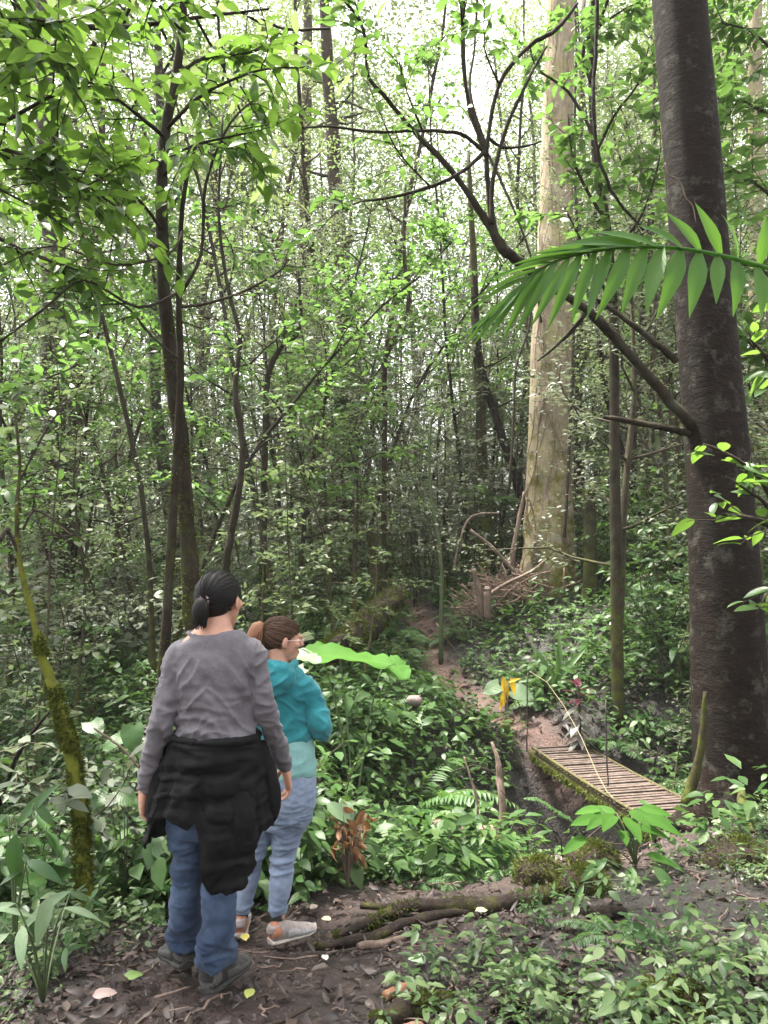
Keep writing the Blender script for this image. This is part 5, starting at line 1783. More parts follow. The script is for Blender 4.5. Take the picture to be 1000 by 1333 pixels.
leaf_fan('withered_plant', 'withered orange-brown plant drooping at the path edge beside the teal woman', 'plant', 452, 1135, 4.42,
         [((rng.randn(), -.4 + rng.randn() * .4, -.9), 452 + rng.randn() * 14, 1085 + rng.randn() * 16, rng.randn() * .08, .055 + .05 * rng.rand(), 1.0, (rng.randn(), rng.randn(), .4)) for k in range(44)], tpl_grid(5, 3, .5, 'ovate', .35, .6, .1, seed=2), M_dead, M_dry, .003)
leaf_fan('broadleaf_plant', 'plant with one long blade leaf lying over the greenery at the near edge', 'plant', 58, 1235, 2.95,
         [((-.9, -.15, -.45), 92, 1160, .35, .34, .75, (-.5, -.7, 1)), ((-.1, -.5, -.75), 66, 1166, -.1, .17, 1.2, (.2, -1, .5)), ((1, -.2, .02), 82, 1182, -.15, .16, .65, (0, -.4, 1)), ((-.8, -.5, .0), 20, 1176, -.05, .2, .8, (0, -.5, 1)),
          ((1, -.1, .1), -10, 1185, .1, .2, .5, (0, -.4, 1)), ((-.6, -.7, -.2), 12, 1215, -.2, .17, 1, (0, -.5, 1)), ((.3, -.8, -.3), 30, 1205, -.3, .15, 1.0, (0, -.5, 1))], T_BLADE, M_stem, M_pale, .005)
leaf_fan('broadleaf_plant', 'plant with big hanging dull green leaves at the near side edge', 'plant', 20, 1180, 3.4,
         [((.1, -.3, -1), 20, 1085, 0, .24, 1.2, (.1, -1, -.2)), ((.5, -.1, .7), 22, 1075, .1, .26, .8, (-.5, -1, .3)), ((.9, -.3, -.2), 35, 1120, -.1, .2, 1, (0, -.6, 1)), ((.6, -.2, -.4), 44, 1045, .1, .16, 1, (0, -.7, 1)), ((-.5, -.3, -.3), 10, 1060, .1, .2, 1, (0, -.7, 1))], T_BLADE, M_stem, M_herb, .006)
leaf_fan('broadleaf_plant', 'plant with one heart-shaped leaf catching light by the grey sleeve', 'plant', 165, 1050, 4.2,
         [((.2, -.5, -.7), 172, 945, 0, .15, 1, (.1, -.9, .7)), ((-.7, -.4, -.3), 160, 960, .1, .13, 1, (0, -.6, 1)), ((.7, -.3, -.2), 150, 1030, 0, .16, 1, (0, -.6, 1)), ((-.7, -.3, -.2), 140, 1035, 0, .16, 1, (0, -.6, 1)), ((.5, -.5, -.2), 118, 940, .2, .14, 1, (0, -.6, 1))], T_HEART, M_stem, M_herb, .004)
leaf_fan('strap_leaf_plant', 'tuft of long strap leaves above the far end of the footbridge', 'plant', 722, 905, 10.3,
         [((.25, -.1, 1), 722, 890, 0, .75, 1.0, (.2, -1, .1)), ((.5, -.2, .8), 723, 890, 0, .7, 1, (-.4, -1, .4)), ((-.9, -.2, .35), 720, 890, 0, .55, 1, (.3, -.6, 1)), ((-.3, -.2, .9), 720, 890, 0, .6, 1, (.3, -1, .2)), ((.9, -.3, .3), 724, 890, 0, .5, 1, (-.3, -.6, 1))], T_STRAP, M_stem, M_bright, .008)
# yellow leaves by the far bridge end
leaf_fan('yellow_leaf_plant', 'bright yellow hanging leaves beside the far end of the footbridge', 'plant', 659, 955, 9.75,
         [((.1, -.2, -1), 655, 880, 0, .26, 1.1, (0, -1, .1)), ((.3, -.2, -1), 665, 882, .02, .24, 1.2, (.2, -1, .1)), ((-.1, -.1, -1), 660, 892, -.02, .28, .9, (0, -1, .1)), ((.6, -.2, .3), 662, 888, 0, .16, 1, (0, -1, .6)), ((-.2, -.2, -1), 656, 900, -.03, .26, .9, (0, -1, 0))], T_BLADE, M_dead, M_yellow, .007)
leaf_fan('broadleaf_plant', 'pale round-leaved plant tucked behind the bright yellow leaves', 'plant', 680, 935, 9.95,
         [((.7, -.4, -.2), 668, 898, 0, .30, 1, (0, -.9, .8)), ((-.7, -.3, -.2), 650, 892, .1, .26, 1, (0, -.8, .8))], T_HEART, M_stem, M_pale, .006)
log('tree_stump', 'little worn stump under the bright yellow leaves', 'stump', [(655, 962), (658, 948), (664, 936)], [9.7, 9.7, 9.72], [15, 15, 14], M_bark_pale, None, 33, False)
# the burgundy-tipped plant
t = thing('cordyline_plant', 'burgundy-topped plant with rosettes of leaves above the footbridge', 'plant', (0, 0, 0))
P0 = at(753, 962, 9.2)
t.location = (P0.x, P0.y, gh(P0.x, P0.y))
b = np.array(t.location)
sp = np.array([np.array(at(756, 968, 9.2)) - b, np.array(at(755, 930, 9.2)) - b, np.array(at(753, 893, 9.2)) - b])
sp[0][2] = -.05
link('stem', MB().tube(sp, .014, 7).mesh('stem'), M_twig, t)
ro, gr = MB(), MB()
for i in range(34):
    f = i / 33
    p = sp[0] * (1 - f) + sp[2] * f
    a = i * 2.4
    d = np.array([[math.cos(a), math.sin(a), -.35 + 1.6 * max(0, f - .75) * 3]])
    (ro if f > .80 else gr).scatter(T_LANCE, p[None], frames(d, np.array([[0, 0, 1.0]]) + .2 * np.array([d[0]])), np.array([[.26, .36, .26]]) * (.8 + .4 * rng.rand()))
link('top_leaves', ro.mesh('top_leaves'), M_red, t)
link('foliage', gr.mesh('foliage'), leaf_mat('silver_burgundy_leaf', [(.10, .10, .085), (.17, .17, .145), (.085, .045, .05)], (.2, .16, .1), .2, rough=.35), t)

# curled fern frond in front of the dark gully
t = thing('fern', 'single drooping frond arched before the dark gully under the footbridge', 'fern', (0, 0, 0))
P0 = at(748, 1095, 5.3)
t.location = (P0.x, P0.y, gh(P0.x, P0.y))
b = np.array(t.location)
tb, cb = MB(), MB()
P, R = stem_world([(770, 1120), (748, 1072), (725, 1055), (700, 1040), (682, 1039)], 5.3, [5, 4, 3, 3, 2], False, 5, 3)
frond(tb, cb, P - b, rng, .06, T_NARROW, 28, 1.6, -.1)
P, R = stem_world([(800, 1130), (840, 1090), (870, 1075), (900, 1078)], 5.0, [5, 4, 3, 2], False, 5, 3)
link('stem', tb.mesh('stem'), M_stem, t)
link('frond', cb.mesh('frond'), M_fern, t)

# mossy mound and mossed fallen trunk left of the far path
t = thing('mossy_log', 'bright mossy fallen trunk heaped with moss beside the far path', 'log', (0, 0, 0))
P, R = stem_world([(430, 850), (455, 832), (478, 812), (500, 790), (520, 775)], [9.6, 10.2, 10.8, 11.4, 12], [30, 34, 36, 34, 24], False, 5, 2)
t.location = tuple(P[0])
link('bark', MB().tube(P - P[0], R, 12, wob=.25, seed=3).mesh('bark'), M_log, t)
mm = moss_tufts(P - P[0], R, np.random.RandomState(2), 5200, .055)
link('moss', mm.mesh('moss'), M_moss, t)
for i, (px, py, Y, r, lb) in enumerate(((502, 838, 9.5, .15, 'small bright moss cushion at the far path edge'), (775, 1080, 4.9, .16, 'dark mossy hummock before the footbridge'), (880, 1310, 2.75, .15, 'round moss cushion at the bottom corner'), (700, 1118, 4.75, .14, 'mossy hummock at the lip of the gully'), (965, 1120, 4.6, .2, 'dry rooty hummock below the big dark trunk'), (760, 1110, 4.4, .14, 'low moss hummock among ground cover'))):
    P0 = at(px, py, Y)
    z = gh(P0.x, P0.y)
    t = thing('moss_cushion', lb, 'moss', (P0.x, P0.y, z))
    mb = MB()
    nn, mmm = 10, 16
    V = []
    for a in range(nn + 1):
        th = a / nn * PI / 2 * 1.15
        for c in range(mmm):
            ph = c / mmm * 2 * PI
            q = Vector((math.cos(ph) * math.sin(th), math.sin(ph) * math.sin(th), math.cos(th)))
            rr = r * (1 + .35 * mnoise.noise(q * 1.6 + Vector((i * 3.3, 0, 0))))
            V.append((q.x * rr, q.y * rr, q.z * rr * .75))
    F = [(a * mmm + c, a * mmm + (c + 1) % mmm, (a + 1) * mmm + (c + 1) % mmm, (a + 1) * mmm + c) for a in range(nn) for c in range(mmm)]
    link('mound', MB().add(V, np.array(F)).mesh('mound'), M_log, t)
    k = 1500
    V = np.array(V)
    s = V[rng.randint(len(V), size=k)] + rng.randn(k, 3) * r * .08
    ms = MB().scatter(T_SML, s * .97, frames(s / r + rng.randn(k, 3) * .6, rng.randn(k, 3)), (.022 if Y < 6 else .04) * (.5 + rng.rand(k)))
    link('moss', ms.mesh('moss'), M_moss, t)

# stones by the far path
M_stone = plain_mat('stone', (.15, .115, .105), .8, .35, 18, .6, dist=.02)
for i, (px, py, Y, r, lb) in enumerate(((540, 912, 8.9, .085, 'rounded stone sitting in leaves before the far path'), (595, 905, 10.8, .05, 'small stone at the shoulder of the far path'), (622, 918, 10.3, .07, 'pinkish stone lying on the far path'))):
    P0 = at(px, py, Y)
    bmv = []
    V, F = [], []
    for a in range(9):
        for c in range(12):
            th, ph = a / 8 * PI, c / 12 * 2 * PI
            q = Vector((math.cos(ph) * math.sin(th), math.sin(ph) * math.sin(th), math.cos(th)))
            rr = r * (1 + .3 * mnoise.noise(q * 1.4 + Vector((i * 7, 1, 0))))
            V.append((q.x * rr * 1.2, q.y * rr, q.z * rr * .8))
    F = [(a * 12 + c, a * 12 + (c + 1) % 12, (a + 1) * 12 + (c + 1) % 12, (a + 1) * 12 + c) for a in range(8) for c in range(12)]
    z = gh(P0.x, P0.y) + r * .3 if i else P0.z
    tag(link('stone', mesh_of(V, np.array(F), 'stone'), M_stone, loc=(P0.x, P0.y, z)), lb, 'stone')

# ------------------------------------------------------------------ the palm leaf that reaches in from the side
def build_palm():
    Y = 3.15
    root = np.array([2.25, 3.5, gh(2.25, 3.5)])
    t = thing('understory_palm', 'palm beyond the frame edge whose long frond crosses the dark trunk', 'palm', tuple(root))
    st = np.array([[0, 0, -.1], [.02, 0, .8], [.0, .02, 1.6], [-.03, .0, 2.35]])
    link('trunk', MB().tube(st, [.04, .034, .03, .028], 9, wob=.06).mesh('trunk'), M_stem, t)
    rp = [(1100, 385), (1040, 362), (995, 348), (940, 333), (880, 323), (820, 322), (770, 328), (730, 338), (700, 353), (672, 378), (645, 405), (622, 428)]
    ys = [3.35, 3.25, 3.2, 3.17, 3.15, 3.13, 3.12, 3.1, 3.08, 3.06, 3.04, 3.02]
    P, R = stem_world(rp, ys, [7, 6.5, 6, 5.5, 5, 4.5, 4, 3.6, 3.2, 2.6, 2.2, 1.6], False, 4, 1, .1)
    P = np.vstack([st[-1] + root, (st[-1] + root) * .5 + P[0] * .5 + np.array([0, 0, .08]), P])
    R = np.concatenate([[.014, .012], R])
    link('rachis', MB().tube(P - root, R, 8).mesh('rachis'), M_palm, t)
    up = [((1030, 358), (1045, 285)), ((988, 346), (1003, 276)), ((960, 338), (957, 274)), ((938, 333), (910, 261)), ((912, 328), (876, 271)), ((888, 324), (842, 280)), ((858, 322), (775, 293)), ((838, 322), (735, 302)),
          ((815, 322), (706, 313)), ((790, 325), (690, 324)), ((765, 329), (668, 334)), ((742, 335), (640, 345)), ((722, 342), (622, 360)), ((706, 350), (614, 378)), ((692, 360), (606, 392))]
    dn = [((1020, 356), (1040, 420)), ((985, 346), (1000, 408)), ((958, 338), (965, 402)), ((934, 332), (934, 392)), ((910, 328), (904, 405)), ((886, 324), (868, 403)), ((862, 322), (840, 402)), ((840, 322), (812, 400)), ((818, 322), (786, 404)),
          ((796, 324), (762, 408)), ((776, 327), (742, 412)), ((756, 331), (715, 418)), ((740, 336), (694, 422)), ((724, 341), (672, 428)), ((710, 348), (650, 432)), ((696, 357), (632, 436)), ((682, 370), (616, 438)), ((662, 388), (602, 440)), ((640, 410), (600, 436))]
    mb = MB()
    rng = np.random.RandomState(12)
    tpls = [tpl_grid(10, 4, .25, 'palm', .16, dr, .012, seed=s) for s, dr in ((1, .10), (2, .18), (3, .26))]
    for side, lst in ((1, up), (-1, dn)):
        for i, ((ax, ay), (bx, by)) in enumerate(lst):
            Yb = float(np.interp(ax, [r[0] for r in rp][::-1], ys[::-1]))
            A = np.array(at(ax, ay, Yb))
            B = np.array(at(bx, by, Yb - .05 - .05 * rng.rand()))
            d = B - A
            L = np.linalg.norm(d)
            wpx = np.interp(ax, [640, 720, 800, 900], [.09, .125, .18, .26]) / .25
            # blade faces the viewer, a little upward
            if side > 0 and ax < 800:
                wpx *= .62
            n = np.array([[rng.randn() * .2 - .1, -1, .65 + rng.randn() * .2]])
            mb.scatter(tpls[i % 3], A[None] - root, frames(d[None], n), np.array([[L, L * wpx, L]]))
    link('leaflets', mb.mesh('leaflets'), M_palm, t)


build_palm()

# ------------------------------------------------------------------ fallen leaves one can point to
for i, (px, py, s, rz, mcol, lb) in enumerate(((321, 1231, .085, 2.0, (.50, .42, .12), 'yellow fallen leaf on the mud behind the shoe of the woman in grey'), (322, 1310, .075, 1.5, (.36, .40, .10), 'yellow-green fallen leaf at the bottom of the path'),
                                              (160, 1281, .08, .4, (.16, .26, .06), 'green fallen leaf on the mud beside the greenery'), (431, 1204, .06, 2.8, (.62, .52, .35), 'cream fallen leaf at the tip of the mossy log'), (619, 1192, .07, .2, (.58, .54, .30), 'pale yellow fallen leaf before the long mossy log'),
                                              (404, 1190, .07, 1.0, (.50, .40, .33), 'tan fallen leaf on bare mud beyond the dark bare log'), (120, 1306, .09, .3, (.42, .30, .27), 'pinkish fallen leaf in the bottom corner of the path'), (560, 1258, .10, 2.9, (.34, .46, .30), 'pale green leaf lying by the orange-brown stick'),
                                              (425, 1257, .06, 1.9, (.62, .60, .55), 'whitish fallen leaf in the middle of the mud'))):
    # where the sight line meets the ground
    y = 2.2
    while y < 6:
        p = at(px, py, y)
        if p.z < gh(p.x, p.y):
            break
        y += .01
    m = leaf_mat('fallen_leaf_%s' % 'abcdefghi'[i], [tuple(q * .8 for q in mcol), mcol], mcol, .15, rough=.5, veins=True, objvar=0)
    mb = MB().scatter(tpl_grid(7, 4, .5, 'ovate', .14, .22, .05, seed=i), np.zeros((1, 3)), frames(np.array([[math.cos(rz), math.sin(rz), .12]]), np.array([[.1, -.45, 1]])), np.array([s]))
    tag(link('fallen_leaf', mb.mesh('fallen_leaf'), m, loc=(p.x, p.y, gh(p.x, p.y) + .022)), lb, 'leaf')
# ------------------------------------------------------------------ the two women
def ring_loft(mb, rings, sides=24):
    """closed loft; ring = (centre, rx, ry) or (centre, rx, ry, axis, side): ellipse across axis"""
    n = len(rings)
    C = np.array([r[0] for r in rings], dtype=float)
    V = []
    a = np.arange(sides) / sides * 2 * PI
    for i, r in enumerate(rings):
        if len(r) > 3:
            ax = np.array(r[3], dtype=float)
        else:
            ax = C[min(i + 1, n - 1)] - C[max(i - 1, 0)]
        ax /= np.linalg.norm(ax) + 1e-9
        sx = np.array(r[4], dtype=float) if len(r) > 4 else np.array([1.0, 0, 0])
        sx = sx - ax * sx.dot(ax)
        if np.linalg.norm(sx) < 1e-3:
            sx = np.array([0, 1.0, 0]) - ax * ax[1]
        sx /= np.linalg.norm(sx)
        sy = np.cross(ax, sx)
        V.append(C[i] + np.cos(a)[:, None] * r[1] * sx + np.sin(a)[:, None] * r[2] * sy)
    V = np.vstack(V + [C[:1], C[-1:]])
    i, j = np.meshgrid(np.arange(n - 1), np.arange(sides), indexing='ij')
    jn = (j + 1) % sides
    Q = np.stack([i * sides + j, i * sides + jn, (i + 1) * sides + jn, (i + 1) * sides + j], -1).reshape(-1, 4)
    j = np.arange(sides)
    jn = (j + 1) % sides
    b = (n - 1) * sides
    mb.add(V, [Q, np.stack([np.full(sides, n * sides), jn, j], -1), np.stack([np.full(sides, n * sides + 1), b + j, b + jn], -1)])


def smooth_rings(rings, k=5):
    """more rings between the given ones (Catmull-Rom)"""
    A = np.array([list(r[0]) + [r[1], r[2]] for r in rings], dtype=float)
    n = len(A)
    out = []
    for i in range(n - 1):
        p0, p1, p2, p3 = A[max(i - 1, 0)], A[i], A[i + 1], A[min(i + 2, n - 1)]
        for f in np.linspace(0, 1, k, endpoint=False):
            out.append(.5 * (2 * p1 + (p2 - p0) * f + (2 * p0 - 5 * p1 + 4 * p2 - p3) * f * f + (3 * p1 - p0 - 3 * p2 + p3) * f ** 3))
    out.append(A[-1])
    return [(q[:3], max(q[3], .002), max(q[4], .002)) for q in out]


def ball(mb, c, r, n=12, m=18, rot=None):
    V = []
    for a in range(n + 1):
        th = a / n * PI
        for b in range(m):
            ph = b / m * 2 * PI
            V.append((math.sin(th) * math.cos(ph) * r[0], math.sin(th) * math.sin(ph) * r[1], math.cos(th) * r[2]))
    V = np.array(V)
    if rot is not None:
        V = V @ np.array(rot).T
    F = [(a * m + b, (a + 1) * m + b, (a + 1) * m + (b + 1) % m, a * m + (b + 1) % m) for a in range(n) for b in range(m)]
    mb.add(V + np.array(c), np.array(F))


def fuse(mb, voxel, smooth=6, fac=.5, name='body'):
    """one continuous skin over everything collected in mb"""
    me = mb.mesh('tmp')
    o = bpy.data.objects.new('tmp', me)
    COL.objects.link(o)
    r = o.modifiers.new('r', 'REMESH')
    r.mode = 'VOXEL'
    r.voxel_size = voxel
    s = o.modifiers.new('s', 'SMOOTH')
    s.factor = fac
    s.iterations = smooth
    dg = bpy.context.evaluated_depsgraph_get()
    dg.update()
    out = bpy.data.meshes.new_from_object(o.evaluated_get(dg))
    bpy.data.objects.remove(o)
    bpy.data.meshes.remove(me)
    out.name = name
    out.polygons.foreach_set('use_smooth', np.ones(len(out.polygons), dtype=bool))
    return out


def co_of(me):
    a = np.zeros(len(me.vertices) * 3)
    me.vertices.foreach_get('co', a)
    return a.reshape(-1, 3)


def no_of(me):
    return np.array([v.normal[:] for v in me.vertices])


def displace(me, fn):
    """moves the skin along its normals by fn(points)"""
    P, N = co_of(me), no_of(me)
    P = P + N * fn(P)[:, None]
    me.vertices.foreach_set('co', P.ravel())
    me.update()


def nz(P, s, o=0.0):
    s = np.array(s if isinstance(s, (tuple, list)) else (s, s, s), dtype=float)
    return np.array([mnoise.noise(Vector(p * s) + Vector((o, o * .7, o * 1.3))) for p in P])


def ridge(P, s, o=0.0):
    return .55 - 2 * np.abs(nz(P, s, o))


def crease(P, s, o=0.0):
    """thin sharp ridges, as in pulled cloth"""
    return np.clip(1 - 3.2 * np.abs(nz(P, s, o)), 0, 1) ** 1.5 - .22


def cloth_mat(name, c, var=.2, weave=900.0, rough=.9, fade=None, fade_scale=6.0, bump=.45, sheen=.2):
    m, nt, out = new_mat(name)
    L = nt.links.new
    tc = nd(nt, 'ShaderNodeTexCoord')
    n1 = nd(nt, 'ShaderNodeTexNoise', i_Scale=weave, i_Detail=2.0)
    n2 = nd(nt, 'ShaderNodeTexNoise', i_Scale=fade_scale, i_Detail=5.0, i_Roughness=.6)
    L(tc.outputs['Object'], n1.inputs['Vector'])
    L(tc.outputs['Object'], n2.inputs['Vector'])
    r1 = ramp(nt, [(.3, tuple(q * (1 - var) for q in c)), (.7, tuple(min(1, q * (1 + var)) for q in c))])
    L(n1.outputs[0], r1.inputs[0])
    col = r1.outputs[0]
    if fade:
        r2 = ramp(nt, [(.38, (0, 0, 0)), (.68, (1, 1, 1))])
        L(n2.outputs[0], r2.inputs[0])
        col = mixc(nt, r2.outputs[0], col, fade)
    pr = nd(nt, 'ShaderNodeBsdfPrincipled')
    L(col, pr.inputs['Base Color'])
    pr.inputs['Roughness'].default_value = rough
    pr.inputs['Specular IOR Level'].default_value = .2
    pr.inputs['Sheen Weight'].default_value = sheen
    ad = nd(nt, 'ShaderNodeMath', operation='MULTIPLY_ADD')
    L(n1.outputs[0], ad.inputs[0])
    ad.inputs[1].default_value = .12
    n3 = nd(nt, 'ShaderNodeTexNoise', i_Scale=34.0, i_Detail=6.0, i_Roughness=.6)
    L(tc.outputs['Object'], n3.inputs['Vector'])
    L(n3.outputs[0], ad.inputs[2])
    bp = nd(nt, 'ShaderNodeBump')
    bp.inputs['Strength'].default_value = bump
    bp.inputs['Distance'].default_value = .008
    L(ad.outputs[0], bp.inputs['Height'])
    L(bp.outputs[0], pr.inputs['Normal'])
    L(pr.outputs[0], out.inputs['Surface'])
    return m


def hair_mat(name, c1, c2):
    m, nt, out = new_mat(name)
    L = nt.links.new
    geo = nd(nt, 'ShaderNodeNewGeometry')
    rp = ramp(nt, [(.0, c1), (1, c2)])
    L(geo.outputs['Random Per Island'], rp.inputs[0])
    pr = nd(nt, 'ShaderNodeBsdfPrincipled')
    L(rp.outputs[0], pr.inputs['Base Color'])
    pr.inputs['Roughness'].default_value = .5
    pr.inputs['Specular IOR Level'].default_value = .22
    L(pr.outputs[0], out.inputs['Surface'])
    return m


def skin_mat(name, c):
    m, nt, out = new_mat(name)
    L = nt.links.new
    tc = nd(nt, 'ShaderNodeTexCoord')
    n1 = nd(nt, 'ShaderNodeTexNoise', i_Scale=30.0, i_Detail=4.0)
    L(tc.outputs['Object'], n1.inputs['Vector'])
    r1 = ramp(nt, [(.3, tuple(q * .85 for q in c)), (.7, (c[0] * 1.1, c[1] * 1.06, c[2] * 1.04))])
    L(n1.outputs[0], r1.inputs[0])
    pr = nd(nt, 'ShaderNodeBsdfPrincipled')
    L(r1.outputs[0], pr.inputs['Base Color'])
    pr.inputs['Roughness'].default_value = .5
    pr.inputs['Subsurface Weight'].default_value = .15
    pr.inputs['Subsurface Radius'].default_value = (.012, .005, .003)
    L(pr.outputs[0], out.inputs['Surface'])
    return m


M_skin = skin_mat('skin', (.50, .27, .19))
M_grey = cloth_mat('grey_jersey', (.105, .096, .108), .35, 420, fade=(.150, .136, .152), fade_scale=11)
M_black = cloth_mat('black_jacket_cloth', (.0032, .0028, .0036), .3, 700, .8, sheen=.0)
M_denim = cloth_mat('blue_denim', (.022, .038, .075), .3, 420, .85, fade=(.075, .110, .180), fade_scale=6, sheen=.05)
M_denim2 = cloth_mat('pale_denim', (.15, .195, .28), .2, 600, .85, fade=(.25, .30, .40), fade_scale=8, sheen=.1)
M_teal = cloth_mat('teal_fleece', (.014, .14, .165), .25, 500, .9, fade=(.035, .235, .265), fade_scale=6)
M_mint = cloth_mat('mint_jersey', (.16, .33, .32), .15, 600, .9, fade=(.22, .41, .39), fade_scale=6)
M_shoe = plain_mat('dark_shoe', (.020, .018, .017), .8, .7, 55, .8)
M_sole = plain_mat('dark_sole', (.03, .028, .026), .8, .4, 60, .6)
M_shoe2 = plain_mat('orange_heel', (.36, .15, .085), .7, .35, 30, .3)
M_shoe3 = plain_mat('pinkish_sneaker', (.27, .225, .21), .7, .35, 60, .3)
M_sole2 = plain_mat('pale_sole', (.42, .37, .32), .7, .3, 50, .4)
M_shoe4 = plain_mat('grey_toe', (.045, .042, .040), .7, .5, 80, .8)
M_shoe5 = plain_mat('grey_heel', (.075, .070, .066), .7, .5, 80, .8)
M_shoe6 = plain_mat('white_mesh', (.30, .29, .285), .7, .4, 90, .6)
M_hair1 = hair_mat('black_hair', (.003, .0025, .003), (.013, .010, .010))
M_hair2 = hair_mat('auburn_hair', (.10, .040, .020), (.26, .125, .070))
M_hair2d = hair_mat('dark_brown_hair', (.035, .019, .012), (.11, .058, .036))
M_tie = plain_mat('pink_hair_tie', (.55, .36, .33), .6)
M_wire = plain_mat('pink_metal', (.65, .42, .38), .3)


def hand(mb, wrist, palm_dir, side, nrm, size=1.0, curl=.5, thumb=1):
    """palm, four fingers of different length with bends, and a thumb from the side of the palm"""
    d = np.array(palm_dir, dtype=float)
    d /= np.linalg.norm(d)
    s = np.array(side, dtype=float)
    s = s - d * s.dot(d)
    s /= np.linalg.norm(s)
    n = np.cross(d, s) * (1 if np.dot(np.cross(d, s), nrm) > 0 else -1)     # n: towards the curl (palm side)
    w = np.array(wrist, dtype=float)
    S = size
    rings = []
    for t, rx, ry in ((-.02, .026, .021), (.0, .027, .020), (.03, .036, .019), (.06, .041, .018), (.085, .040, .016), (.097, .032, .011)):
        rings.append((w + d * t * S + n * .004 * t / .1, rx * S, ry * S, d, s))
    ring_loft(mb, rings, 18)
    for k, (off, L, r) in enumerate(((-.030, .070, .0083), (-.010, .079, .0088), (.011, .073, .0084), (.030, .057, .0074))):
        p = w + d * .083 * S + s * off * S
        c = curl * (1 + .12 * k)
        pts, rr = [p - d * .012 * S], [r * 1.05 * S]
        dd = d + s * off * 1.2
        dd /= np.linalg.norm(dd)
        q = p
        for j, f in enumerate((.45, .31, .24)):
            ang = c * (.55 + .35 * j)
            v = dd * math.cos(ang) + n * math.sin(ang)
            for h in (.5, 1.0):
                pts.append(q + v * L * f * h * S)
                rr.append(r * S * (1.02 - .10 * (j + h)))
            q = q + v * L * f * S
            dd = v
            n2 = n
        pts.append(q + v * .005 * S)
        rr.append(r * .4 * S)
        mb.tube(pts, rr, 10)
    p = w + d * .018 * S + s * thumb * .024 * S + n * .008
    v1 = d * .60 + s * thumb * .62 + n * .42
    v1 /= np.linalg.norm(v1)
    v2 = d * .85 + s * thumb * .18 + n * .5
    v2 /= np.linalg.norm(v2)
    a = p + v1 * .040 * S
    b = a + v2 * .030 * S
    c_ = b + (v2 + .2 * n) * .024 * S
    mb.tube([p - v1 * .01, p + v1 * .02 * S, a, b, c_, c_ + v2 * .004], [.013 * S, .0125 * S, .0108 * S, .0098 * S, .0075 * S, .003 * S], 10)


def head_parts(mb, c, fwd, up, s=1.0):
    """skull, jaw, nose, lips, brow, ears in one mass; c = middle of the head; 0.22 m high at s = 1"""
    f = np.array(fwd, dtype=float)
    f /= np.linalg.norm(f)
    u = np.array(up, dtype=float)
    u = u - f * u.dot(f)
    u /= np.linalg.norm(u)
    r = np.cross(f, u)
    R = np.stack([r, f, u], -1)          # local x right, y forward, z up

    def W(p):
        return np.array(c) + R @ (np.array(p, dtype=float) * s)
    ball(mb, W((0, -.012, .028)), np.array((.074, .094, .084)) * s, rot=R)
    ball(mb, W((0, .030, -.010)), np.array((.064, .062, .088)) * s, rot=R)
    ball(mb, W((0, .046, -.062)), np.array((.048, .044, .046)) * s, rot=R)
    ball(mb, W((0, .076, -.094)), np.array((.022, .016, .016)) * s, rot=R)          # chin
    ball(mb, W((0, .080, .032)), np.array((.046, .016, .012)) * s, rot=R)           # brow
    ring_loft(mb, [(W((0, .088, .020)), .008 * s, .010 * s, u, r), (W((0, .099, .002)), .010 * s, .012 * s, u, r), (W((0, .108, -.014)), .014 * s, .014 * s, u, r), (W((0, .098, -.024)), .013 * s, .011 * s, u, r)], 12)
    ball(mb, W((0, .088, -.046)), np.array((.024, .012, .007)) * s, rot=R)          # lips
    ball(mb, W((0, .086, -.057)), np.array((.020, .012, .007)) * s, rot=R)
    for sg in (-1, 1):
        ball(mb, W((.045 * sg, .062, -.010)), np.array((.020, .022, .020)) * s, rot=R)   # cheek
        E = R @ np.array(Matrix.Rotation(sg * .42, 3, 'Z')) @ np.array(Matrix.Rotation(-.18, 3, 'X'))
        ball(mb, W((.080 * sg, -.004, -.002)), np.array((.007, .018, .031)) * s, rot=E)  # ear
        ball(mb, W((.074 * sg, .004, -.022)), np.array((.008, .009, .012)) * s, rot=R)
    return W, R


def strand_field(mb, starts, mids, ends, rng, r=.0016, jit=.004, k=7):
    for a, m, e in zip(starts, mids, ends):
        t = np.linspace(0, 1, k)[:, None]
        P = (1 - t) ** 2 * a + 2 * t * (1 - t) * m + t * t * e
        P[1:-1] += rng.randn(k - 2, 3) * jit * .3
        mb.tube(P, np.linspace(r, r * .7, k), 4, cap=False)


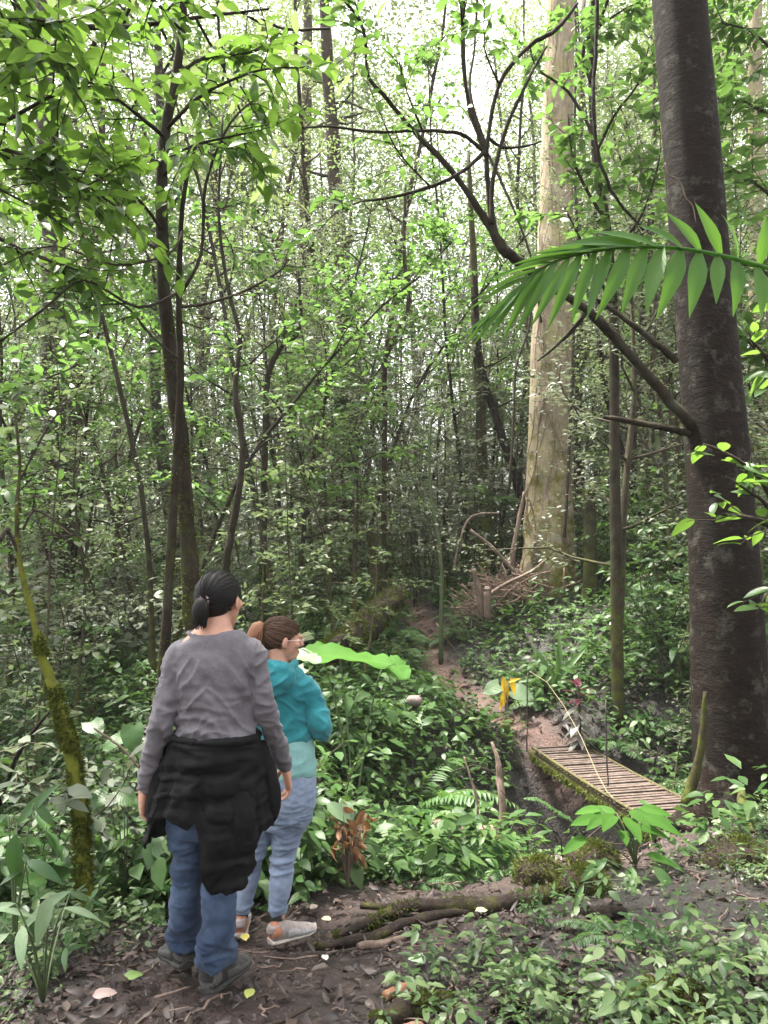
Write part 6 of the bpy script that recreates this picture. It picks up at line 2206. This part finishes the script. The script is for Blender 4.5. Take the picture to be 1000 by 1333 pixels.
def scalp(mb, W, s, gather, rng, n=420, face=.055, r=.0020, low=-.030, out=1.035):
    """strands combed from the hairline over the skull to the place where they are gathered"""
    g = np.array(gather)
    for i in range(n):
        ph = rng.rand() * 2 * PI
        side = math.cos(ph)
        if rng.rand() < .62:                      # along the hairline
            st = np.array([side * .073, face - .10 * max(0, abs(side) - .35) + .004 * rng.randn(), .062 - .055 * abs(side) ** 1.5 + .004 * rng.randn()])
            if abs(side) > .85 and rng.rand() < .7:
                st = np.array([math.copysign(.076, side), -.012 - .05 * rng.rand(), -.006 - .05 * rng.rand()])
            elif rng.rand() < .18:                # nape
                st = np.array([(rng.rand() * 2 - 1) * .055, -.066 - .02 * rng.rand(), -.050 + .008 * rng.randn()])
        else:
            th = rng.rand() * 1.35
            st = np.array([math.sin(th) * side * .076, -.012 + math.sin(th) * math.sin(ph) * .075, .028 + math.cos(th) * .085])
            if st[1] > face:
                st[1] = face - .02
        k = 11
        P = []
        for t in np.linspace(0, 1, k):
            p = st * (1 - t) + g * t
            c0 = np.array([0, -.012, .028])
            q = (p - c0) / np.array([.0775, .0985, .0885])
            m = np.linalg.norm(q)
            target = out + .012 * math.sin(t * PI) + .006 * rng.randn()
            if m < target or t < .85:
                q = q / (m + 1e-6) * max(target, 1.0)
                p2 = c0 + q * np.array([.0775, .0985, .0885])
            else:
                p2 = p
            P.append(W(p2 * (1 - max(0, t - .85) / .15) + g * max(0, t - .85) / .15 if t > .85 else p2))
        mb.tube(P, np.linspace(r * .8, r, k) * s, 4, cap=False)


def shoe(t, heel, toe_dir, L, W_, mat_u, mat_s, mat_toe=None, lift=0.0, high=.10, mat_heel=None):
    """a trainer seen from behind: upper and sole, heel at heel, pointing along toe_dir"""
    d = np.array([toe_dir[0], toe_dir[1], 0.0])
    d /= np.linalg.norm(d)
    s = np.array([d[1], -d[0], 0])
    h = np.array(heel, dtype=float)
    dz = lambda q: np.array([0, 0, lift * (1 - q)])
    up = MB()
    rings = []
    for q, w, z, r in ((-.005, .024, .052, .030), (.02, .034, .056, .045), (.10, .038, .060, .052), (.25, .039, .058, .050), (.42, .040, .048, .040), (.6, .044, .038, .030), (.78, .045, .031, .023), (.92, .036, .026, .018), (1.0, .014, .022, .010)):
        rings.append((h + d * q * L + np.array([0, 0, z]) + dz(q), w * W_, r, d, s))
    ring_loft(up, rings, 20)
    ring_loft(up, [(h + d * .06 * L + np.array([0, 0, .06]) + dz(0), .031 * W_, .036, (0, 0, 1), s), (h + d * .10 * L + np.array([0, 0, high]) + dz(0), .034 * W_, .042, (0, 0, 1), s), (h + d * .11 * L + np.array([0, 0, high + .012]) + dz(0), .030 * W_, .038, (0, 0, 1), s)], 18)
    me = fuse(up, .004, 5)
    displace(me, lambda P: .0016 * ridge(P, 38) + .001 * nz(P, 90))
    so = link('shoe', me, mat_u, t)
    sl = MB()
    rings = []
    for q, w, z in ((-.03, .020, .020), (-.01, .034, .018), (.12, .041, .016), (.35, .040, .015), (.6, .046, .014), (.8, .047, .014), (.95, .036, .018), (1.03, .012, .024)):
        rings.append((h + d * q * L + np.array([0, 0, z]) + dz(q), w * W_, .0165, d, s))
    ring_loft(sl, rings, 20)
    me = fuse(sl, .004, 3)
    displace(me, lambda P: .0012 * np.sin(P[:, 0] * 420) * np.sin(P[:, 1] * 420))
    link('sole', me, mat_s, so)
    hp = MB()
    rings = []
    for q, w, z, r in ((-.012, .022, .056, .030), (.015, .0355, .060, .043), (.09, .040, .064, .049), (.16, .0405, .064, .046), (.18, .038, .062, .040)):
        rings.append((h + d * q * L + np.array([0, 0, z]) + dz(q), w * W_, r, d, s))
    ring_loft(hp, rings, 20)
    link('heel_panel', fuse(hp, .004, 3), mat_heel, so)
    if mat_toe:
        tp = MB()
        rings = []
        for q, w, z, r in ((.30, .042, .048, .044), (.45, .044, .042, .038), (.6, .0475, .034, .031), (.78, .048, .028, .024), (.93, .038, .024, .019), (1.01, .014, .02, .010)):
            rings.append((h + d * q * L + np.array([0, 0, z]) + dz(q), w * W_, r, d, s))
        ring_loft(tp, rings, 20)
        link('toe_cap', fuse(tp, .004, 4), mat_toe, so)
    return so


def leg_rings(pts):
    return smooth_rings([(p, rx, ry) for p, rx, ry in pts], 6)


# ============================================================ the woman in grey
def woman_grey():
    gx, gy = -.70, 2.93
    S = 2.93 / FPX

    def Z(px, py, y=0.0):
        """local point seen at photo pixel, y metres beyond the plane of her back"""
        p = at(px, py, gy + y)
        return np.array([p.x - gx, y, p.z - g0])
    g0 = gh(gx, gy)
    t = thing('person', 'woman walking away in grey long-sleeved top, black jacket tied round her waist, blue jeans', 'person', (gx, gy, g0))
    hc = Z(286, 783, .03)
    hf, hu = (.33, .94, -.06), (.02, .06, 1)
    HS = 1.03
    # ---- body: one skin
    b = MB()
    W, R = head_parts(b, hc, hf, hu, HS)
    neck0 = W((0, -.022, -.045))
    ring_loft(b, smooth_rings([(neck0, .050, .055), (Z(283, 808, .0), .052, .057), (Z(281, 820, -.004), .078, .066), (Z(280, 830, -.006), .112, .072), (Z(280, 842, -.005), .145, .074), (Z(280, 870, .0), .15, .085), (Z(280, 930, .0), .135, .085), (Z(281, 985, .0), .135, .095), (Z(275, 1050, .0), .125, .09), (Z(270, 1085, .0), .10, .07)], 4), 26)
    LW, RW = Z(188, 1024, .03), Z(371, 996, .20)
    LE, RE = Z(212, 930, -.05), Z(345, 923, .0)
    LS, RS = Z(234, 853, .0), Z(329, 851, .0)
    for sh, el, wr in ((LS, LE, LW), (RS, RE, RW)):
        ring_loft(b, smooth_rings([(sh, .036, .036), (sh * .5 + el * .5, .033, .033), (el, .029, .029), (el * .5 + wr * .5, .026, .026), (wr, .0225, .020), (wr + (wr - el) * .06, .0235, .0205)], 4), 16)
    hand(b, LW + (LW - LE) / np.linalg.norm(LW - LE) * .012, np.array([-.02, .10, -1.0]), (0, -1, 0), (1, .15, 0), .98, .62, thumb=-1)
    hand(b, RW + (RW - RE) / np.linalg.norm(RW - RE) * .012, np.array([.16, .22, -1.0]), (.35, -1, 0), (-1, -.3, 0), .96, .55, thumb=-1)
    legs = [([Z(245, 1075, .02), Z(244, 1130, .03), Z(243, 1225, .16), Z(240, 1250, .18)], (.055, .045, .036, .034)), ([Z(292, 1075, -.02), Z(288, 1135, -.02), Z(282, 1245, .05), Z(283, 1270, .05)], (.055, .045, .036, .034))]
    for P, rr in legs:
        ring_loft(b, smooth_rings([(p, r, r) for p, r in zip(P, rr)], 4), 16)
    link('body', fuse(b, .0045, 5), M_skin, t)
    for sg in (-1, 1):
        e = MB()
        ball(e, W((.033 * sg, .071, .010)), (.0115, .0115, .0115))
        link('eye', e.mesh('eye'), plain_mat('eye_white', (.75, .72, .68), .2, .05), t)
    # ---- top
    s = MB()
    tor = smooth_rings([(Z(278, 826, -.002), .104, .074), (Z(279, 834, -.006), .138, .082), (Z(279, 845, -.008), .163, .088), (Z(279, 862, -.008), .165, .098), (Z(280, 900, .0), .156, .108), (Z(281, 935, .005), .151, .104), (Z(281, 955, .0), .153, .106), (Z(281, 962, .0), .150, .103)], 6)
    ring_loft(s, tor, 40)
    for sh, el, wr in ((LS, LE, LW), (RS, RE, RW)):
        ring_loft(s, smooth_rings([(sh + np.array([(.035 if sh[0] < 0 else -.035), 0, .012]), .050, .058), (sh, .054, .058), (sh * .55 + el * .45, .048, .050), (el, .0435, .043), (el * .5 + wr * .5, .040, .039), (wr, .031, .029), (wr + (wr - el) * .03, .030, .028)], 6), 22)
    a = np.linspace(0, 2 * PI, 40)
    c = Z(278, 826, -.002)
    s.tube([c + np.array([math.cos(q) * .099, math.sin(q) * .072, .004 + .004 * math.cos(q) ** 2]) for q in a], .0075, 8)
    me = fuse(s, .006, 6)

    def folds(P):
        x, z = P[:, 0], P[:, 2]
        low = np.clip((1.22 - z) / .2, 0, 1) * np.clip((z - .93) / .04, 0, 1)
        arm = np.abs(x - .03) > .175
        d = .017 * ridge(P + .25 * nz(P, 5)[:, None] * .2, (5, 5, 19), 2.2) * low * (~arm)
        d += .011 * ridge(P, (16, 10, 9), 5.1) * np.clip(1 - np.abs(np.abs(x - .03) - .13) / .06, 0, 1) * np.clip((1.33 - z) / .05, 0, 1)
        d += .006 * ridge(P + .06 * nz(P, 6)[:, None], (8, 8, 17), 8.4) * arm
        dg_ = P[:, 0] - .03
        d += .008 * ridge(np.stack([dg_ * .8 + P[:, 2] * .7, P[:, 1] * .3, -dg_ * .15 + P[:, 2] * .1], -1), (15, 15, 15), 1.4) * np.clip((1.30 - z) / .1, 0, 1) * (~arm)
        d += .006 * np.cos((x - .03) * 9) * np.clip((z - 1.02) / .2, 0, 1) * nz(P, 6, 3)
        u = P[:, 0] - .03
        sw = np.stack([np.abs(u) * 1.0 + z * .75, P[:, 1] * .5, z * .12 - np.abs(u) * .1], -1)
        d += .0085 * crease(sw + .02 * nz(P, 7)[:, None], (17, 6, 17), 3.3) * np.clip((1.31 - z) / .06, 0, 1) * (~arm)
        d += .006 * crease(P + .05 * nz(P, 6)[:, None], (9, 9, 26), 6.2) * (arm | (z < 1.12))
        return d + .0014 * nz(P, 45)
    displace(me, folds)
    link('top', me, M_grey, t)
    # ---- jeans
    j = MB()
    ring_loft(j, smooth_rings([(Z(277, 985, .0), .150, .105), (Z(273, 1030, .0), .168, .120), (Z(270, 1062, .0), .163, .118), (Z(269, 1085, .0), .14, .1)], 5), 34)
    ring_loft(j, leg_rings([(Z(243, 1050, .0), .083, .095), (Z(243, 1095, .02), .070, .083), (Z(243, 1130, .03), .0625, .070), (Z(242, 1170, .06), .061, .066), (Z(242, 1205, .12), .064, .072), (Z(242, 1222, .16), .069, .080), (Z(242, 1229, .16), .068, .080)]), 26)
    ring_loft(j, leg_rings([(Z(293, 1050, .0), .083, .095), (Z(290, 1095, -.01), .071, .083), (Z(287, 1135, -.02), .0645, .071), (Z(285, 1180, -.03), .064, .068), (Z(282, 1222, .0), .066, .074), (Z(281, 1246, .04), .071, .085), (Z(281, 1254, .04), .070, .085)]), 26)
    me = fuse(j, .006, 5)

    def jf(P):
        z = P[:, 2]
        knee = np.exp(-((z - .50) / .10) ** 2)
        hem = np.exp(-((z - .13) / .11) ** 2)
        d = (.013 * knee + .017 * hem + .006) * ridge(P + .03 * nz(P, 4)[:, None], (5.5, 5.5, 15), 1.1)
        d += .005 * ridge(P, (18, 18, 3), 4.0) * np.exp(-((z - .75) / .12) ** 2)
        d += .007 * crease(P + .04 * nz(P, 6)[:, None], (8, 8, 21), 7.7) * np.clip(knee + hem + .35, 0, 1)
        return d + .0012 * nz(P, 45)
    displace(me, jf)
    link('jeans', me, M_denim, t)
    # ---- jacket knotted round the waist: one cloth hanging from a rolled waistband
    nth, nv = 220, 80
    th = np.linspace(0, 2 * PI, nth, endpoint=False)
    cx, cz = Z(281, 958, 0)[0], Z(281, 958, 0)[2]
    V = np.zeros((nv, nth, 3))
    rng = np.random.RandomState(4)

    def bump(x, c, w):
        return np.exp(-np.abs((x - c) / w) ** 5)
    for k, a in enumerate(th):
        ca, sa = math.cos(a), math.sin(a)
        back = max(0, -sa)
        # drop of the hem below the waist, by the direction round the body (x runs to her right side)
        xx = ca * .19
        hem = .30 + .03 * math.sin(5 * a + 1)
        if sa < .35:
            hem = .300 + .020 * math.sin(a * 9)
            hem = max(hem, .555 * bump(xx, .085, .088) * (sa < 0) + .29 * (1 - bump(xx, .085, .088)))
            hem = max(hem, .42 * bump(xx, -.188, .040))
            hem = max(hem, .355 * bump(xx, .178, .035))
        for i in range(nv):
            v = i / (nv - 1)
            z = cz + .012 - v * (hem + .004 * math.sin(a * 23) + .002 * math.sin(a * 41 + 1))
            flare = 1 + .27 * min(v * hem / .30, 1.25)
            rx, ry = .163 * flare, .124 * (1 + .18 * min(v * hem / .3, 1.2))
            if xx < -.13:
                rx += .030 * v
            wv = .011 * v * math.sin(a * 8 + 2.2 * math.sin(v * 2 + a)) + .007 * v * math.sin(a * 17 + 1.3)
            # soft drag folds swinging from hip to hip
            wv += .0085 * math.sin((z * 62) + 7 * xx * xx * 40 * .5 + 1.5 * math.sin(a * 3)) * math.sin(PI * min(1, v * 1.2)) * back
            if i < 4:
                wv += .010 * math.sin(PI * i / 3.0)
            lowr = max(0, v * hem - .33)
            V[i, k] = (cx - .012 * v + ca * (rx + wv) - (.10 * lowr if xx > 0 and xx < .15 else 0), sa * (ry + wv) + (.02 * lowr), z)
    i, kk = np.meshgrid(np.arange(nv - 1), np.arange(nth), indexing='ij')
    F = np.stack([i * nth + kk, (i + 1) * nth + kk, (i + 1) * nth + (kk + 1) % nth, i * nth + (kk + 1) % nth], -1).reshape(-1, 4)
    me = mesh_of(V.reshape(-1, 3), F, 'jacket')
    P = co_of(me)
    P += (np.stack([nz(P, 14, q) for q in (1, 5, 9)], -1)) * .005 + no_of(me) * (.008 * ridge(P + .05 * nz(P, 4)[:, None], (5, 5, 24), 4.4) + .010 * crease(P + .06 * nz(P, 4)[:, None], (7, 7, 16), 2.9))[:, None]
    me.vertices.foreach_set('co', P.ravel())
    me.update()
    jo = link('jacket', me, M_black, t)
    md = jo.modifiers.new('thickness', 'SOLIDIFY')
    md.thickness = .007
    md.offset = 1
    wb = MB()                                    # the rolled band and the hanging sleeve ends
    wb.tube([np.array([cx + math.cos(q) * .164, math.sin(q) * .120, cz + .0 + .006 * math.sin(q * 5)]) for q in np.linspace(0, 2 * PI, 60)], .014 + .003 * np.sin(np.linspace(0, 40, 60)), 9, wob=.2)
    sl = smooth_rings([(Z(222, 965, .03), .02, .03), (Z(213, 1000, .02), .030, .04), (Z(207, 1035, .01), .040, .046), (Z(207, 1065, .01), .044, .046), (Z(212, 1086, .01), .032, .036)], 6)
    ring_loft(wb, sl, 18)
    sl = smooth_rings([(Z(338, 965, .04), .02, .03), (Z(350, 1000, .03), .026, .035), (Z(357, 1035, .02), .026, .034), (Z(357, 1058, .02), .018, .025), (Z(353, 1074, .02), .006, .01)], 6)
    ring_loft(wb, sl, 18)
    sl = smooth_rings([(Z(300, 1012, -.098), .05, .008), (Z(299, 1040, -.112), .085, .014), (Z(298, 1070, -.118), .102, .020), (Z(298, 1105, -.105), .090, .022), (Z(299, 1124, -.10), .055, .018), (Z(299, 1131, -.10), .02, .01)], 6)
    ring_loft(wb, sl, 30)
    me = fuse(wb, .006, 5)
    displace(me, lambda P: .007 * ridge(P, (16, 12, 5), 3.3) + .004 * nz(P, 22))
    link('jacket_sleeve', me, M_black, jo)
    # ---- shoes
    lh, rh = Z(238, 1266, .15), Z(280, 1285, .04)
    for h, dr, lf in ((lh, (-.55, .80), .045), (rh, (.42, .88), .0)):
        gx_, gy_ = gx + h[0], gy + h[1]
        h[2] = gh(gx_, gy_) - g0 + .006
        d = np.array([dr[0], dr[1], 0]) / math.hypot(*dr)
        shoe(t, h - d * .055, dr, .255, 1.15, M_shoe, M_sole, M_shoe4, lf, .11, M_shoe5)
    # ---- hair: combed strands over a dark cap, low tail with a tie
    tie = np.array([.0, -.104, .004])
    cap = MB()
    for c0, r0 in (((0, -.020, .034), (.0765, .094, .0865)), ((0, -.046, -.008), (.066, .058, .062))):
        ball(cap, W(c0), np.array(r0) * HS, 14, 22, R)
    hm = fuse(cap, .005, 4)
    ho = link('hair', hm, M_hair1, t)
    st = MB()
    rng = np.random.RandomState(7)
    scalp(st, W, HS, tie, rng, 620, .050, .0019, out=1.03)
    scalp(st, W, HS, tie, rng, 60, .050, .0011, out=1.075)
    link('strands', st.mesh('strands'), M_hair1, ho)
    tl = MB()
    ring_loft(tl, smooth_rings([(W(tie + np.array([0, -.004, .004])), .016, .016), (W(tie + np.array([-.004, -.012, -.010])), .028, .026), (W(tie + np.array([-.008, -.012, -.040])), .033, .028), (W(tie + np.array([-.008, -.006, -.070])), .026, .022), (W(tie + np.array([-.006, .0, -.092])), .008, .008)], 5), 16)
    link('ponytail', fuse(tl, .004, 3), M_hair1, ho)
    ts = MB()
    for i in range(260):
        a = rng.rand() * 6.28
        o1, o2 = np.array([math.cos(a) * .014, 0, math.sin(a) * .012]), np.array([math.cos(a) * .033, math.sin(a) * .012, 0])
        P = np.array([W(tie + o1 * .8), W(tie + np.array([-.004, -.016, -.012]) + o2 * .85), W(tie + np.array([-.008, -.016, -.042]) + o2 * (1 + .05 * rng.randn())), W(tie + np.array([-.008, -.008, -.075 - .03 * rng.rand()]) + o2 * .6 + rng.randn(3) * .004)])
        ts.tube(P, [.0016, .0018, .0016, .0009], 4, cap=False)
    link('tail_strands', ts.mesh('tail_strands'), M_hair1, ho)
    tb = MB()
    aa = np.linspace(0, 2 * PI, 18)
    tb.tube([W(tie + np.array([math.cos(q) * .019, -.004 - .003 * math.sin(q), math.sin(q) * .019])) for q in aa], .0055, 7)
    link('hair_tie', tb.mesh('hair_tie'), M_tie, ho)


woman_grey()


# ============================================================ the woman in teal
def woman_teal():
    gx, gy = -.60, 3.76
    g0 = gh(gx, gy)

    def Z(px, py, y=0.0):
        p = at(px, py, gy + y)
        return np.array([p.x - gx, y, p.z - g0])
    t = thing('person', 'woman in teal hooded jacket and pale jeans looking aside, reddish ponytail and glasses', 'person', (gx, gy, g0))
    hc = Z(367, 834, .02)
    hf, hu = (.93, .40, -.12), (.05, .0, 1)
    HS = 1.0
    b = MB()
    W, R = head_parts(b, hc, hf, hu, HS)
    ring_loft(b, smooth_rings([(W((0, -.026, -.040)), .050, .056), (Z(362, 868, .0), .052, .055), (Z(362, 885, -.005), .10, .07), (Z(362, 915, .0), .15, .09), (Z(368, 960, .0), .115, .08), (Z(374, 1000, .0), .115, .09), (Z(374, 1045, .0), .11, .09), (Z(365, 1075, .0), .08, .07)], 4), 26)
    RS, RE, RW = Z(399, 897, .0), Z(419, 946, -.02), Z(404, 950, .24)
    LS, LE, LW = Z(327, 897, .03), Z(312, 950, .0), Z(335, 955, .24)
    for sh, el, wr in ((LS, LE, LW), (RS, RE, RW)):
        ring_loft(b, smooth_rings([(sh, .038, .038), (sh * .5 + el * .5, .035, .035), (el, .032, .032), (el * .5 + wr * .5, .028, .028), (wr, .023, .020)], 4), 16)
        hand(b, wr + (wr - el) / np.linalg.norm(wr - el) * .01, wr - el + np.array([-.03, .1, .05]), (0, 0, 1), (-1 if sh[0] > .1 else 1, 0, -.2), .94, .6, thumb=1)
    legs = [([Z(340, 1060, .0), Z(330, 1110, .05), Z(315, 1180, .06), Z(313, 1205, .06)], (.055, .04, .032, .030)), ([Z(375, 1060, .0), Z(368, 1110, .0), Z(363, 1182, -.02), Z(362, 1206, -.02)], (.055, .042, .032, .030))]
    for P, rr in legs:
        ring_loft(b, smooth_rings([(p, r, r) for p, r in zip(P, rr)], 4), 16)
    link('body', fuse(b, .0045, 5), M_skin, t)
    e = MB()
    for sg in (-1, 1):
        e = MB()
        ball(e, W((.033 * sg, .071, .010)), (.0115, .0115, .0115))
        link('eye', e.mesh('eye'), plain_mat('eye_ball', (.72, .69, .65), .2, .05), t)
    # glasses
    g = MB()
    for sg in (-1, 1):
        aa = np.linspace(0, 2 * PI, 22)
        g.tube([W((sg * .034 + math.cos(q) * .024, .103 - .02 * abs(math.cos(q)) * .3, .008 + math.sin(q) * .019)) for q in aa], .0016, 6)
        g.tube([W((sg * .057, .100, .012)), W((sg * .074, .070, .014)), W((sg * .082, .02, .012)), W((sg * .084, -.010, .006)), W((sg * .083, -.022, -.008))], .0022, 6)
    g.tube([W((-.012, .106, .012)), W((0, .109, .015)), W((.012, .106, .012))], .0016, 6)
    link('glasses', g.mesh('glasses'), M_wire, t)
    # mint shirt under the jacket
    s = MB()
    ring_loft(s, smooth_rings([(Z(371, 940, .0), .120, .09), (Z(373, 965, .0), .136, .106), (Z(375, 990, .0), .142, .118), (Z(375, 1004, .0), .142, .122), (Z(375, 1008, .0), .139, .120)], 6), 36)
    me = fuse(s, .006, 4)
    displace(me, lambda P: .006 * ridge(P, (6, 6, 17), 2.0) + .001 * nz(P, 40))
    link('shirt', me, M_mint, t)
    # jacket with hood lying on the back
    s = MB()
    ring_loft(s, smooth_rings([(Z(362, 868, .0), .075, .075), (Z(363, 879, -.005), .125, .085), (Z(363, 893, -.01), .162, .098), (Z(365, 920, .0), .158, .110), (Z(369, 948, .0), .142, .110), (Z(371, 958, .0), .140, .110), (Z(371, 962, .0), .139, .110)], 6), 40)
    for sh, el, wr in ((LS, LE, LW), (RS, RE, RW)):
        ring_loft(s, smooth_rings([(sh + np.array([(.05 if sh is LS else -.05), 0, .015]), .058, .066), (sh, .064, .068), (sh * .5 + el * .5, .062, .064), (el + np.array([0, -.005, -.006]), .058, .058), (el * .55 + wr * .45, .048, .048), (wr, .038, .036)], 6), 22)
    hood = [(Z(366, 866, -.06), .070, .045), (Z(362, 876, -.085), .088, .050), (Z(358, 888, -.10), .082, .046), (Z(355, 900, -.11), .050, .032), (Z(354, 908, -.105), .015, .012)]
    ring_loft(s, smooth_rings(hood, 6), 30)
    a = np.linspace(0, 2 * PI, 40)
    c = Z(363, 869, .0)
    s.tube([c + np.array([math.cos(q) * .080, math.sin(q) * .078 - .004, .020 * math.cos(q) + .012 * math.sin(q)]) for q in a], .020, 10)
    me = fuse(s, .006, 6)

    def jf(P):
        d = .006 * ridge(P + .03 * nz(P, 5)[:, None], (7, 7, 13), 6.6)
        el = np.exp(-(((P - RE) ** 2).sum(1)) / .09 ** 2)
        d += .008 * el * ridge(P, (9, 9, 20), 1.0)
        d += .005 * ridge(P, (12, 12, 7), 2.4) * np.exp(-((P[:, 2] - Z(363, 880)[2]) / .05) ** 2)
        d += .008 * crease(P + .04 * nz(P, 6)[:, None], (9, 9, 15), 2.2)
        return d + .0012 * nz(P, 40)
    displace(me, jf)
    link('jacket', me, M_teal, t)
    # jeans
    j = MB()
    ring_loft(j, smooth_rings([(Z(375, 996, .0), .132, .110), (Z(375, 1020, -.005), .142, .125), (Z(374, 1045, -.005), .142, .125), (Z(370, 1065, .0), .125, .11), (Z(366, 1080, .0), .1, .09)], 5), 34)
    ring_loft(j, leg_rings([(Z(346, 1035, .0), .080, .10), (Z(340, 1075, .02), .070, .085), (Z(330, 1115, .05), .055, .062), (Z(322, 1150, .06), .053, .058), (Z(316, 1178, .06), .045, .048), (Z(315, 1186, .06), .044, .047)]), 24)
    ring_loft(j, leg_rings([(Z(381, 1035, .0), .086, .11), (Z(375, 1075, .0), .078, .09), (Z(369, 1112, .0), .061, .066), (Z(366, 1145, -.01), .058, .062), (Z(362, 1180, -.02), .046, .049), (Z(362, 1189, -.02), .045, .048)]), 24)
    me = fuse(j, .006, 5)

    def jl(P):
        z = P[:, 2]
        knee = np.exp(-((z - .42) / .09) ** 2)
        hem = np.exp(-((z - .13) / .06) ** 2)
        seat = np.exp(-((z - .62) / .08) ** 2)
        return (.008 * knee + .009 * hem + .006 * seat + .002) * (ridge(P + .02 * nz(P, 5)[:, None], (5, 5, 22), 3.1) + .8 * crease(P + .03 * nz(P, 6)[:, None], (9, 9, 30), 1.3)) + .001 * nz(P, 45)
    displace(me, jl)
    link('jeans', me, M_denim2, t)
    sk = MB()
    for p in (Z(314, 1190, .06), Z(361, 1192, -.02)):
        sk.tube([p + np.array([0, 0, .03]), p, p - np.array([0, 0, .03])], .036, 14)
    link('sock', sk.mesh('sock'), M_sole, t)
    for h, dr in ((Z(312, 1205, .03), (-.12, 1.0)), (Z(357, 1210, -.05), (.80, .55))):
        h[2] = gh(gx + h[0], gy + h[1]) - g0 - .004
        d = np.array([dr[0], dr[1], 0]) / math.hypot(*dr)
        shoe(t, h - d * .02, dr, .245, 1.05, M_shoe3, M_sole2, M_shoe6, 0, .085, M_shoe2)
    # hair: dark top, reddish high tail
    tie = np.array([0, -.105, .052])
    cap = MB()
    for c0, r0 in (((0, -.020, .034), (.0765, .094, .0865)), ((0, -.050, -.004), (.064, .054, .055))):
        ball(cap, W(c0), np.array(r0) * HS, 14, 22, R)
    ho = link('hair', fuse(cap, .005, 4), M_hair2d, t)
    st = MB()
    rng = np.random.RandomState(9)
    scalp(st, W, HS, tie, rng, 620, .056, .0019, out=1.03)
    scalp(st, W, HS, tie, rng, 70, .056, .0011, out=1.08)
    link('strands', st.mesh('strands'), M_hair2d, ho)
    tl = MB()
    ring_loft(tl, smooth_rings([(W(tie + np.array([0, .0, .0])), .020, .020), (W(tie + np.array([0, -.022, .004])), .036, .036), (W(tie + np.array([0, -.034, -.035])), .042, .040), (W(tie + np.array([0, -.030, -.095])), .040, .036), (W(tie + np.array([.0, -.018, -.155])), .026, .022), (W(tie + np.array([.0, -.010, -.190])), .006, .006)], 5), 18)
    me = fuse(tl, .004, 3)
    link('ponytail', me, M_hair2, ho)
    ts = MB()
    for i in range(420):
        a = rng.rand() * 6.28
        o2 = np.array([math.cos(a), math.sin(a), 0]) * (.040 + .004 * rng.randn())
        P = np.array([W(tie + np.array([math.cos(a), 0, math.sin(a)]) * .018), W(tie + np.array([0, -.024, .002]) + np.array([o2[0], o2[1] * .5, o2[1] * .6]) * .9), W(tie + np.array([0, -.036, -.045]) + o2 * 1.05), W(tie + np.array([0, -.030, -.105]) + o2 * (1 + .1 * rng.randn())),
                      W(tie + np.array([0, -.014, -.165 - .03 * rng.rand()]) + o2 * .6 + rng.randn(3) * .006)])
        ts.tube(P, [.0016, .002, .0019, .0016, .0009], 4, cap=False)
    link('tail_strands', ts.mesh('tail_strands'), M_hair2, ho)


woman_teal()
# ------------------------------------------------------------------ light
SUN_EL, SUN_AZ = rad(70), rad(-55)       # azimuth from +Y towards +X
w = bpy.data.worlds.new('World')
SC.world = w
w.use_nodes = True
nt = w.node_tree
bg = nt.nodes['Background']
sky = nt.nodes.new('ShaderNodeTexSky')
sky.sky_type = 'NISHITA'
sky.sun_disc = False
sky.sun_elevation = SUN_EL
sky.sun_rotation = SUN_AZ
sky.air_density = 1.0
sky.dust_density = 6.0
sky.ozone_density = 1.0
hs = nt.nodes.new('ShaderNodeHueSaturation')       # a white, clouded sky
hs.inputs['Saturation'].default_value = .12
hs.inputs['Value'].default_value = 1.0
nt.links.new(sky.outputs[0], hs.inputs['Color'])
nt.links.new(hs.outputs[0], bg.inputs['Color'])
bg.inputs['Strength'].default_value = .15

sd = bpy.data.lights.new('sun', 'SUN')
sd.energy = 4.2
sd.angle = rad(6)
sd.color = (1.0, .95, .84)
so = bpy.data.objects.new('sun', sd)
COL.objects.link(so)
d = Vector((math.sin(SUN_AZ) * math.cos(SUN_EL), math.cos(SUN_AZ) * math.cos(SUN_EL), math.sin(SUN_EL)))
so.rotation_euler = d.to_track_quat('Z', 'Y').to_euler()
so.location = (0, 0, 30)

SC.view_settings.view_transform = 'Standard'
SC.view_settings.look = 'None'
SC.view_settings.gamma = 1
SC.view_settings.exposure = 2.3
SC.render.engine = 'CYCLES'
cy = SC.cycles
cy.max_bounces = 6
cy.diffuse_bounces = 4
cy.glossy_bounces = 2
cy.transmission_bounces = 5
cy.transparent_max_bounces = 4
cy.caustics_reflective = False
cy.caustics_refractive = False
cy.sample_clamp_indirect = 6
cy.use_denoising = True


# ------------------------------------------------------------------ thin even haze, added in place of lens glare over the far wood
hz = MB()
hz.box((0, 18, 21), (150, 110, 48))
m, nt, out = new_mat('veil_haze')
pv = nt.nodes.new('ShaderNodeVolumePrincipled')
pv.inputs['Color'].default_value = (.95, .96, .90, 1)
pv.inputs['Density'].default_value = .0007
nt.links.new(pv.outputs[0], out.inputs['Volume'])
o = struct('haze', hz.mesh('haze', False), m, 'stuff', 'pale damp air thickening between the far trunks', 'haze')
cy.volume_bounces = 0
